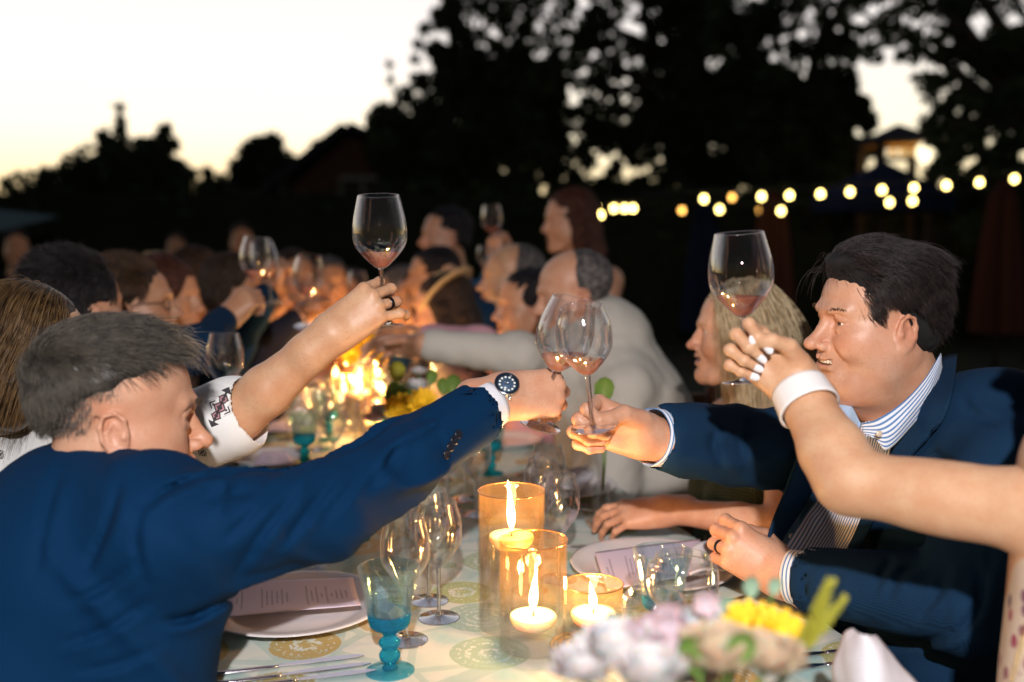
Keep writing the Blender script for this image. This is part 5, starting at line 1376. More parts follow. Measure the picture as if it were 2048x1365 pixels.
def hair_shell(M, style, noise_amp=.004, res=.004, seed=1, parent=None, mat=None, name='hair'):
    c0 = ell((-.016, 0, .056), (.104, .083, .090), .02)
    if style == 'short': P = [c0, ell((-.045, 0, -.01), (.066, .078, .055), .03), ell((.10, 0, .010), (.065, .12, .082), .02, 's'), ell((.015, 0, -.085), (.10, .15, .070), .02, 's')]
    elif style == 'receding': P = [ell((-.028, 0, .050), (.092, .082, .086), .02), ell((.075, 0, .10), (.085, .10, .085), .02, 's'), ell((.10, 0, .010), (.075, .12, .090), .02, 's'), ell((.015, 0, -.09), (.10, .15, .070), .02, 's')]
    elif style == 'long': P = [c0, ell((-.04, 0, -.03), (.075, .085, .10), .03), chain([(-.075, .03, -.04), (-.075, .05, -.13), (-.04, .075, -.22)], [.045, .04, .022], .04), chain([(-.075, -.03, -.04), (-.075, -.05, -.13), (-.03, -.075, -.24)], [.045, .042, .022], .04), chain([(.0, .078, .02), (-.01, .085, -.08), (.0, .085, -.17)], [.024, .026, .016], .03), chain([(.0, -.078, .02), (-.01, -.085, -.08), (.0, -.085, -.17)], [.024, .026, .016], .03), ell((.105, 0, -.005), (.075, .062, .092), .015, 's')]
    elif style == 'bob': P = [c0, ell((-.03, 0, -.02), (.085, .090, .10), .03), chain([(.0, .078, .02), (-.01, .085, -.06)], [.024, .03], .03), chain([(.0, -.078, .02), (-.01, -.085, -.06)], [.024, .03], .03), ell((.105, 0, -.005), (.075, .064, .090), .015, 's')]
    elif style == 'curly': P = [ell((-.02, 0, .05), (.118, .098, .102), .02), ell((-.05, 0, -.04), (.085, .10, .10), .04), ell((-.06, 0, -.13), (.06, .09, .07), .04), ell((.11, 0, -.005), (.072, .064, .085), .015, 's')]
    elif style == 'bun': P = [c0, ell((-.045, 0, -.0), (.062, .074, .060), .03), ell((-.115, 0, .06), (.036, .04, .036), .01), ell((.105, 0, .005), (.070, .12, .082), .02, 's'), ell((.015, 0, -.085), (.10, .15, .070), .02, 's')]
    noise_amp *= 1.5 if style not in ('receding',) else .5
    k = 70 if style != 'curly' else 45
    def dsp(p):
        q = local(p, M); return noise_amp * (vnoise(q * np.array([k * .5, k * 1.6, k * .5]), seed) + .5 * vnoise(q * k * 2, seed + 3))
    v, f = sculpt(xf(P, M), res, disp=dsp)
    return mesh_obj(name, v, f, mat, parent)
def arm_prims(S, E, W_, r=(.048, .040, .026), k=.01):
    return [chain([S, S.lerp(E, .5), E, E.lerp(W_, .35), W_], [r[0], r[0] * .95, r[1], r[1] * .98, r[2]], .03, ki=k)]
def hand_matrix(W_, x, z, s=1.0): return frame_from(W_, x, z) @ Matrix.Scale(s, 4)

def figure(label, hx, hy, d, yaw, hair, hcol, shirt, pitch=0, roll=0, female=False, body_yaw=None, lean=(0, 0), arms=(), skin=None, sleeves='long', smile=.6, s=1.0, group='dinner guests farther along the table', res=.0055, glasses=False, hat=None, standing=False, belly=1.0, res_h=.0045, straps=False, extra=None):
    """a whole guest, head to hips (feet when standing). arms: dicts S(ide), E, W (world points), hx, hz (hand axes), glass"""
    M = head_matrix(hx, hy, d, yaw, pitch, roll, s); H = M.translation; skin = skin or SK2
    by = yaw if body_yaw is None else body_yaw; Bm = Matrix.Rotation(R(by), 4, 'Z')
    nb = H + (Bm @ V((-.045 - lean[0] * .15, lean[1] * .1, -.185 * s)))
    w_ = .165 if female else .195
    shl = nb + Bm @ V((-.005, w_, -.055)); shr = nb + Bm @ V((-.005, -w_, -.055))
    ch = nb + Bm @ V((.0 - lean[0] * .3, 0, -.17)); hip = nb + Bm @ V((-.0 - lean[0], 0, -.52))
    P = xf(head_prims(smile=smile, female=female, neck=False, squint=.5 * smile, detail=False, nose=.9 if female else 1.2), M)
    P += [cap(M @ V((-.018, 0, -.05)), nb, .047 if female else .057, .055 if female else .064, .03)]
    P += [cap(nb + Bm @ V((0, w_ * .6, -.045)), nb + Bm @ V((0, -w_ * .6, -.045)), .050, .050, .04), cap(ch, hip, .11, .11 * belly, .06)]
    for q in (shl, shr): P += [ell(q, (.062, .062, .062), .05)]
    G = [cap(shl.lerp(shr, .12), shl.lerp(shr, .88), .066, .066, .05), grp([cap(ch + Bm @ V((0, .07, 0)), hip + Bm @ V((0, .06, 0)), .125 if not female else .105, .125 * belly, .06), cap(ch + Bm @ V((0, -.07, 0)), hip + Bm @ V((0, -.06, 0)), .125 if not female else .105, .125 * belly, .06)], .06), cap(nb + V((0, 0, -.03)), nb + V((0, 0, -.02)), .070, .060, .03)]
    if female: G += [ell(ch + Bm @ V((.075, .06, -.02)), (.055, .06, .06), .04), ell(ch + Bm @ V((.075, -.06, -.02)), (.055, .06, .06), .04)]
    if standing:
        for sd in (1, -1):
            a = hip + Bm @ V((0, sd * .08, -.05)); fz = V((a.x, a.y, .08)); P += [chain([a, a.lerp(fz, .5) + Bm @ V((.02, 0, 0)), fz], [.08, .055, .04], .04), ell(fz + Bm @ V((.06, 0, -.04)), (.13, .045, .04), .03, rot=Bm.to_3x3())]
            G += [chain([a, a.lerp(fz, .5) + Bm @ V((.02, 0, 0)), fz], [.10, .075, .065], .04)]
    hands = []
    done = set()
    for A in arms:
        S_ = shl if A['S'] == 'L' else shr; done.add(A['S']); E_, W2 = V(A['E']), V(A['W']); rr = (.040, .034, .023) if female else (.048, .040, .026)
        P += arm_prims(S_, E_, W2, rr)
        mir = A['S'] == 'L'; HM = hand_matrix(W2, A['hx'], A['hz'], .93 if female else 1.0)
        hp, info = hand_prims(A.get('curl', GRASP), A.get('thumb', GRASP_TH), mirror=mir); P += xf(hp, HM); hands.append((HM, info, A))
        if sleeves == 'long': G += [chain([S_, E_, E_.lerp(W2, .92)], [.068, .056, .045], .04)]
        elif sleeves == 'short': G += [chain([S_, S_.lerp(E_, .6)], [.066, .064], .04)]
    for sd, S_ in (('L', shl), ('R', shr)):
        if sd not in done:
            E_ = S_ + Bm @ V((.06, .05 if sd == 'L' else -.05, -.27)); W2 = E_ + Bm @ V((.22, -.05 if sd == 'L' else .05, .02 if not standing else -.18))
            P += arm_prims(S_, E_, W2); hp, info = hand_prims(RELAX, RELAX_TH, mirror=(sd == 'L')); P += xf(hp, hand_matrix(W2, Bm @ V((1, 0, -.1)), (0, 0, 1)))
            if sleeves == 'long': G += [chain([S_, E_, E_.lerp(W2, .92)], [.068, .056, .045], .04)]
            elif sleeves == 'short': G += [chain([S_, S_.lerp(E_, .6)], [.066, .064], .04)]
    v, f = sculpt(P, res); o = person_obj(v, f, skin, label, group, tint_for(v, M))
    if sleeves == 'tank': G = G[1:2] + [cap(nb + Bm @ V((0, .09, -.06)), nb + Bm @ V((0, .07, -.25)), .045, .07, .04), cap(nb + Bm @ V((0, -.09, -.06)), nb + Bm @ V((0, -.07, -.25)), .045, .07, .04)] + G[3:]
    if extra: G += extra
    fold = lambda p: .006 * vnoise(p * np.array([14, 14, 9]), 5) + .003 * vnoise(p * 30, 9)
    gv, gf = sculpt(G, res * 1.25, disp=fold); mesh_obj('shirt' if sleeves != 'long' else 'jacket', gv, gf, shirt, o)
    if hair: hair_shell(M, hair, parent=o, mat=SHELLC[hcol], res=res_h, seed=int(hx) % 50)
    eyes(M, o)
    if glasses:
        for sd in (1, -1):
            mb = MB(); pts = [M @ V((.0955 - .012 * abs(math.cos(a)) * (1 if sd * math.cos(a) > 0 else 0), sd * .033 + .022 * math.cos(a), .014 + .016 * math.sin(a))) for a in np.linspace(0, 2 * math.pi, 17)]
            mb.tube(pts, .0018, 5, cap=False); mb.tube([M @ V((.088, sd * .057, .018)), M @ V((.03, sd * .076, .020)), M @ V((-.01, sd * .082, .012))], .0018, 5); mb.build('spectacle_frame', M_black, o)
    if hat is not None:
        Mh = M @ Matrix.Translation((-.02, 0, .075)) @ Matrix.Rotation(R(36), 4, 'Y') @ Matrix.Rotation(R(14), 4, 'X') @ Matrix.Scale(.64, 4)
        mb = MB(); mb.lathe([(0, .10), (.05, .10), (.078, .085), (.088, .02), (.09, .0)] + [(.12, -.004), (.165, -.012), (.19, -.004), (.192, .0), (.165, -.006), (.12, .004), (.094, .010), (.082, .085), (.05, .106), (0, .106)], 36, M=Mh)
        mb.v = [tuple(V(v)) for v in mb.v]; mb.build('straw_hat', hat, o)
        mb = MB(); mb.lathe([(.0905, .008), (.0905, .03), (.089, .03), (.089, .008)], 36, M=Mh); mb.build('hat_band', M_black, o)
    return o, M, hands
def held_glass(HM, label, lean=(0, 0), liquid=.028, up=.10, sd='R', s=1.0, rr=.055, group='wine glasses raised in the toast'):
    """glass whose stem runs through a grasping hand"""
    y_ = -.0 ; c_ = HM @ V((.094, (.002 if sd == 'R' else -.002), -.030))
    z = V((lean[0], lean[1], 1)).normalized(); foot = c_ - z * .045
    return wine_glass(glass_pose(foot, foot + z), label, liquid, group, bowl=.043, h=.215)
# ================================================================== the four people in front
M_pat = NT('printed_blouse')
_q = at(440, 815, 1.64) - at(215, 925, 1.74); _th = R(24)
OX1 = (.5 - 7.5 * (_q.x * math.cos(_th) + _q.z * math.sin(_th) + .2 * _q.y)) % 1.0; OY1 = (.5 - 7.5 * (_q.z * math.cos(_th) - _q.x * math.sin(_th)))
_fl = math.floor(7.5 * (_q.z * math.cos(_th) - _q.x * math.sin(_th)) + OY1); OX1 -= .5 * _fl
_uv = M_pat.n('ShaderNodeAttribute', attribute_name='uvw').outputs['Vector']; _s = M_pat.n('ShaderNodeSeparateXYZ', {0: _uv})
def motif(sc, ox, oy, ang, a_, b_, stepn):
    u = M_pat.math('MULTIPLY_ADD', _s.outputs[0], sc, ox); v = M_pat.math('MULTIPLY_ADD', _s.outputs[1], sc, oy)
    row = M_pat.math('FLOOR', v); u = M_pat.math('MULTIPLY_ADD', row, .5, u)
    u = M_pat.math('SUBTRACT', M_pat.math('FRACT', u), .5); v = M_pat.math('SUBTRACT', M_pat.math('FRACT', v), .5)
    ca, sa = math.cos(ang), math.sin(ang)
    x = M_pat.math('ABSOLUTE', M_pat.math('ADD', M_pat.math('MULTIPLY', u, ca), M_pat.math('MULTIPLY', v, sa))); y = M_pat.math('ABSOLUTE', M_pat.math('SUBTRACT', M_pat.math('MULTIPLY', v, ca), M_pat.math('MULTIPLY', u, sa)))
    xs = M_pat.math('SNAP', x, stepn); ys = M_pat.math('SNAP', y, stepn)
    return x, y, xs, ys
x, y, xs, ys = motif(7.5, OX1, OY1, .75, 0, 0, .012)
mm_ = lambda op, p, q=0.0, r=0.0: M_pat.math(op, p, q, r)
def dia_(px, py, cx, r_, k=1.15): return mm_('ADD', mm_('ABSOLUTE', mm_('SUBTRACT', px, cx)), mm_('MULTIPLY', py, k)), r_
body = None; hollow = None
for cx, r_ in ((0.0, .085), (.105, .075)):
    dd_, _ = dia_(xs, ys, cx, r_); m1 = mm_('LESS_THAN', dd_, r_); h1 = mm_('MULTIPLY', mm_('LESS_THAN', mm_('ABSOLUTE', mm_('SUBTRACT', dd_, r_ * .52)), r_ * .15), 1.0)
    body = m1 if body is None else mm_('MAXIMUM', body, m1); hollow = h1 if hollow is None else mm_('MAXIMUM', hollow, h1)
head = mm_('MULTIPLY', mm_('GREATER_THAN', x, .19), mm_('LESS_THAN', y, mm_('SUBTRACT', .265, x)))
bar = mm_('MULTIPLY', mm_('LESS_THAN', y, .014), mm_('LESS_THAN', x, .24))
armh = mm_('MULTIPLY', mm_('MULTIPLY', mm_('GREATER_THAN', y, .085), mm_('LESS_THAN', x, mm_('SUBTRACT', .17, y))), mm_('GREATER_THAN', mm_('SINE', mm_('MULTIPLY', mm_('ADD', x, y), 150)), -.2))
redl = mm_('MULTIPLY', body, hollow)
x2, y2, a2, b2 = motif(7.5, OX1 + .45, OY1 + .42, .3, 0, 0, .010)
d2 = mm_('ADD', a2, mm_('MULTIPLY', b2, .8)); dia = mm_('MULTIPLY', mm_('LESS_THAN', d2, .060), mm_('GREATER_THAN', mm_('SINE', mm_('MULTIPLY', d2, 300)), -.5))
ink = mm_('MINIMUM', mm_('ADD', mm_('ADD', mm_('SUBTRACT', body, redl), head), mm_('ADD', mm_('ADD', bar, armh), dia)), 1.0)
c_ = M_pat.mix(mm_('MULTIPLY', redl, .85), lin('e6e8e6'), lin('b06a72'))
_pp = M_pat.principled(Base_Color=M_pat.mix(M_pat.math('MULTIPLY', ink, .96), c_, lin('1a0f1c')), Roughness=.75, Sheen_Weight=.2); M_pat = M_pat.m
def stripe_mat(name, base, line, freq, axis=0, duty=.42):
    t = NT(name); uv = t.n('ShaderNodeAttribute', attribute_name='uvw').outputs['Vector']; s_ = t.n('ShaderNodeSeparateXYZ', {0: uv}).outputs[axis]
    f = t.math('FRACT', t.math('MULTIPLY', s_, freq)); m = t.math('LESS_THAN', f, duty); thin = t.math('LESS_THAN', t.math('ABSOLUTE', t.math('SUBTRACT', f, .72)), .03)
    t.principled(Base_Color=t.mix(t.math('MAXIMUM', m, t.math('MULTIPLY', thin, .0)), lin(base), lin(line)), Roughness=.8, Sheen_Weight=.15); return t.m
M_stripe = stripe_mat('striped_shirt', (.74, .76, .80), (.07, .20, .44), 1.0)
HRNG = np.random.default_rng(5)
def groom(M, n, keep, top_dir, side_dir, z0, z1, steps, seg_top, seg_side, clear, rad, mat, parent, jit=.06, lift_top=.30, lift_side=.30, front=0.0):
    """short hair: the top follows one direction, the sides another, blended over z0..z1; the ears stay free"""
    p = scalp_points(HRNG, n, lambda q: keep(q) & ~((np.abs(q[:, 1]) > .050) & (q[:, 0] > -.036) & (q[:, 0] < .028) & (q[:, 2] < .046)))
    if front: m_ = np.clip((p[:, 0] - .0) / .04, 0, 1) * np.clip((p[:, 2] - .085) / .02, 0, 1); c_ = np.array([-.014, 0, .052]); p = c_ + (p - c_) * (1 + front * m_)[:, None]
    w_ = np.clip((p[:, 2] - z0) / (z1 - z0), 0, 1); w_ = (w_ * w_ * (3 - 2 * w_))[:, None]
    wav = vnoise(p * 45, 9)[:, None] * .22; td, sd_ = np.array(top_dir), np.array(side_dir)
    def dr(q, k):
        d = w_ * (td + np.array([0, 0, -.045 * k if front == 0 else -.16 * k])) + (1 - w_) * sd_; return d + wav * np.array([0, 1, .6])
    seg = (seg_top * w_[:, 0] + seg_side * (1 - w_[:, 0])) * (1 + .2 * HRNG.normal(size=len(p)))
    S = grow(p, dr, steps, seg, HRNG, lift=[lift_top, lift_top * .6, lift_top * .3] + [-.03 * k_ for k_ in range(steps - 3)], jitter=jit, clear=clear)
    bad = ((np.abs(S[..., 1]) > .064) & (S[..., 0] > -.026) & (S[..., 0] < .022) & (S[..., 2] < .036) & (S[..., 2] > -.05)).any(1)
    return strands('hair', place(S[~bad], M), rad, mat, parent)

# ------------------------------------------------------------------ A: grey-haired man in the blue suit, left
MA = head_matrix(230, 850, 1.39, 28, 6, 0, 1.03)
nbA = at(175, 1065, 1.42)
WA = at(1004, 792, 1.59); HMA = hand_matrix(WA, (1, .28, .06), (-.22, -.93, .36), 1.02)
SA, EA = at(330, 1082, 1.25), at(655, 1020, 1.37); CA = at(948, 830, 1.555)
CURL_A = [(66, 80, 45), (64, 84, 45), (68, 80, 45), (72, 76, 40)]
hpA, infoA = hand_prims(CURL_A, [(.022, .026, -.018), (.050, .034, -.036), (.076, .022, -.046), (.094, .004, -.048)])
P = xf(head_prims(smile=.2, fat=.35, nose=1.25, neck=False, squint=.4), MA) + [cap(MA @ V((-.02, 0, -.05)), nbA, .060, .066, .03)]
v1 = sculpt(P, .0022)
v2 = sculpt(xf(hpA, HMA) + [cap(WA, CA, .0255, .030, .02)], .0019)
v3 = sculpt([cap(CA, EA, .030, .042, .02), cap(EA, SA, .038, .040, .02), cap(SA, nbA, .045, .055, .04), cap(nbA, at(150, 1600, 1.38), .09, .11, .03)], .009)
v, f = join_vf([v1, v2, v3]); tn = tint_for(v, MA, stubble=.35, rosy=1.0)
PA = person_obj(v, f, SK2, 'grey haired man in a blue suit reaching out a fist that wears a silver watch', tint=tn)
eyes(MA, PA)
jk = [cap(at(112, 1046, 1.46), at(300, 1036, 1.30), .098, .090, .05), cap(at(150, 1180, 1.38), at(130, 1620, 1.36), .185, .200, .06), ell(at(205, 1010, 1.40), (.115, .10, .085), .05),
      grp([cap(SA, SA.lerp(EA, .5), .076, .068, .015), cap(SA.lerp(EA, .5), EA, .068, .061, .015), cap(EA, EA.lerp(CA, .5), .061, .056, .015), cap(EA.lerp(CA, .5), CA, .056, .0500, .015)], .035),
      cap(at(300, 1150, 1.30), at(240, 1420, 1.32), .10, .12, .04)]
fa = folds([SA, CA], .0080, 15, 3, 2.6); fb = folds([at(150, 950, 1.35), at(200, 1500, 1.35)], .0085, 8, 8, 2.6)
crA = creases([(1.2, (408, 952), (340, 978), (285, 1018)), (1.3, (470, 1192), (380, 1236), (325, 1242)), (.7, (286, 995), (272, 1080), (290, 1175)), (.8, (600, 975), (530, 1060), (470, 1150)), (.7, (560, 965), (500, 1030), (440, 1090)), (.8, (680, 945), (620, 1020), (560, 1100)),
                (.6, (740, 905), (700, 975), (640, 1040)), (.6, (800, 880), (770, 940), (720, 985)), (.9, (240, 960), (215, 1050), (170, 1150)), (.7, (280, 1120), (200, 1180), (120, 1210)), (.8, (300, 1200), (210, 1260), (120, 1290)), (.7, (330, 1290), (230, 1330), (150, 1345)), (.6, (120, 940), (90, 1040), (70, 1160)), (.5, (520, 985), (450, 990), (415, 1010))], .0100, 9.0)
def dispA(p):
    s_ = (p - np.array(SA)) @ np.array((CA - SA).normalized()); w_ = np.clip((s_ + .04) / .12, 0, 1)
    fade = np.clip(1.15 - s_ / (CA - SA).length, .12, 1); fade = np.where(s_ > (CA - SA).length * .8, fade, 1)
    return crA(p) * np.clip((p[:, 1] < 1.75) * 1.0, 0, 1) + w_ * fa(p) * fade + (1 - w_) * fb(p) * np.clip((1.09 - p[:, 2]) / .12, .12, 1)
axA = (CA - CA.lerp(EA, .3)).normalized()
for q_ in jk:
    if q_[0] == 'grp': q_[1].extend([cap(CA - axA * .006, CA + axA * .08, .0440, .0440, .002, 's'), ('cap', (CA + axA * .075, CA + axA * .2, .070, .09), 's', .002)])
jv = sculpt(jk, .0052, disp=dispA)
JA = mesh_obj('jacket', *jv, M_blue, PA)
# jacket collar
colp = []
for r_, z_ in ((.078, -.012), (.074, .010), (.070, .030)):
    colp.append([nbA + V((r_ * 1.1 * math.cos(a), r_ * 1.0 * math.sin(a), z_ + .040 - .012 * math.cos(a))) for a in np.linspace(R(-150), R(60), 9)])
cuffA = tube_shell('shirt_cuff', [CA - axA * .02, CA + axA * .042], .0405, .0385, M_white, PA, .0022, 40, wob=.012)
mb = MB(); cl = CA + axA * .030 + (HMA.to_3x3() @ V((0, -.6, .8))).normalized() * .0385; mb.box(cl, (.003, .0045, .003)); mb.build('cufflink', simple('blue_enamel', (.01, .03, .25), .2), PA)
bd = (at(900, 880, 1.50) - CA).normalized()
for i, (x, y) in enumerate([(888, 908), (902, 894), (917, 880), (932, 866)]):
    # buttons along the cuff opening: project on to the sleeve surface towards the camera
    q = at(x, y, 1.45); ax0 = EA; t_ = max(0, min(1, (q - EA).dot(CA - EA) / (CA - EA).length_squared)); c0 = EA.lerp(CA, t_); n_ = (q - c0).normalized(); rr = .064 + (.0465 - .064) * t_
    z = n_; xx = z.orthogonal().normalized(); yy = z.cross(xx); Mb = Matrix(((xx.x, yy.x, z.x, 0), (xx.y, yy.y, z.y, 0), (xx.z, yy.z, z.z, 0), (0, 0, 0, 1))); Mb.translation = c0 + n_ * (rr + .001)
    mb = MB(); mb.lathe([(0, 0), (.0068, 0), (.0072, .0015), (.0058, .0032), (.0045, .0022), (0, .0022)], 18, M=Mb); mb.build('sleeve_button', simple('dark_button', (.008, .012, .02), .25), PA)
# watch
wx = (HMA.to_3x3() @ V((1, 0, 0))).normalized(); wz = (HMA.to_3x3() @ V((0, .25, .97))).normalized(); wz = (wz - wx * wz.dot(wx)).normalized(); wy = wz.cross(wx)
wc = WA + wx * .002; Mw = Matrix(((wx.x, wy.x, wz.x, 0), (wx.y, wy.y, wz.y, 0), (wx.z, wy.z, wz.z, 0), (0, 0, 0, 1))); Mw.translation = wc + wz * .0265
wt = empty('wristwatch', tuple(Mw.translation)); tag(wt, 'silver wristwatch with a black dial on the blue suited man\'s wrist', 'watch')
def wl(nm, prof, mat, n=36, z=0, par=None):
    mb = MB(); mb.lathe([(a, b + z) for a, b in prof], n, M=Mw); return mb.build(nm, mat, par or wt)
cs = wl('case', [(0, 0), (.0195, 0), (.0205, .003), (.0205, .0075), (.019, .009), (0, .009)], M_silver)
wl('bezel_edge', [(.0186, .0088), (.0205, .0088), (.0203, .0115), (.0186, .0118)], M_silver, par=cs)
wl('bezel', [(.0158, .009), (.0186, .009), (.0184, .0116), (.0160, .0120), (.0158, .0105)], simple('black_bezel', (.02, .03, .05), .15, .3), par=cs)
dl = wl('dial', [(0, .0102), (.0150, .0102), (.0150, .0105), (0, .0105)], simple('black_dial', (.05, .09, .15), .3), par=cs)
for k in range(12):
    a = R(30 * k); mb = MB(); mb.lathe([(0, .0105), (.0019, .0105), (.0019, .0112), (0, .0112)], 10, (.0120 * math.cos(a), .0120 * math.sin(a), 0), M=None); mb.v = [tuple(Mw @ V(v)) for v in mb.v]; mb.build('hour_marker', simple('lume', (.8, .85, .8), .3, var=0) if k == 0 else bpy.data.materials['lume'], cs)
for a, L_ in ((R(50), .007), (R(140), .010)):
    mb = MB(); mb.tube([Mw @ V((0, 0, .0111)), Mw @ V((L_ * math.cos(a), L_ * math.sin(a), .0111))], .0005, 5); mb.build('hand', M_silver, cs)
mb = MB(); mb.lathe([(0, -.003), (.003, -.003), (.003, .003), (0, .003)], 14, M=Mw @ Matrix.Translation((0, -.0232, .005)) @ Matrix.Rotation(R(90), 4, 'X')); mb.build('crown', M_silver, cs)
for k in range(26):
    a = R(40 + k * 280 / 25 - 0); rr = .0300; ctr = wc
    q = ctr + (wz * math.cos(a) + wy * math.sin(a)) * rr; up_ = (wz * math.cos(a) + wy * math.sin(a)); tg = (-wz * math.sin(a) + wy * math.cos(a))
    Ml = Matrix(((wx.x, tg.x, up_.x, q.x), (wx.y, tg.y, up_.y, q.y), (wx.z, tg.z, up_.z, q.z), (0, 0, 0, 1)))
    mb = MB()
    for dx, w_ in ((-.0065, .0030), (0, .0032), (.0065, .0030)): mb.box((dx, 0, 0 if dx == 0 else -.0004), (w_, .0024, .0016), Ml)
    mb.build('bracelet_link', M_silver, wt, smooth=False)
ring_on(infoA[1], .45, HMA, M_gold, PA, seg=1, w_=.007)
wine_glass(glass_pose(at(1080, 853, 1.622), at(1148, 600, 1.580)), 'wine glass leaning right in the fist of the watch wearing man, clinking its neighbour', .030, 'wine glasses raised in the toast')
# hair of A: faded sides, longer grey-brown top swept forward
HA_CUT = True
def shellA(M):
    P = [ell((-.018, 0, .060), (.0985, .0795, .0835), .02), ell((.09, 0, -.01), (.055, .12, .118), .02, 's'), ell((.045, 0, -.035), (.14, .15, .115), .02, 's')]
    v, f = sculpt(xf(P, M), .003, disp=lambda p: .0022 * vnoise(local(p, M) * np.array([60, 160, 60]), 4)); return mesh_obj('hair', v, f, hair_mat('hair_root', (.03, .026, .022), (.10, .085, .07)), PA)
shellA(MA)
HCL = hair_mat('clipped_grey_hair', (.05, .042, .034), (.17, .145, .12))
def zline(q): return .090 - 1.6 * np.clip(-.035 - q[:, 0], 0, .06)        # the fade climbs from nape to temple
groom(MA, 20000, lambda q: (q[:, 2] > zline(q) + .010 * HRNG.normal(size=len(q))) & ~((q[:, 0] > .050) & (q[:, 2] < .110)) & ~((q[:, 0] > .024) & (q[:, 2] < .094)), (.92, .05, .10), (.25, 0, -.9), .060, .100, 7, .0062, .0024, .0070, .00040, HAIRC['ash'], PA, jit=.17, lift_top=.55, lift_side=.3)
groom(MA, 9000, lambda q: (q[:, 2] > -.04) & (q[:, 2] < zline(q) + .02) & ((q[:, 2] > .015) | (q[:, 0] < -.03)) & (q[:, 0] < .045) & (HRNG.random(len(q)) < np.clip(1.1 - (zline(q) - q[:, 2]) / .075, .25, 1)), (-.2, 0, -1), (-.2, 0, -1), .06, .1, 4, .0022, .0020, .0015, .00034, HCL, PA, jit=.15)
sp = scalp_points(HRNG, 700, lambda p: (p[:, 2] > .098) & (p[:, 0] > .035) & (p[:, 0] < .070))
S_ = grow(sp, lambda q, k: np.stack([1.0 + 0 * q[:, 0], .3 * np.sin(q[:, 1] * 120), .30 - .25 * k + 0 * q[:, 0]], 1), 7, .0065, HRNG, lift=[.9, .6, .4, .1, 0, 0, 0], jitter=.35, clear=.006)
strands('hair', place(S_, MA), .0004, hair_mat('pale_tuft_hair', (.12, .085, .055), (.34, .26, .18)), PA)  # paler strands for the tuft above the forehead
bp = np.array([(.0985, -.016 - .03 * t, .034 + .006 * math.sin(t * 2.4)) for t in HRNG.random(260)]) + HRNG.normal(size=(260, 3)) * .0014
S_ = np.stack([bp + np.array([.001, -.0022, .0012]) * k for k in range(4)], 1); strands('eyebrow', place(S_, MA), .0004, HAIRC['ash'], PA)

# ------------------------------------------------------------------ B: woman with straight hair, patterned blouse, raised forearm
MBm = head_matrix(52, 732, 1.76, 20, 4, 4, 1.05)
WB = at(664, 668, 1.665); HMB = hand_matrix(WB, (.74, .10, .60), (-.28, -.93, .12), .98)
EB, SB = at(478, 830, 1.70), at(215, 925, 1.74); nbB = at(-10, 920, 1.86)
hpB, infoB = hand_prims([(52, 84, 50), (50, 82, 50), (50, 80, 48), (28, 44, 26)], [(.020, .026, -.018), (.048, .034, -.036), (.074, .022, -.048), (.092, .006, -.050)], spread=(8, 1, -8, -20))
P = xf(head_prims(smile=.2, female=True, neck=False), MBm) + [cap(MBm @ V((-.02, 0, -.05)), nbB, .050, .060, .03)]
v1 = sculpt(P, .004)
fr = frame_from(EB, (WB - EB), (0, -1, 0))
v2 = sculpt(xf(hpB, HMB) + [chain([SB.lerp(EB, .3), EB, EB.lerp(WB, .30), EB.lerp(WB, .7), WB], [.046, .044, .0435, .034, .0262], .02, ki=.01)], .0021, frame=fr)
v3 = sculpt([cap(SB, EB, .05, .044, .02), cap(SB, nbB, .06, .06, .05), cap(nbB, at(40, 1500, 1.80), .11, .12, .06)], .009)
v, f = join_vf([v1, v2, v3])
PB = person_obj(v, f, SK1, 'woman with straight golden brown hair and white dark-printed blouse holding up a glass', tint=tint_for(v, MBm))
eyes(MBm, PB)
ring_on(infoB[2], .62, HMB, simple('dark_ring', (.06, .06, .07), .2, 1.0), PB, w_=.006)
nail(infoB[3], HMB, M_nailn, PB, (-.2, 0, 1))
bl = [cap(SB, EB.lerp(SB, .05), .074, .071, .04), cap(nbB, SB, .085, .075, .05), cap(at(-20, 960, 1.86), at(230, 960, 1.78), .09, .085, .05), cap(at(30, 1010, 1.84), at(40, 1550, 1.80), .135, .14, .06), cap(at(150, 1000, 1.80), at(180, 1400, 1.80), .10, .12, .06)]
axB = (EB - SB).normalized(); ec = EB + axB * .012
bl.append(cap(EB + axB * .002, EB + axB * .10, .0560, .059, .003, 's')); bl.append(('pln', (ec + (WB - EB).normalized() * .03, -(axB * .8 + (WB - EB).normalized() * .6).normalized()), 's', .002))
bv, bf = sculpt(bl, .0036, disp=lambda p: .0030 * vnoise(p * 22, 3), smooth=2)
q = bv - np.array(SB); th = R(24); uvw = np.stack([q[:, 0] * math.cos(th) + q[:, 2] * math.sin(th) + .2 * q[:, 1], q[:, 2] * math.cos(th) - q[:, 0] * math.sin(th), 0 * q[:, 0]], 1)
BB = mesh_obj('blouse', bv, bf, M_pat, PB, True, {'uvw': uvw})
wine_glass(glass_pose(at(766, 652, 1.70), at(757, 394, 1.69)), 'tall wine glass with rose wine held highest left of centre by the ringed bare hand', .028, 'wine glasses raised in the toast', bowl=.0465, h=.221)
# hair B: straight, parted, tucked behind the ear
hair_shell(MBm, 'bob', parent=PB, mat=hair_mat('golden_brown_root', (.03, .018, .009), (.12, .07, .03)), res=.004, noise_amp=.0015)
sp = scalp_points(HRNG, 9000, lambda p: (p[:, 2] > .03) & ~((p[:, 0] > .052) & (p[:, 2] < .118)))
def dirB(q, k):
    sgn = np.where(q[:, 1] > .01, 1.0, -1.0)
    return np.stack([-.42 + 0 * sgn, sgn * (.65 if k < 4 else .05), -.55 - .18 * k + 0 * sgn], 1)
S_ = grow(sp, dirB, 9, .0150, HRNG, lift=[.3] + [.05] * 8, jitter=.05, clear=.009)
strands('hair', place(S_, MBm), .00052, HAIRC['dkblond'], PB)

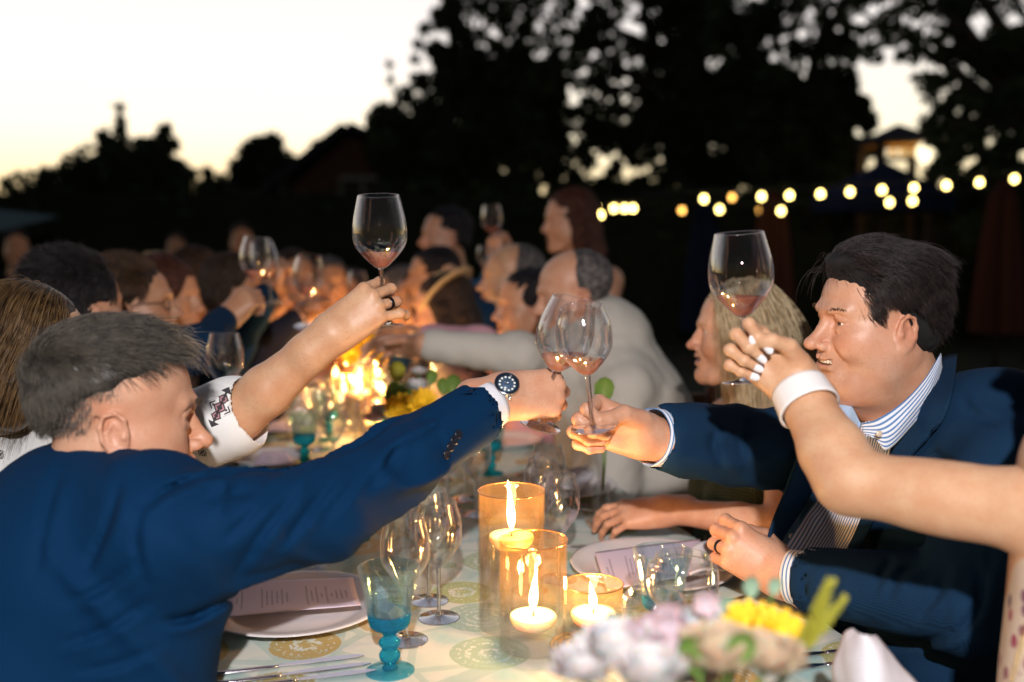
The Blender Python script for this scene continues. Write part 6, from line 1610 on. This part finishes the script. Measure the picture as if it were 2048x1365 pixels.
# ------------------------------------------------------------------ R: smiling dark-haired man, navy blazer, right
MR = head_matrix(1752, 655, 1.64, 190, 3, -2, .94)
nbR = at(1830, 880, 1.74)
SRf, ERf, WRf = at(1668, 905, 1.92), at(1480, 893, 1.78), at(1290, 872, 1.655)
HMR = hand_matrix(WRf, (-1, -.06, .40), (.12, .93, .34), 1.05)
SRn, ERn, WRn = at(2030, 960, 1.46), at(1935, 1205, 1.47), at(1565, 1150, 1.66)
HMN = hand_matrix(WRn, (-.78, .25, .46), (-.50, -.62, .50), 1.05)
hpR, infoR = hand_prims([(62, 80, 46), (64, 82, 46), (58, 88, 46), (62, 84, 44)], [(.020, .030, -.014), (.054, .040, -.030), (.078, .030, -.048), (.090, .014, -.060)], spread=(5, 2, -12, -20), fat=1.12)
hpN, infoN = hand_prims([(55, 78, 40), (58, 80, 40), (60, 80, 40), (62, 76, 40)], [(.022, .028, -.016), (.050, .040, -.030), (.074, .034, -.044), (.090, .020, -.052)], mirror=True, fat=1.12)
P = xf(head_prims(smile=1.0, fat=.6, chin=.008, nose=1.55, neck=False, squint=.75), MR) + [cap(MR @ V((-.016, 0, -.05)), nbR, .070, .083, .03), ell(MR @ V((.020, 0, -.110)), (.052, .056, .030), .04)]
v1 = sculpt(P, .0019)
v2 = sculpt(xf(hpR, HMR) + [cap(WRf, WRf.lerp(ERf, .35), .030, .029, .02)], .0019)
v2b = sculpt(xf(hpN, HMN) + [cap(WRn, WRn.lerp(ERn, .3), .030, .029, .02)], .0019)
v3 = sculpt([cap(WRf.lerp(ERf, .3), ERf, .028, .032, .02), cap(ERf, SRf, .035, .045, .02), cap(WRn.lerp(ERn, .25), ERn, .028, .034, .02), cap(ERn, SRn, .036, .045, .02), cap(SRf, nbR, .06, .07, .03), cap(SRn, nbR, .06, .07, .03), cap(nbR, at(1900, 1500, 1.76), .10, .12, .03)], .010)
v, f = join_vf([v1, v2, v2b, v3])
PR = person_obj(v, f, SK2, 'smiling dark haired man in navy blazer and striped shirt at the right', tint=tint_for(v, MR, stubble=.55, rosy=1.1))
eyes(MR, PR, look=(0, 6))
for k in range(-4, 5):   # upper teeth
    a = k * .0062; c0 = V((.0992 - a * a * 16, a, -.0505)); mb = MB(); mb.lathe(smooth_prof([(0, -.0050), (.0026, -.0047), (.0033, -.001), (.0030, .004), (0, .0045)], 8), 8, c0, M=MR); mb.build('tooth', M_teeth, PR)
ring_on(infoN[2], .5, HMN, M_black, PR, w_=.007)
# blazer
chR = at(1830, 1120, 1.76)
jk = [cap(SRf, at(1985, 880, 1.56), .098, .112, .06), cap(nbR + V((.03, .02, -.06)), nbR + V((.03, .02, -.07)), .11, .11, .05),
      grp([cap(at(1730, 1080, 1.86), at(1745, 1650, 1.80), .150, .175, .06), cap(at(1930, 1040, 1.70), at(1930, 1650, 1.70), .185, .205, .06)], .06),
      grp([cap(SRf, ERf, .082, .070, .02), cap(ERf, WRf.lerp(ERf, .20), .070, .0575, .01)], .04),
      grp([cap(SRn, ERn, .094, .076, .02), cap(ERn, WRn.lerp(ERn, .19), .076, .0565, .01)], .03)]
axR = (WRf - ERf).normalized(); cR = WRf.lerp(ERf, .20); axN = (WRn - ERn).normalized(); cN = WRn.lerp(ERn, .19)
for q_, (c0, ax, r_) in zip(jk[3:5], ((cR, axR, .0545), (cN, axN, .0500))):
    q_[1].extend([cap(c0 + ax * .004, c0 + ax * .10, r_ - .0045, r_ - .0045, .002, 's'), ('cap', (c0 + ax * (.085), c0 + ax * .20, .080, .09), 's', .002)])
# open front: the shirt shows in a wedge
ff = folds([SRf, WRf], .005, 9, 13, 1.5); fn = folds([SRn, ERn], .006, 7, 23, 1.5); fw = folds([ERn, WRn], .0022, 9, 29, 1.5)
crR = creases([(1.0, (1440, 850), (1425, 890), (1450, 940)), (.8, (1500, 840), (1480, 890), (1495, 935)), (1.1, (1640, 870), (1600, 840), (1540, 835)), (1.0, (1850, 1125), (1800, 1150), (1770, 1200)), (.8, (1790, 1120), (1770, 1140), (1740, 1200)), (.9, (1900, 1120), (1880, 1180), (1830, 1240)),
                (.8, (1950, 1120), (1960, 1190), (1930, 1270)), (1.0, (1990, 1090), (1940, 1240), (1840, 1285), (1700, 1275)), (.6, (1680, 1140), (1665, 1180), (1670, 1230)), (.5, (1620, 1130), (1610, 1170), (1618, 1210)), (.8, (1920, 790), (1950, 830), (2000, 850)), (.6, (1860, 900), (1900, 930), (1960, 940))], .0085, 9.0)
def dispR(p):
    a = np.array(SRf); d = np.array(WRf) - a; L_ = np.linalg.norm(d); d /= L_; w1 = np.clip(((p - a) @ d) / .1, 0, 1) * (p[:, 0] < SRf.x)
    b = np.array(ERn); d2 = np.array(WRn) - b; d2 /= np.linalg.norm(d2); w2 = np.clip(((p - b) @ d2) / .06, 0, 1) * (np.linalg.norm(np.cross(p - b, d2), axis=1) < .11)
    return crR(p) + w1 * ff(p) + (1 - w1) * (w2 * fw(p) + (1 - w2) * (.006 * vnoise(p * np.array([9, 9, 5]), 31) + .003 * vnoise(p * 20, 35)))
jv, jf = sculpt(jk, .0055, disp=dispR)
JR = mesh_obj('blazer', jv, jf, M_navy, PR)
_e, _w = np.array(ERn), np.array(WRn); _d = (_w - _e) / np.linalg.norm(_w - _e); _t = np.clip((jv - _e) @ _d, -.05, 1.0)
jt = jv[np.linalg.norm(jv - _e - _t[:, None] * _d, axis=1) > .10]      # without the near sleeve
def front_depth(x, y):
    """depth of the blazer surface nearest the camera along the view ray of a pixel (sampled from its vertices)"""
    r = np.array(at(x, y, 1.0) - CAM); r /= np.linalg.norm(r); q = jt - np.array(CAM); t = q @ r; m = (np.linalg.norm(q - t[:, None] * r, axis=1) < .010)
    return float((t[m] * np.dot(r, np.array(FW))).min()) if m.any() else 1.7
def on_blazer(x, y, off=.004): return at(x, y, front_depth(x, y) - off)
def cloth_grid(rows, off, sm=True):
    D_ = np.array([[front_depth(x, y) for x, y in r_] for r_ in rows]); 
    for _ in range(2):
        E_ = D_.copy(); E_[1:-1] = .5 * D_[1:-1] + .25 * (D_[:-2] + D_[2:]); E_[:, 1:-1] = .5 * E_[:, 1:-1] + .25 * (E_[:, :-2] + E_[:, 2:]); D_ = np.minimum(E_, D_ + .004)
    return [[at(x, y, D_[i, j] - off) for j, (x, y) in enumerate(r_)] for i, r_ in enumerate(rows)]
# shirt front, seen between the lapels
sf = [[(1690, 830), (1730, 845), (1775, 800), (1815, 745)], [(1690, 890), (1725, 900), (1760, 880), (1790, 850)], [(1665, 950), (1700, 960), (1735, 955), (1770, 945)], [(1625, 1010), (1665, 1025), (1700, 1030), (1735, 1030)], [(1585, 1070), (1630, 1085), (1665, 1095), (1700, 1100)], [(1550, 1120), (1590, 1140), (1630, 1150), (1670, 1160)]]
shf = patch('shirt', cloth_grid(sf, .018), M_stripe, PR, 40, 44, .002, lambda S, U, W: .0035 * vnoise(np.stack([U * .35, W * 7, 0 * U], -1), 3) + .002 * vnoise(S * 45, 5), su=19, sv=1)
# collar: band round the neck and two points
def collar(name, rows, off, su, mat=M_stripe, thick=.0016): return patch(name, rows, mat, PR, 26, 12, thick, None, su=su)
cn = MR @ V((0, 0, 0))
c_near = [[at(1882, 706, 1.60), at(1850, 757, 1.56), at(1805, 805, 1.53), at(1755, 838, 1.53), at(1722, 848, 1.55)], [at(1884, 718, 1.595), at(1858, 775, 1.55), at(1818, 828, 1.52), at(1775, 868, 1.52), at(1728, 866, 1.54)], [at(1886, 735, 1.60), at(1862, 800, 1.55), at(1822, 855, 1.53), at(1775, 900, 1.525), at(1752, 878, 1.53)]]
_st = stripe_mat('striped_collar', (.74, .76, .80), (.07, .20, .44), 1.0, axis=1)
patch('collar', c_near, _st, PR, 30, 16, .0018, None, su=1, sv=7)
c_far = [[at(1680, 792, 1.66), at(1690, 800, 1.64), at(1705, 815, 1.62), at(1722, 848, 1.58)], [at(1674, 806, 1.65), at(1686, 818, 1.63), at(1702, 836, 1.61), at(1718, 858, 1.575)], [at(1668, 822, 1.64), at(1680, 838, 1.62), at(1694, 850, 1.60), at(1708, 862, 1.58)]]
patch('collar', c_far, fabric('collar_lining', (.36, .52, .72), 900, .8), PR, 16, 12, .0018)
# lapels
lap = [[(1884, 722), (1895, 715), (1915, 712)], [(1850, 800), (1875, 800), (1905, 790)], [(1805, 868), (1845, 872), (1882, 850)], [(1770, 940), (1808, 925), (1852, 862)], [(1738, 1010), (1768, 990), (1800, 945)], [(1700, 1095), (1720, 1080), (1745, 1050)], [(1672, 1160), (1685, 1150), (1700, 1135)]]
patch('lapel', cloth_grid(lap, .024), M_navy, PR, 16, 40, .004)
lap2 = [[(1672, 800), (1655, 800), (1640, 810)], [(1665, 860), (1640, 855), (1622, 850)], [(1650, 930), (1625, 920), (1600, 905)], [(1610, 1010), (1590, 1000), (1572, 985)], [(1575, 1065), (1560, 1055), (1548, 1045)], [(1548, 1115), (1540, 1110), (1532, 1105)]]
patch('lapel', cloth_grid(lap2, .022), M_navy, PR, 12, 36, .004)
for x, y in ((1655, 1000), (1583, 1073), (1758, 868)):
    q = on_blazer(x, y, .024) if y > 900 else at(x, y, 1.512)
    mb = MB(); Mb = Matrix.Translation(q) @ Matrix.Rotation(R(80), 4, 'X'); mb.lathe([(0, 0), (.0048, 0), (.0052, .001), (.004, .0022), (0, .0018)], 14, M=Mb); mb.build('shirt_button', simple('pearl_button', (.6, .5, .38), .3), PR)
stc = stripe_mat('striped_cuff', (.74, .76, .80), (.10, .24, .48), 9.0, axis=1, duty=.4)
tube_shell('shirt_cuff', [cR - axR * .04, WRf.lerp(ERf, .055)], .0470, .0490, stc, PR, .0025, 44, wob=.015)
tube_shell('shirt_cuff', [cN - axN * .02, WRn.lerp(ERn, .05)], .0450, .0440, stc, PR, .0025, 44, wob=.012)
tube_shell('wrist_band', [WRn.lerp(ERn, .055), WRn.lerp(ERn, .02)], .0345, .0345, M_black, PR, .003, 36)
wine_glass(glass_pose(at(1186, 856, 1.575), at(1163, 622, 1.53)), 'wine glass held upright by the smiling man\'s outstretched hand, touching the leaning one', .026, 'wine glasses raised in the toast', bowl=.044, h=.198)
# hair R: thick dark, swept forward and up from the temples
def shellR(M):
    P = [ell((-.014, 0, .064), (.100, .082, .087), .02), ell((-.045, 0, -.005), (.066, .079, .058), .03), ell((.046, .0, .119), (.042, .048, .021), .03),
         ell((.115, 0, -.008), (.062, .12, .107), .012, 's'), ell((.045, 0, -.070), (.055, .15, .090), .02, 's'), ell((.00, 0, -.10), (.12, .15, .055), .02, 's')]
    v, f = sculpt(xf(P, M), .003, disp=lambda p: .0026 * vnoise(local(p, M) * np.array([50, 150, 60]), 4)); return mesh_obj('hair', v, f, hair_mat('dark_root', (.004, .0035, .004), (.012, .009, .009), rough=.9), PR)
shellR(MR)
HD = hair_mat('dark_hair', (.006, .0045, .005), (.028, .020, .019), rough=.36); HG = hair_mat('greying_hair', (.03, .025, .023), (.20, .17, .15))
groom(MR, 30000, lambda p: (p[:, 2] > -.045) & ~((p[:, 0] > .044 + .006 * HRNG.normal(size=len(p))) & (p[:, 2] < .098 + .004 * HRNG.normal(size=len(p)))) & ~((p[:, 0] > .026 + .005 * HRNG.normal(size=len(p))) & (p[:, 2] < .034 + .006 * HRNG.normal(size=len(p)))), (-.62, .25, .30), (-.55, 0, -.80), .080, .112, 8, .0062, .0040, .0090, .00042, HD, PR, jit=.06, lift_top=.60, front=.27)
sp = scalp_points(HRNG, 1300, lambda p: (p[:, 2] < .070) & (p[:, 2] > .012) & (p[:, 0] < .062) & (p[:, 0] > .022))
S_ = grow(sp, lambda q, k: np.stack([-.30 + 0 * q[:, 0], 0 * q[:, 0], -.95 + 0 * q[:, 0]], 1), 5, .0055, HRNG, lift=[.4, .2, .1, .0, .0], jitter=.14, clear=.006)
S_ = S_[~((np.abs(S_[..., 1]) > .064) & (S_[..., 0] < .022) & (S_[..., 2] < .030)).any(1)]
strands('hair', place(S_, MR), .00036, HG, PR)
sp = scalp_points(HRNG, 14, lambda p: (p[:, 2] > .09) & (p[:, 0] > .045))
S_ = grow(sp, lambda q, k: np.stack([.8 - .12 * k + 0 * q[:, 0], .25 * np.sin(q[:, 1] * 200), .3 - .25 * k + 0 * q[:, 0]], 1), 12, .007, HRNG, lift=[.9, .6, .4, .2] + [0] * 8, jitter=.35, clear=.022)
strands('hair', place(S_, MR), .0004, HD, PR)
for sd in (1, -1):
    t_ = HRNG.random(150); bp = np.stack([.1010 - .018 * t_ ** 2, sd * (.014 + .034 * t_), .0345 + .006 * np.sin(t_ * 2.6)], 1) + HRNG.normal(size=(150, 3)) * .0013
    S_ = np.stack([bp + np.array([.0006, sd * .0022, .0010]) * k for k in range(4)], 1); strands('eyebrow', place(S_, MR), .0004, HD if False else HAIRC['brown'], PR)

# ------------------------------------------------------------------ S: bare arm with white bangle from the right edge
WS = at(1588, 762, 1.385); HMS = hand_matrix(WS, (-.74, .04, .58), (.16, .93, .18), .90)
ES, SS = at(1698, 962, 1.27), at(2075, 1022, 1.14)
hpS, infoS = hand_prims([(50, 86, 52), (54, 88, 52), (58, 88, 52), (62, 86, 50)], [(.020, .030, -.014), (.050, .042, -.032), (.078, .036, -.046), (.098, .022, -.052)], spread=(10, 2, -8, -16))
frS = frame_from(ES, (WS - ES), (0, -1, 0))
v2 = sculpt(xf(hpS, HMS) + [chain([ES, ES.lerp(WS, .28), ES.lerp(WS, .72), WS], [.040, .0430, .033, .0258], .03, ki=.01), cap(ES, SS, .0355, .0420, .030), cap(SS, at(2230, 1000, 1.10), .046, .055, .03), cap(at(2170, 1060, 1.12), at(2170, 1300, 1.12), .06, .07, .03), ell(ES.lerp(SS, .55) + V((0, 0, -.006)), (.10, .038, .038), .03, rot=frame_from(ES, SS - ES, (0, -1, 0)).to_3x3())], .0022, frame=frS)
MSm = head_matrix(2330, 560, 1.12, 178, 0, 0, 1.0); nbS = at(2250, 960, 1.12)
v1 = sculpt(xf(head_prims(smile=.6, female=True, neck=False, detail=False), MSm) + [cap(MSm @ V((-.02, 0, -.05)), nbS, .05, .06, .03), cap(nbS, at(2230, 1700, 1.12), .11, .13, .06)], .008)
v, f = join_vf([v2, v1])
PS = person_obj(v, f, SK1, 'woman cut by the right edge, her bare arm raised with a wide white bangle', tint=tint_for(v, MSm))
for i, o_ in ((0, .0035), (1, .0035), (2, .0035), (3, .003)): nail(infoS[i], HMS, M_nail, PS, (.55, 0, .85) if False else (0, 0, 1) if i == 9 else (math.sin(0), 0, 1), over=o_) if False else None
tip_up = [V((0, 0, -1)), V((0, 0, -1)), V((0, 0, -1)), V((0, 0, -1))]
for i in range(4):
    # nails sit on the outer side of the curled last joint, facing away from the joint's bend centre
    pts = infoS[i][0]; out_ = (pts[3] - pts[1]).cross(V((0, 1, 0))); out_ = out_ if out_.dot(pts[2] - (pts[1] + pts[3]) * .5) > 0 else -out_
    nail(infoS[i], HMS, M_nail, PS, out_, L_=.0135, w_=.0050, over=.003)
nail(infoS[4], HMS, M_nail, PS, V((.1, .35, -1)), L_=.0145, w_=.0060, over=.002)
axS = (WS - ES).normalized(); bc = WS.lerp(ES, .20)
tube_shell('bangle', [bc - axS * .0185, bc + axS * .0185], .0425, .0400, simple('white_enamel', (.82, .80, .78), .12, var=.01), PS, .0035, 56)
wine_glass(glass_pose(at(1492, 766, 1.44), at(1478, 471, 1.435)), 'large wine glass held up by the hand with white nails at right of centre', .030, 'wine glasses raised in the toast', bowl=.0465, h=.216)
M_floral = NT('floral_dress'); _v = M_floral.n('ShaderNodeTexVoronoi', {'Vector': M_floral.n('ShaderNodeTexCoord').outputs['Object'], 'Scale': 42.0}); _d = M_floral.math('LESS_THAN', _v.outputs['Distance'], .34); _sc = M_floral.n('ShaderNodeSeparateColor', {0: _v.outputs['Color']}).outputs[0]
M_floral.principled(Base_Color=M_floral.mix(M_floral.math('MULTIPLY', _d, M_floral.math('GREATER_THAN', _sc, .35)), lin((.62, .52, .42)), M_floral.ramp(_sc, [(.3, (.10, .06, .09)), (.6, (.35, .05, .10)), (1, (.12, .10, .16))])), Roughness=.85); M_floral = M_floral.m
gv, gf = sculpt([cap(at(2200, 1190, 1.10), at(2180, 1700, 1.10), .080, .10, .05), cap(at(2240, 1150, 1.14), at(2250, 1700, 1.14), .11, .14, .05)], .007, disp=lambda p: .004 * vnoise(p * 18, 2))
mesh_obj('dress', gv, gf, M_floral, PS)
mb = MB(); cp = [at(2066, 1215, 1.00), at(2046, 1275, .985), at(2030, 1335, .975), at(2016, 1390, .965)]
for q in spline(cp, 34):
    mb.lathe(smooth_prof([(0, -.0022), (.0022, 0), (0, .0022)], 5), 7, tuple(q))
ch_ = mb.build('bag_chain', M_gold, PS)
# ================================================================== the guests farther along
M_linen = fabric('linen_jacket', (.54, .52, .46), 500, .9, var=.08); M_pink = fabric('pink_shirt', (.62, .34, .38), 500, .9); M_lblue = fabric('pale_blue_shirt', (.34, .42, .62), 500, .9)
M_dgrey = fabric('dark_dress', (.02, .02, .03), 500, .9); M_teals = fabric('blue_shirt', (.03, .10, .22), 500, .9); M_blk = fabric('black_top', (.010, .009, .012), 500, .9); M_coral = fabric('coral_top', (.42, .09, .06), 500, .9); M_greenf = fabric('green_print_dress', (.10, .13, .08), 400, .9, var=.5); M_magenta = fabric('magenta_top', (.35, .02, .12), 500, .9); M_whitec = fabric('white_cotton', (.62, .60, .62), 500, .9)
M_straw = fabric('straw', (.58, .42, .22), 260, .85, bumpv=.5)
X_ = V((1, 0, 0))
def raise_(S, e, w_, hx, hz, **k): return dict(S=S, E=at(*e), W=at(*w_), hx=hx, hz=hz, **k)
# left side, going away
def crop_hair(M, o, col, n=9000): return groom(M, n, lambda q: (q[:, 2] > -.03) & ~((q[:, 0] > .045) & (q[:, 2] < .10)) & ~((q[:, 0] > .02) & (q[:, 2] < .05)), (-.5, .2, .3), (-.4, 0, -.9), .07, .11, 5, .0070, .0055, .0130, .0008, HAIRC[col], o, jit=.15)
o, M, hs = figure('dark haired man behind the golden brown haired woman, only his hair and ear side showing', 155, 632, 2.30, 58, 'short', 'black', M_navy, s=1.02, smile=.2, res=.006, body_yaw=20, arms=[raise_('R', (330, 930, 2.2), (425, 850, 2.3), (.5, 0, .8), (-.3, -.9, .2))])
crop_hair(M, o, 'black')
o, M, hs = figure('man with spectacles and short dark hair, glowing orange, third on the left side', 268, 622, 2.75, 12, 'short', 'brown', M_navy, glasses=True, pitch=-4, s=1.02, arms=[raise_('R', (395, 700, 2.6), (450, 640, 2.75), (.6, .2, .7), (-.3, -.9, .3))], skin=SK3)
held_glass(hs[0][0], 'wine glass raised out of a navy sleeve among the left hand guests', (.1, 0))
crop_hair(M, o, 'brown')
o, M, hs = figure('woman with curly auburn hair beside the man with spectacles', 332, 605, 3.1, -8, 'curly', 'red', M_whitec, female=True, smile=.3, skin=SK3)
o, M, hs = figure('blond haired guest leaning back behind the spectacled man', 322, 572, 4.2, 5, 'short', 'blond', M_coral, skin=SK3, smile=.3)
o, M, hs = figure('woman in an orange lit sleeveless top with her shoulder turned to us', 398, 560, 4.2, 40, 'bun', 'brown', M_magenta, female=True, sleeves='tank', skin=SK3, smile=.2)
o, M, hs = figure('standing man in a pale blue shirt and dark tie behind the left hand guests', 484, 486, 7.6, -70, 'short', 'brown', M_lblue, standing=True, sleeves='short', skin=SK3, s=1.05, res=.009, res_h=.008, group='standing guests')
mb = MB(); nb2 = M @ V((.05, 0, -.2)); mb.box(nb2 + V((.0, -.12, -.16)), (.035, .01, .2)); mb.build('tie', M_dgrey, o)
o, M, hs = figure('dim figure standing far back at left of the pale blue shirted man', 354, 500, 8.6, -80, 'short', 'brown', M_dgrey, standing=True, skin=SK3, res=.010, res_h=.009, group='standing guests')
o, M, hs = figure('shadowy person in black at the far left edge by the canopy', 34, 500, 7.0, -60, 'short', 'black', M_blk, standing=True, skin=SK3, res=.010, res_h=.009, group='standing guests')
gl = [(470, 590, 3.4, 20, 'brown', M_navy), (512, 598, 3.5, 25, 'brown', M_dgrey), (590, 560, 4.6, -60, 'brown', M_coral), (660, 570, 5.0, -70, 'grey', M_whitec), (545, 560, 5.4, -20, 'black', M_magenta), (700, 590, 5.3, -110, 'brown', M_dgrey)]
L_ = ['guest with brown hair in a navy jacket at the left, lifting an orange lit forearm', 'guest bending low over the table with brown hair, white cuff stretched out', 'small distant guest in coral facing the camera at the table end', 'small distant grey haired guest in white at the table end', 'small distant guest in magenta at the table end', 'small distant guest in a dark dress right of the table end']
for i, (x, y, d, yw, hc, sh) in enumerate(gl):
    ar = []
    if i == 0: ar = [raise_('R', (470, 690, 3.2), (535, 585, 3.3), (.25, .1, .95), (-.4, -.9, .1))]
    if i == 1: ar = [raise_('R', (530, 690, 3.4), (592, 640, 3.4), (.8, 0, .5), (-.3, -.95, .1))]
    if i == 2: ar = [raise_('R', (600, 650, 4.4), (612, 610, 4.3), (.1, -.1, .98), (-.4, .9, 0))]
    o, M, hs = figure(L_[i], x, y, d, yw, 'short' if i not in (2, 4) else 'bob', hc, sh, female=(i in (2, 4)), arms=ar, skin=SK3, res=.008, res_h=.007, smile=.4)
wine_glass(glass_pose(at(545, 610, 3.2), at(522, 482, 3.25)), 'tilted wine glass raised in front of the pale blue shirted standing man', .03, 'wine glasses raised in the toast')
wine_glass(glass_pose(at(612, 655, 2.95), at(617, 538, 2.9)), 'blurred wine glass with an orange glint left of the raised ringed hand', .03, 'wine glasses raised in the toast', bowl=.046)
wine_glass(glass_pose(at(490, 655, 3.5), at(482, 532, 3.5)), 'blurred wine glass below the pale blue shirted man', .02, 'wine glasses raised in the toast')
wine_glass(glass_pose(at(718, 650, 4.0), at(714, 545, 4.0)), 'small blurred wine glass just left of the tall glass stem', .02, 'wine glasses raised in the toast', bowl=.04)
# right side
o, M, hs = figure('balding grey haired man in a pale linen jacket stretching one arm left over the table', 1150, 596, 2.85, 188, 'receding', 'grey', M_linen, pitch=10, s=1.0, lean=(.34, 0), skin=SK2, belly=1.1, res=.005, smile=.2, extra=[cap(at(1205, 695, 2.88), at(1255, 940, 2.92), .150, .215, .12)],
                 arms=[raise_('R', (1040, 712, 2.70), (850, 690, 2.72), (-1, .1, .05), (0, .6, .7), curl=RELAX, thumb=RELAX_TH)])
o, M, hs = figure('pink faced bald man with close cropped hair, upright behind the linen jacket', 1026, 565, 3.8, 190, 'receding', 'grey', M_navy, s=1.08, skin=SK1, res=.006, arms=[raise_('R', (985, 630, 3.8), (925, 585, 3.9), (-.5, 0, .8), (.3, .9, 0))])
o, M, hs = figure('woman with a dark bun whose face glows orange, in a pink top', 1056, 622, 3.3, 200, 'bun', 'black', M_pink, female=True, skin=SK3, res=.006, smile=.5, arms=[raise_('R', (960, 690, 3.0), (850, 675, 3.1), (-1, 0, .1), (0, .8, .5), curl=RELAX, thumb=RELAX_TH)])
o, M, hs = figure('guest in a wide straw hat and white top on the right side of the table', 890, 625, 3.6, 172, 'long', 'brown', M_whitec, female=True, hat=M_straw, skin=SK2, res=.007, pitch=10, roll=0)
o, M, hs = figure('standing man with dark hair in a deep blue shirt raising a glass', 893, 478, 4.6, 200, 'short', 'black', M_teals, skin=SK2, s=1.05, res=.007, smile=.3, standing=True, group='standing guests',
                 arms=[raise_('L', (975, 590, 4.3), (990, 520, 4.3), (0, 0, 1), (-.5, -.85, 0))])
wine_glass(glass_pose(at(988, 512, 4.25), at(982, 415, 4.2)), 'small wine glass raised against the dark hedge beside the standing blue shirted man', .03, 'wine glasses raised in the toast', bowl=.044)
wine_glass(glass_pose(at(975, 575, 4.1), at(970, 500, 4.1)), 'small pale glass just below the one raised against the hedge', .02, 'wine glasses raised in the toast', bowl=.036, h=.17)
o, M, hs = figure('standing woman with long auburn hair and a black sleeveless top', 1142, 446, 4.3, 190, 'long', 'red', M_blk, female=True, body_yaw=232, sleeves='tank', skin=SK2, s=1.05, res=.006, smile=.6, standing=True, group='standing guests', pitch=6)
o, M, hs = figure('dark haired guest between the straw hat and the standing blue shirt', 868, 560, 4.2, 185, 'short', 'black', M_dgrey, skin=SK3, res=.008, res_h=.007)
o, M, hs = figure('grey haired guest far down the right side beside the tall glass stem', 800, 590, 4.8, 175, 'short', 'grey', M_navy, skin=SK3, res=.008, res_h=.007)
o, M, hs = figure('guest with reddish hair far down the right side near the straw hat', 838, 605, 4.4, 180, 'bob', 'red', M_dgrey, female=True, skin=SK3, res=.008, res_h=.007)
# blond woman next to the smiling man
o, M, hs = figure('blond woman smiling in profile with bare shoulders, left of the smiling man', 1478, 676, 2.2, 174, 'long', 'blond', M_greenf, female=True, sleeves='tank', skin=SK2, res=.0042, res_h=.004, s=.90, smile=.8, body_yaw=188,
                 arms=[raise_('L', (1560, 1050, 1.93), (1330, 1020, 2.05), (-1, .15, -.1), (-.1, -.5, .85), curl=RELAX, thumb=RELAX_TH)])
PQ = o
sp = scalp_points(HRNG, 6000, lambda p: (p[:, 2] > .03) & ~((p[:, 0] > .055) & (p[:, 2] < .115)))
def dirQ(q, k):
    sgn = np.where(q[:, 1] > 0, 1.0, -1.0); return np.stack([-.35 + .12 * (k > 7) + 0 * sgn, sgn * (.6 if k < 4 else .03), -.5 - .2 * k + 0 * sgn], 1)
S_ = grow(sp, dirQ, 16, .020, HRNG, lift=[.3] + [.05] * 15, jitter=.07, clear=.009); strands('hair', place(S_, M), .0007, HAIRC['blond'], PQ)
mb = MB(); wq = hs[0][0] @ V((-.02, 0, 0)); a_ = (hs[0][0].to_3x3() @ V((1, 0, 0))).normalized(); mb.v = []; tube_shell('wrist_band', [wq - a_ * .008, wq + a_ * .012], .029, .029, M_black, PQ, .003, 28)
# chair behind the blond woman
M_chair = simple('chair_wood', (.22, .08, .035), .5, var=.3)
cb = at(1300, 960, 3.0); cb = V((cb.x, cb.y, 0)); t = empty('dining_chair', cb); tag(t, 'reddish wooden chair whose back top shows left of the blond woman', 'chair')
zt = at(1300, 775, 3.0).z
for dx in (-.19, .19):
    mb = MB(); mb.tube([cb + V((dx, 0, 0)), cb + V((dx, .02, .45)), cb + V((dx, .06, zt))], .016, 8); mb.build('rear_leg', M_chair, t)
    mb = MB(); mb.tube([cb + V((dx, -.38, 0)), cb + V((dx, -.38, .44))], .016, 8); mb.build('front_leg', M_chair, t)
mb = MB(); mb.box(cb + V((0, -.18, .455)), (.22, .21, .018)); mb.build('seat', M_chair, t)
for k in (0, 1): mb = MB(); mb.box(cb + V((0, .045, zt - .05 - .13 * k)), (.172, .010, .028)); mb.build('back_rail', M_chair, t)
bpy.context.view_layer.update()
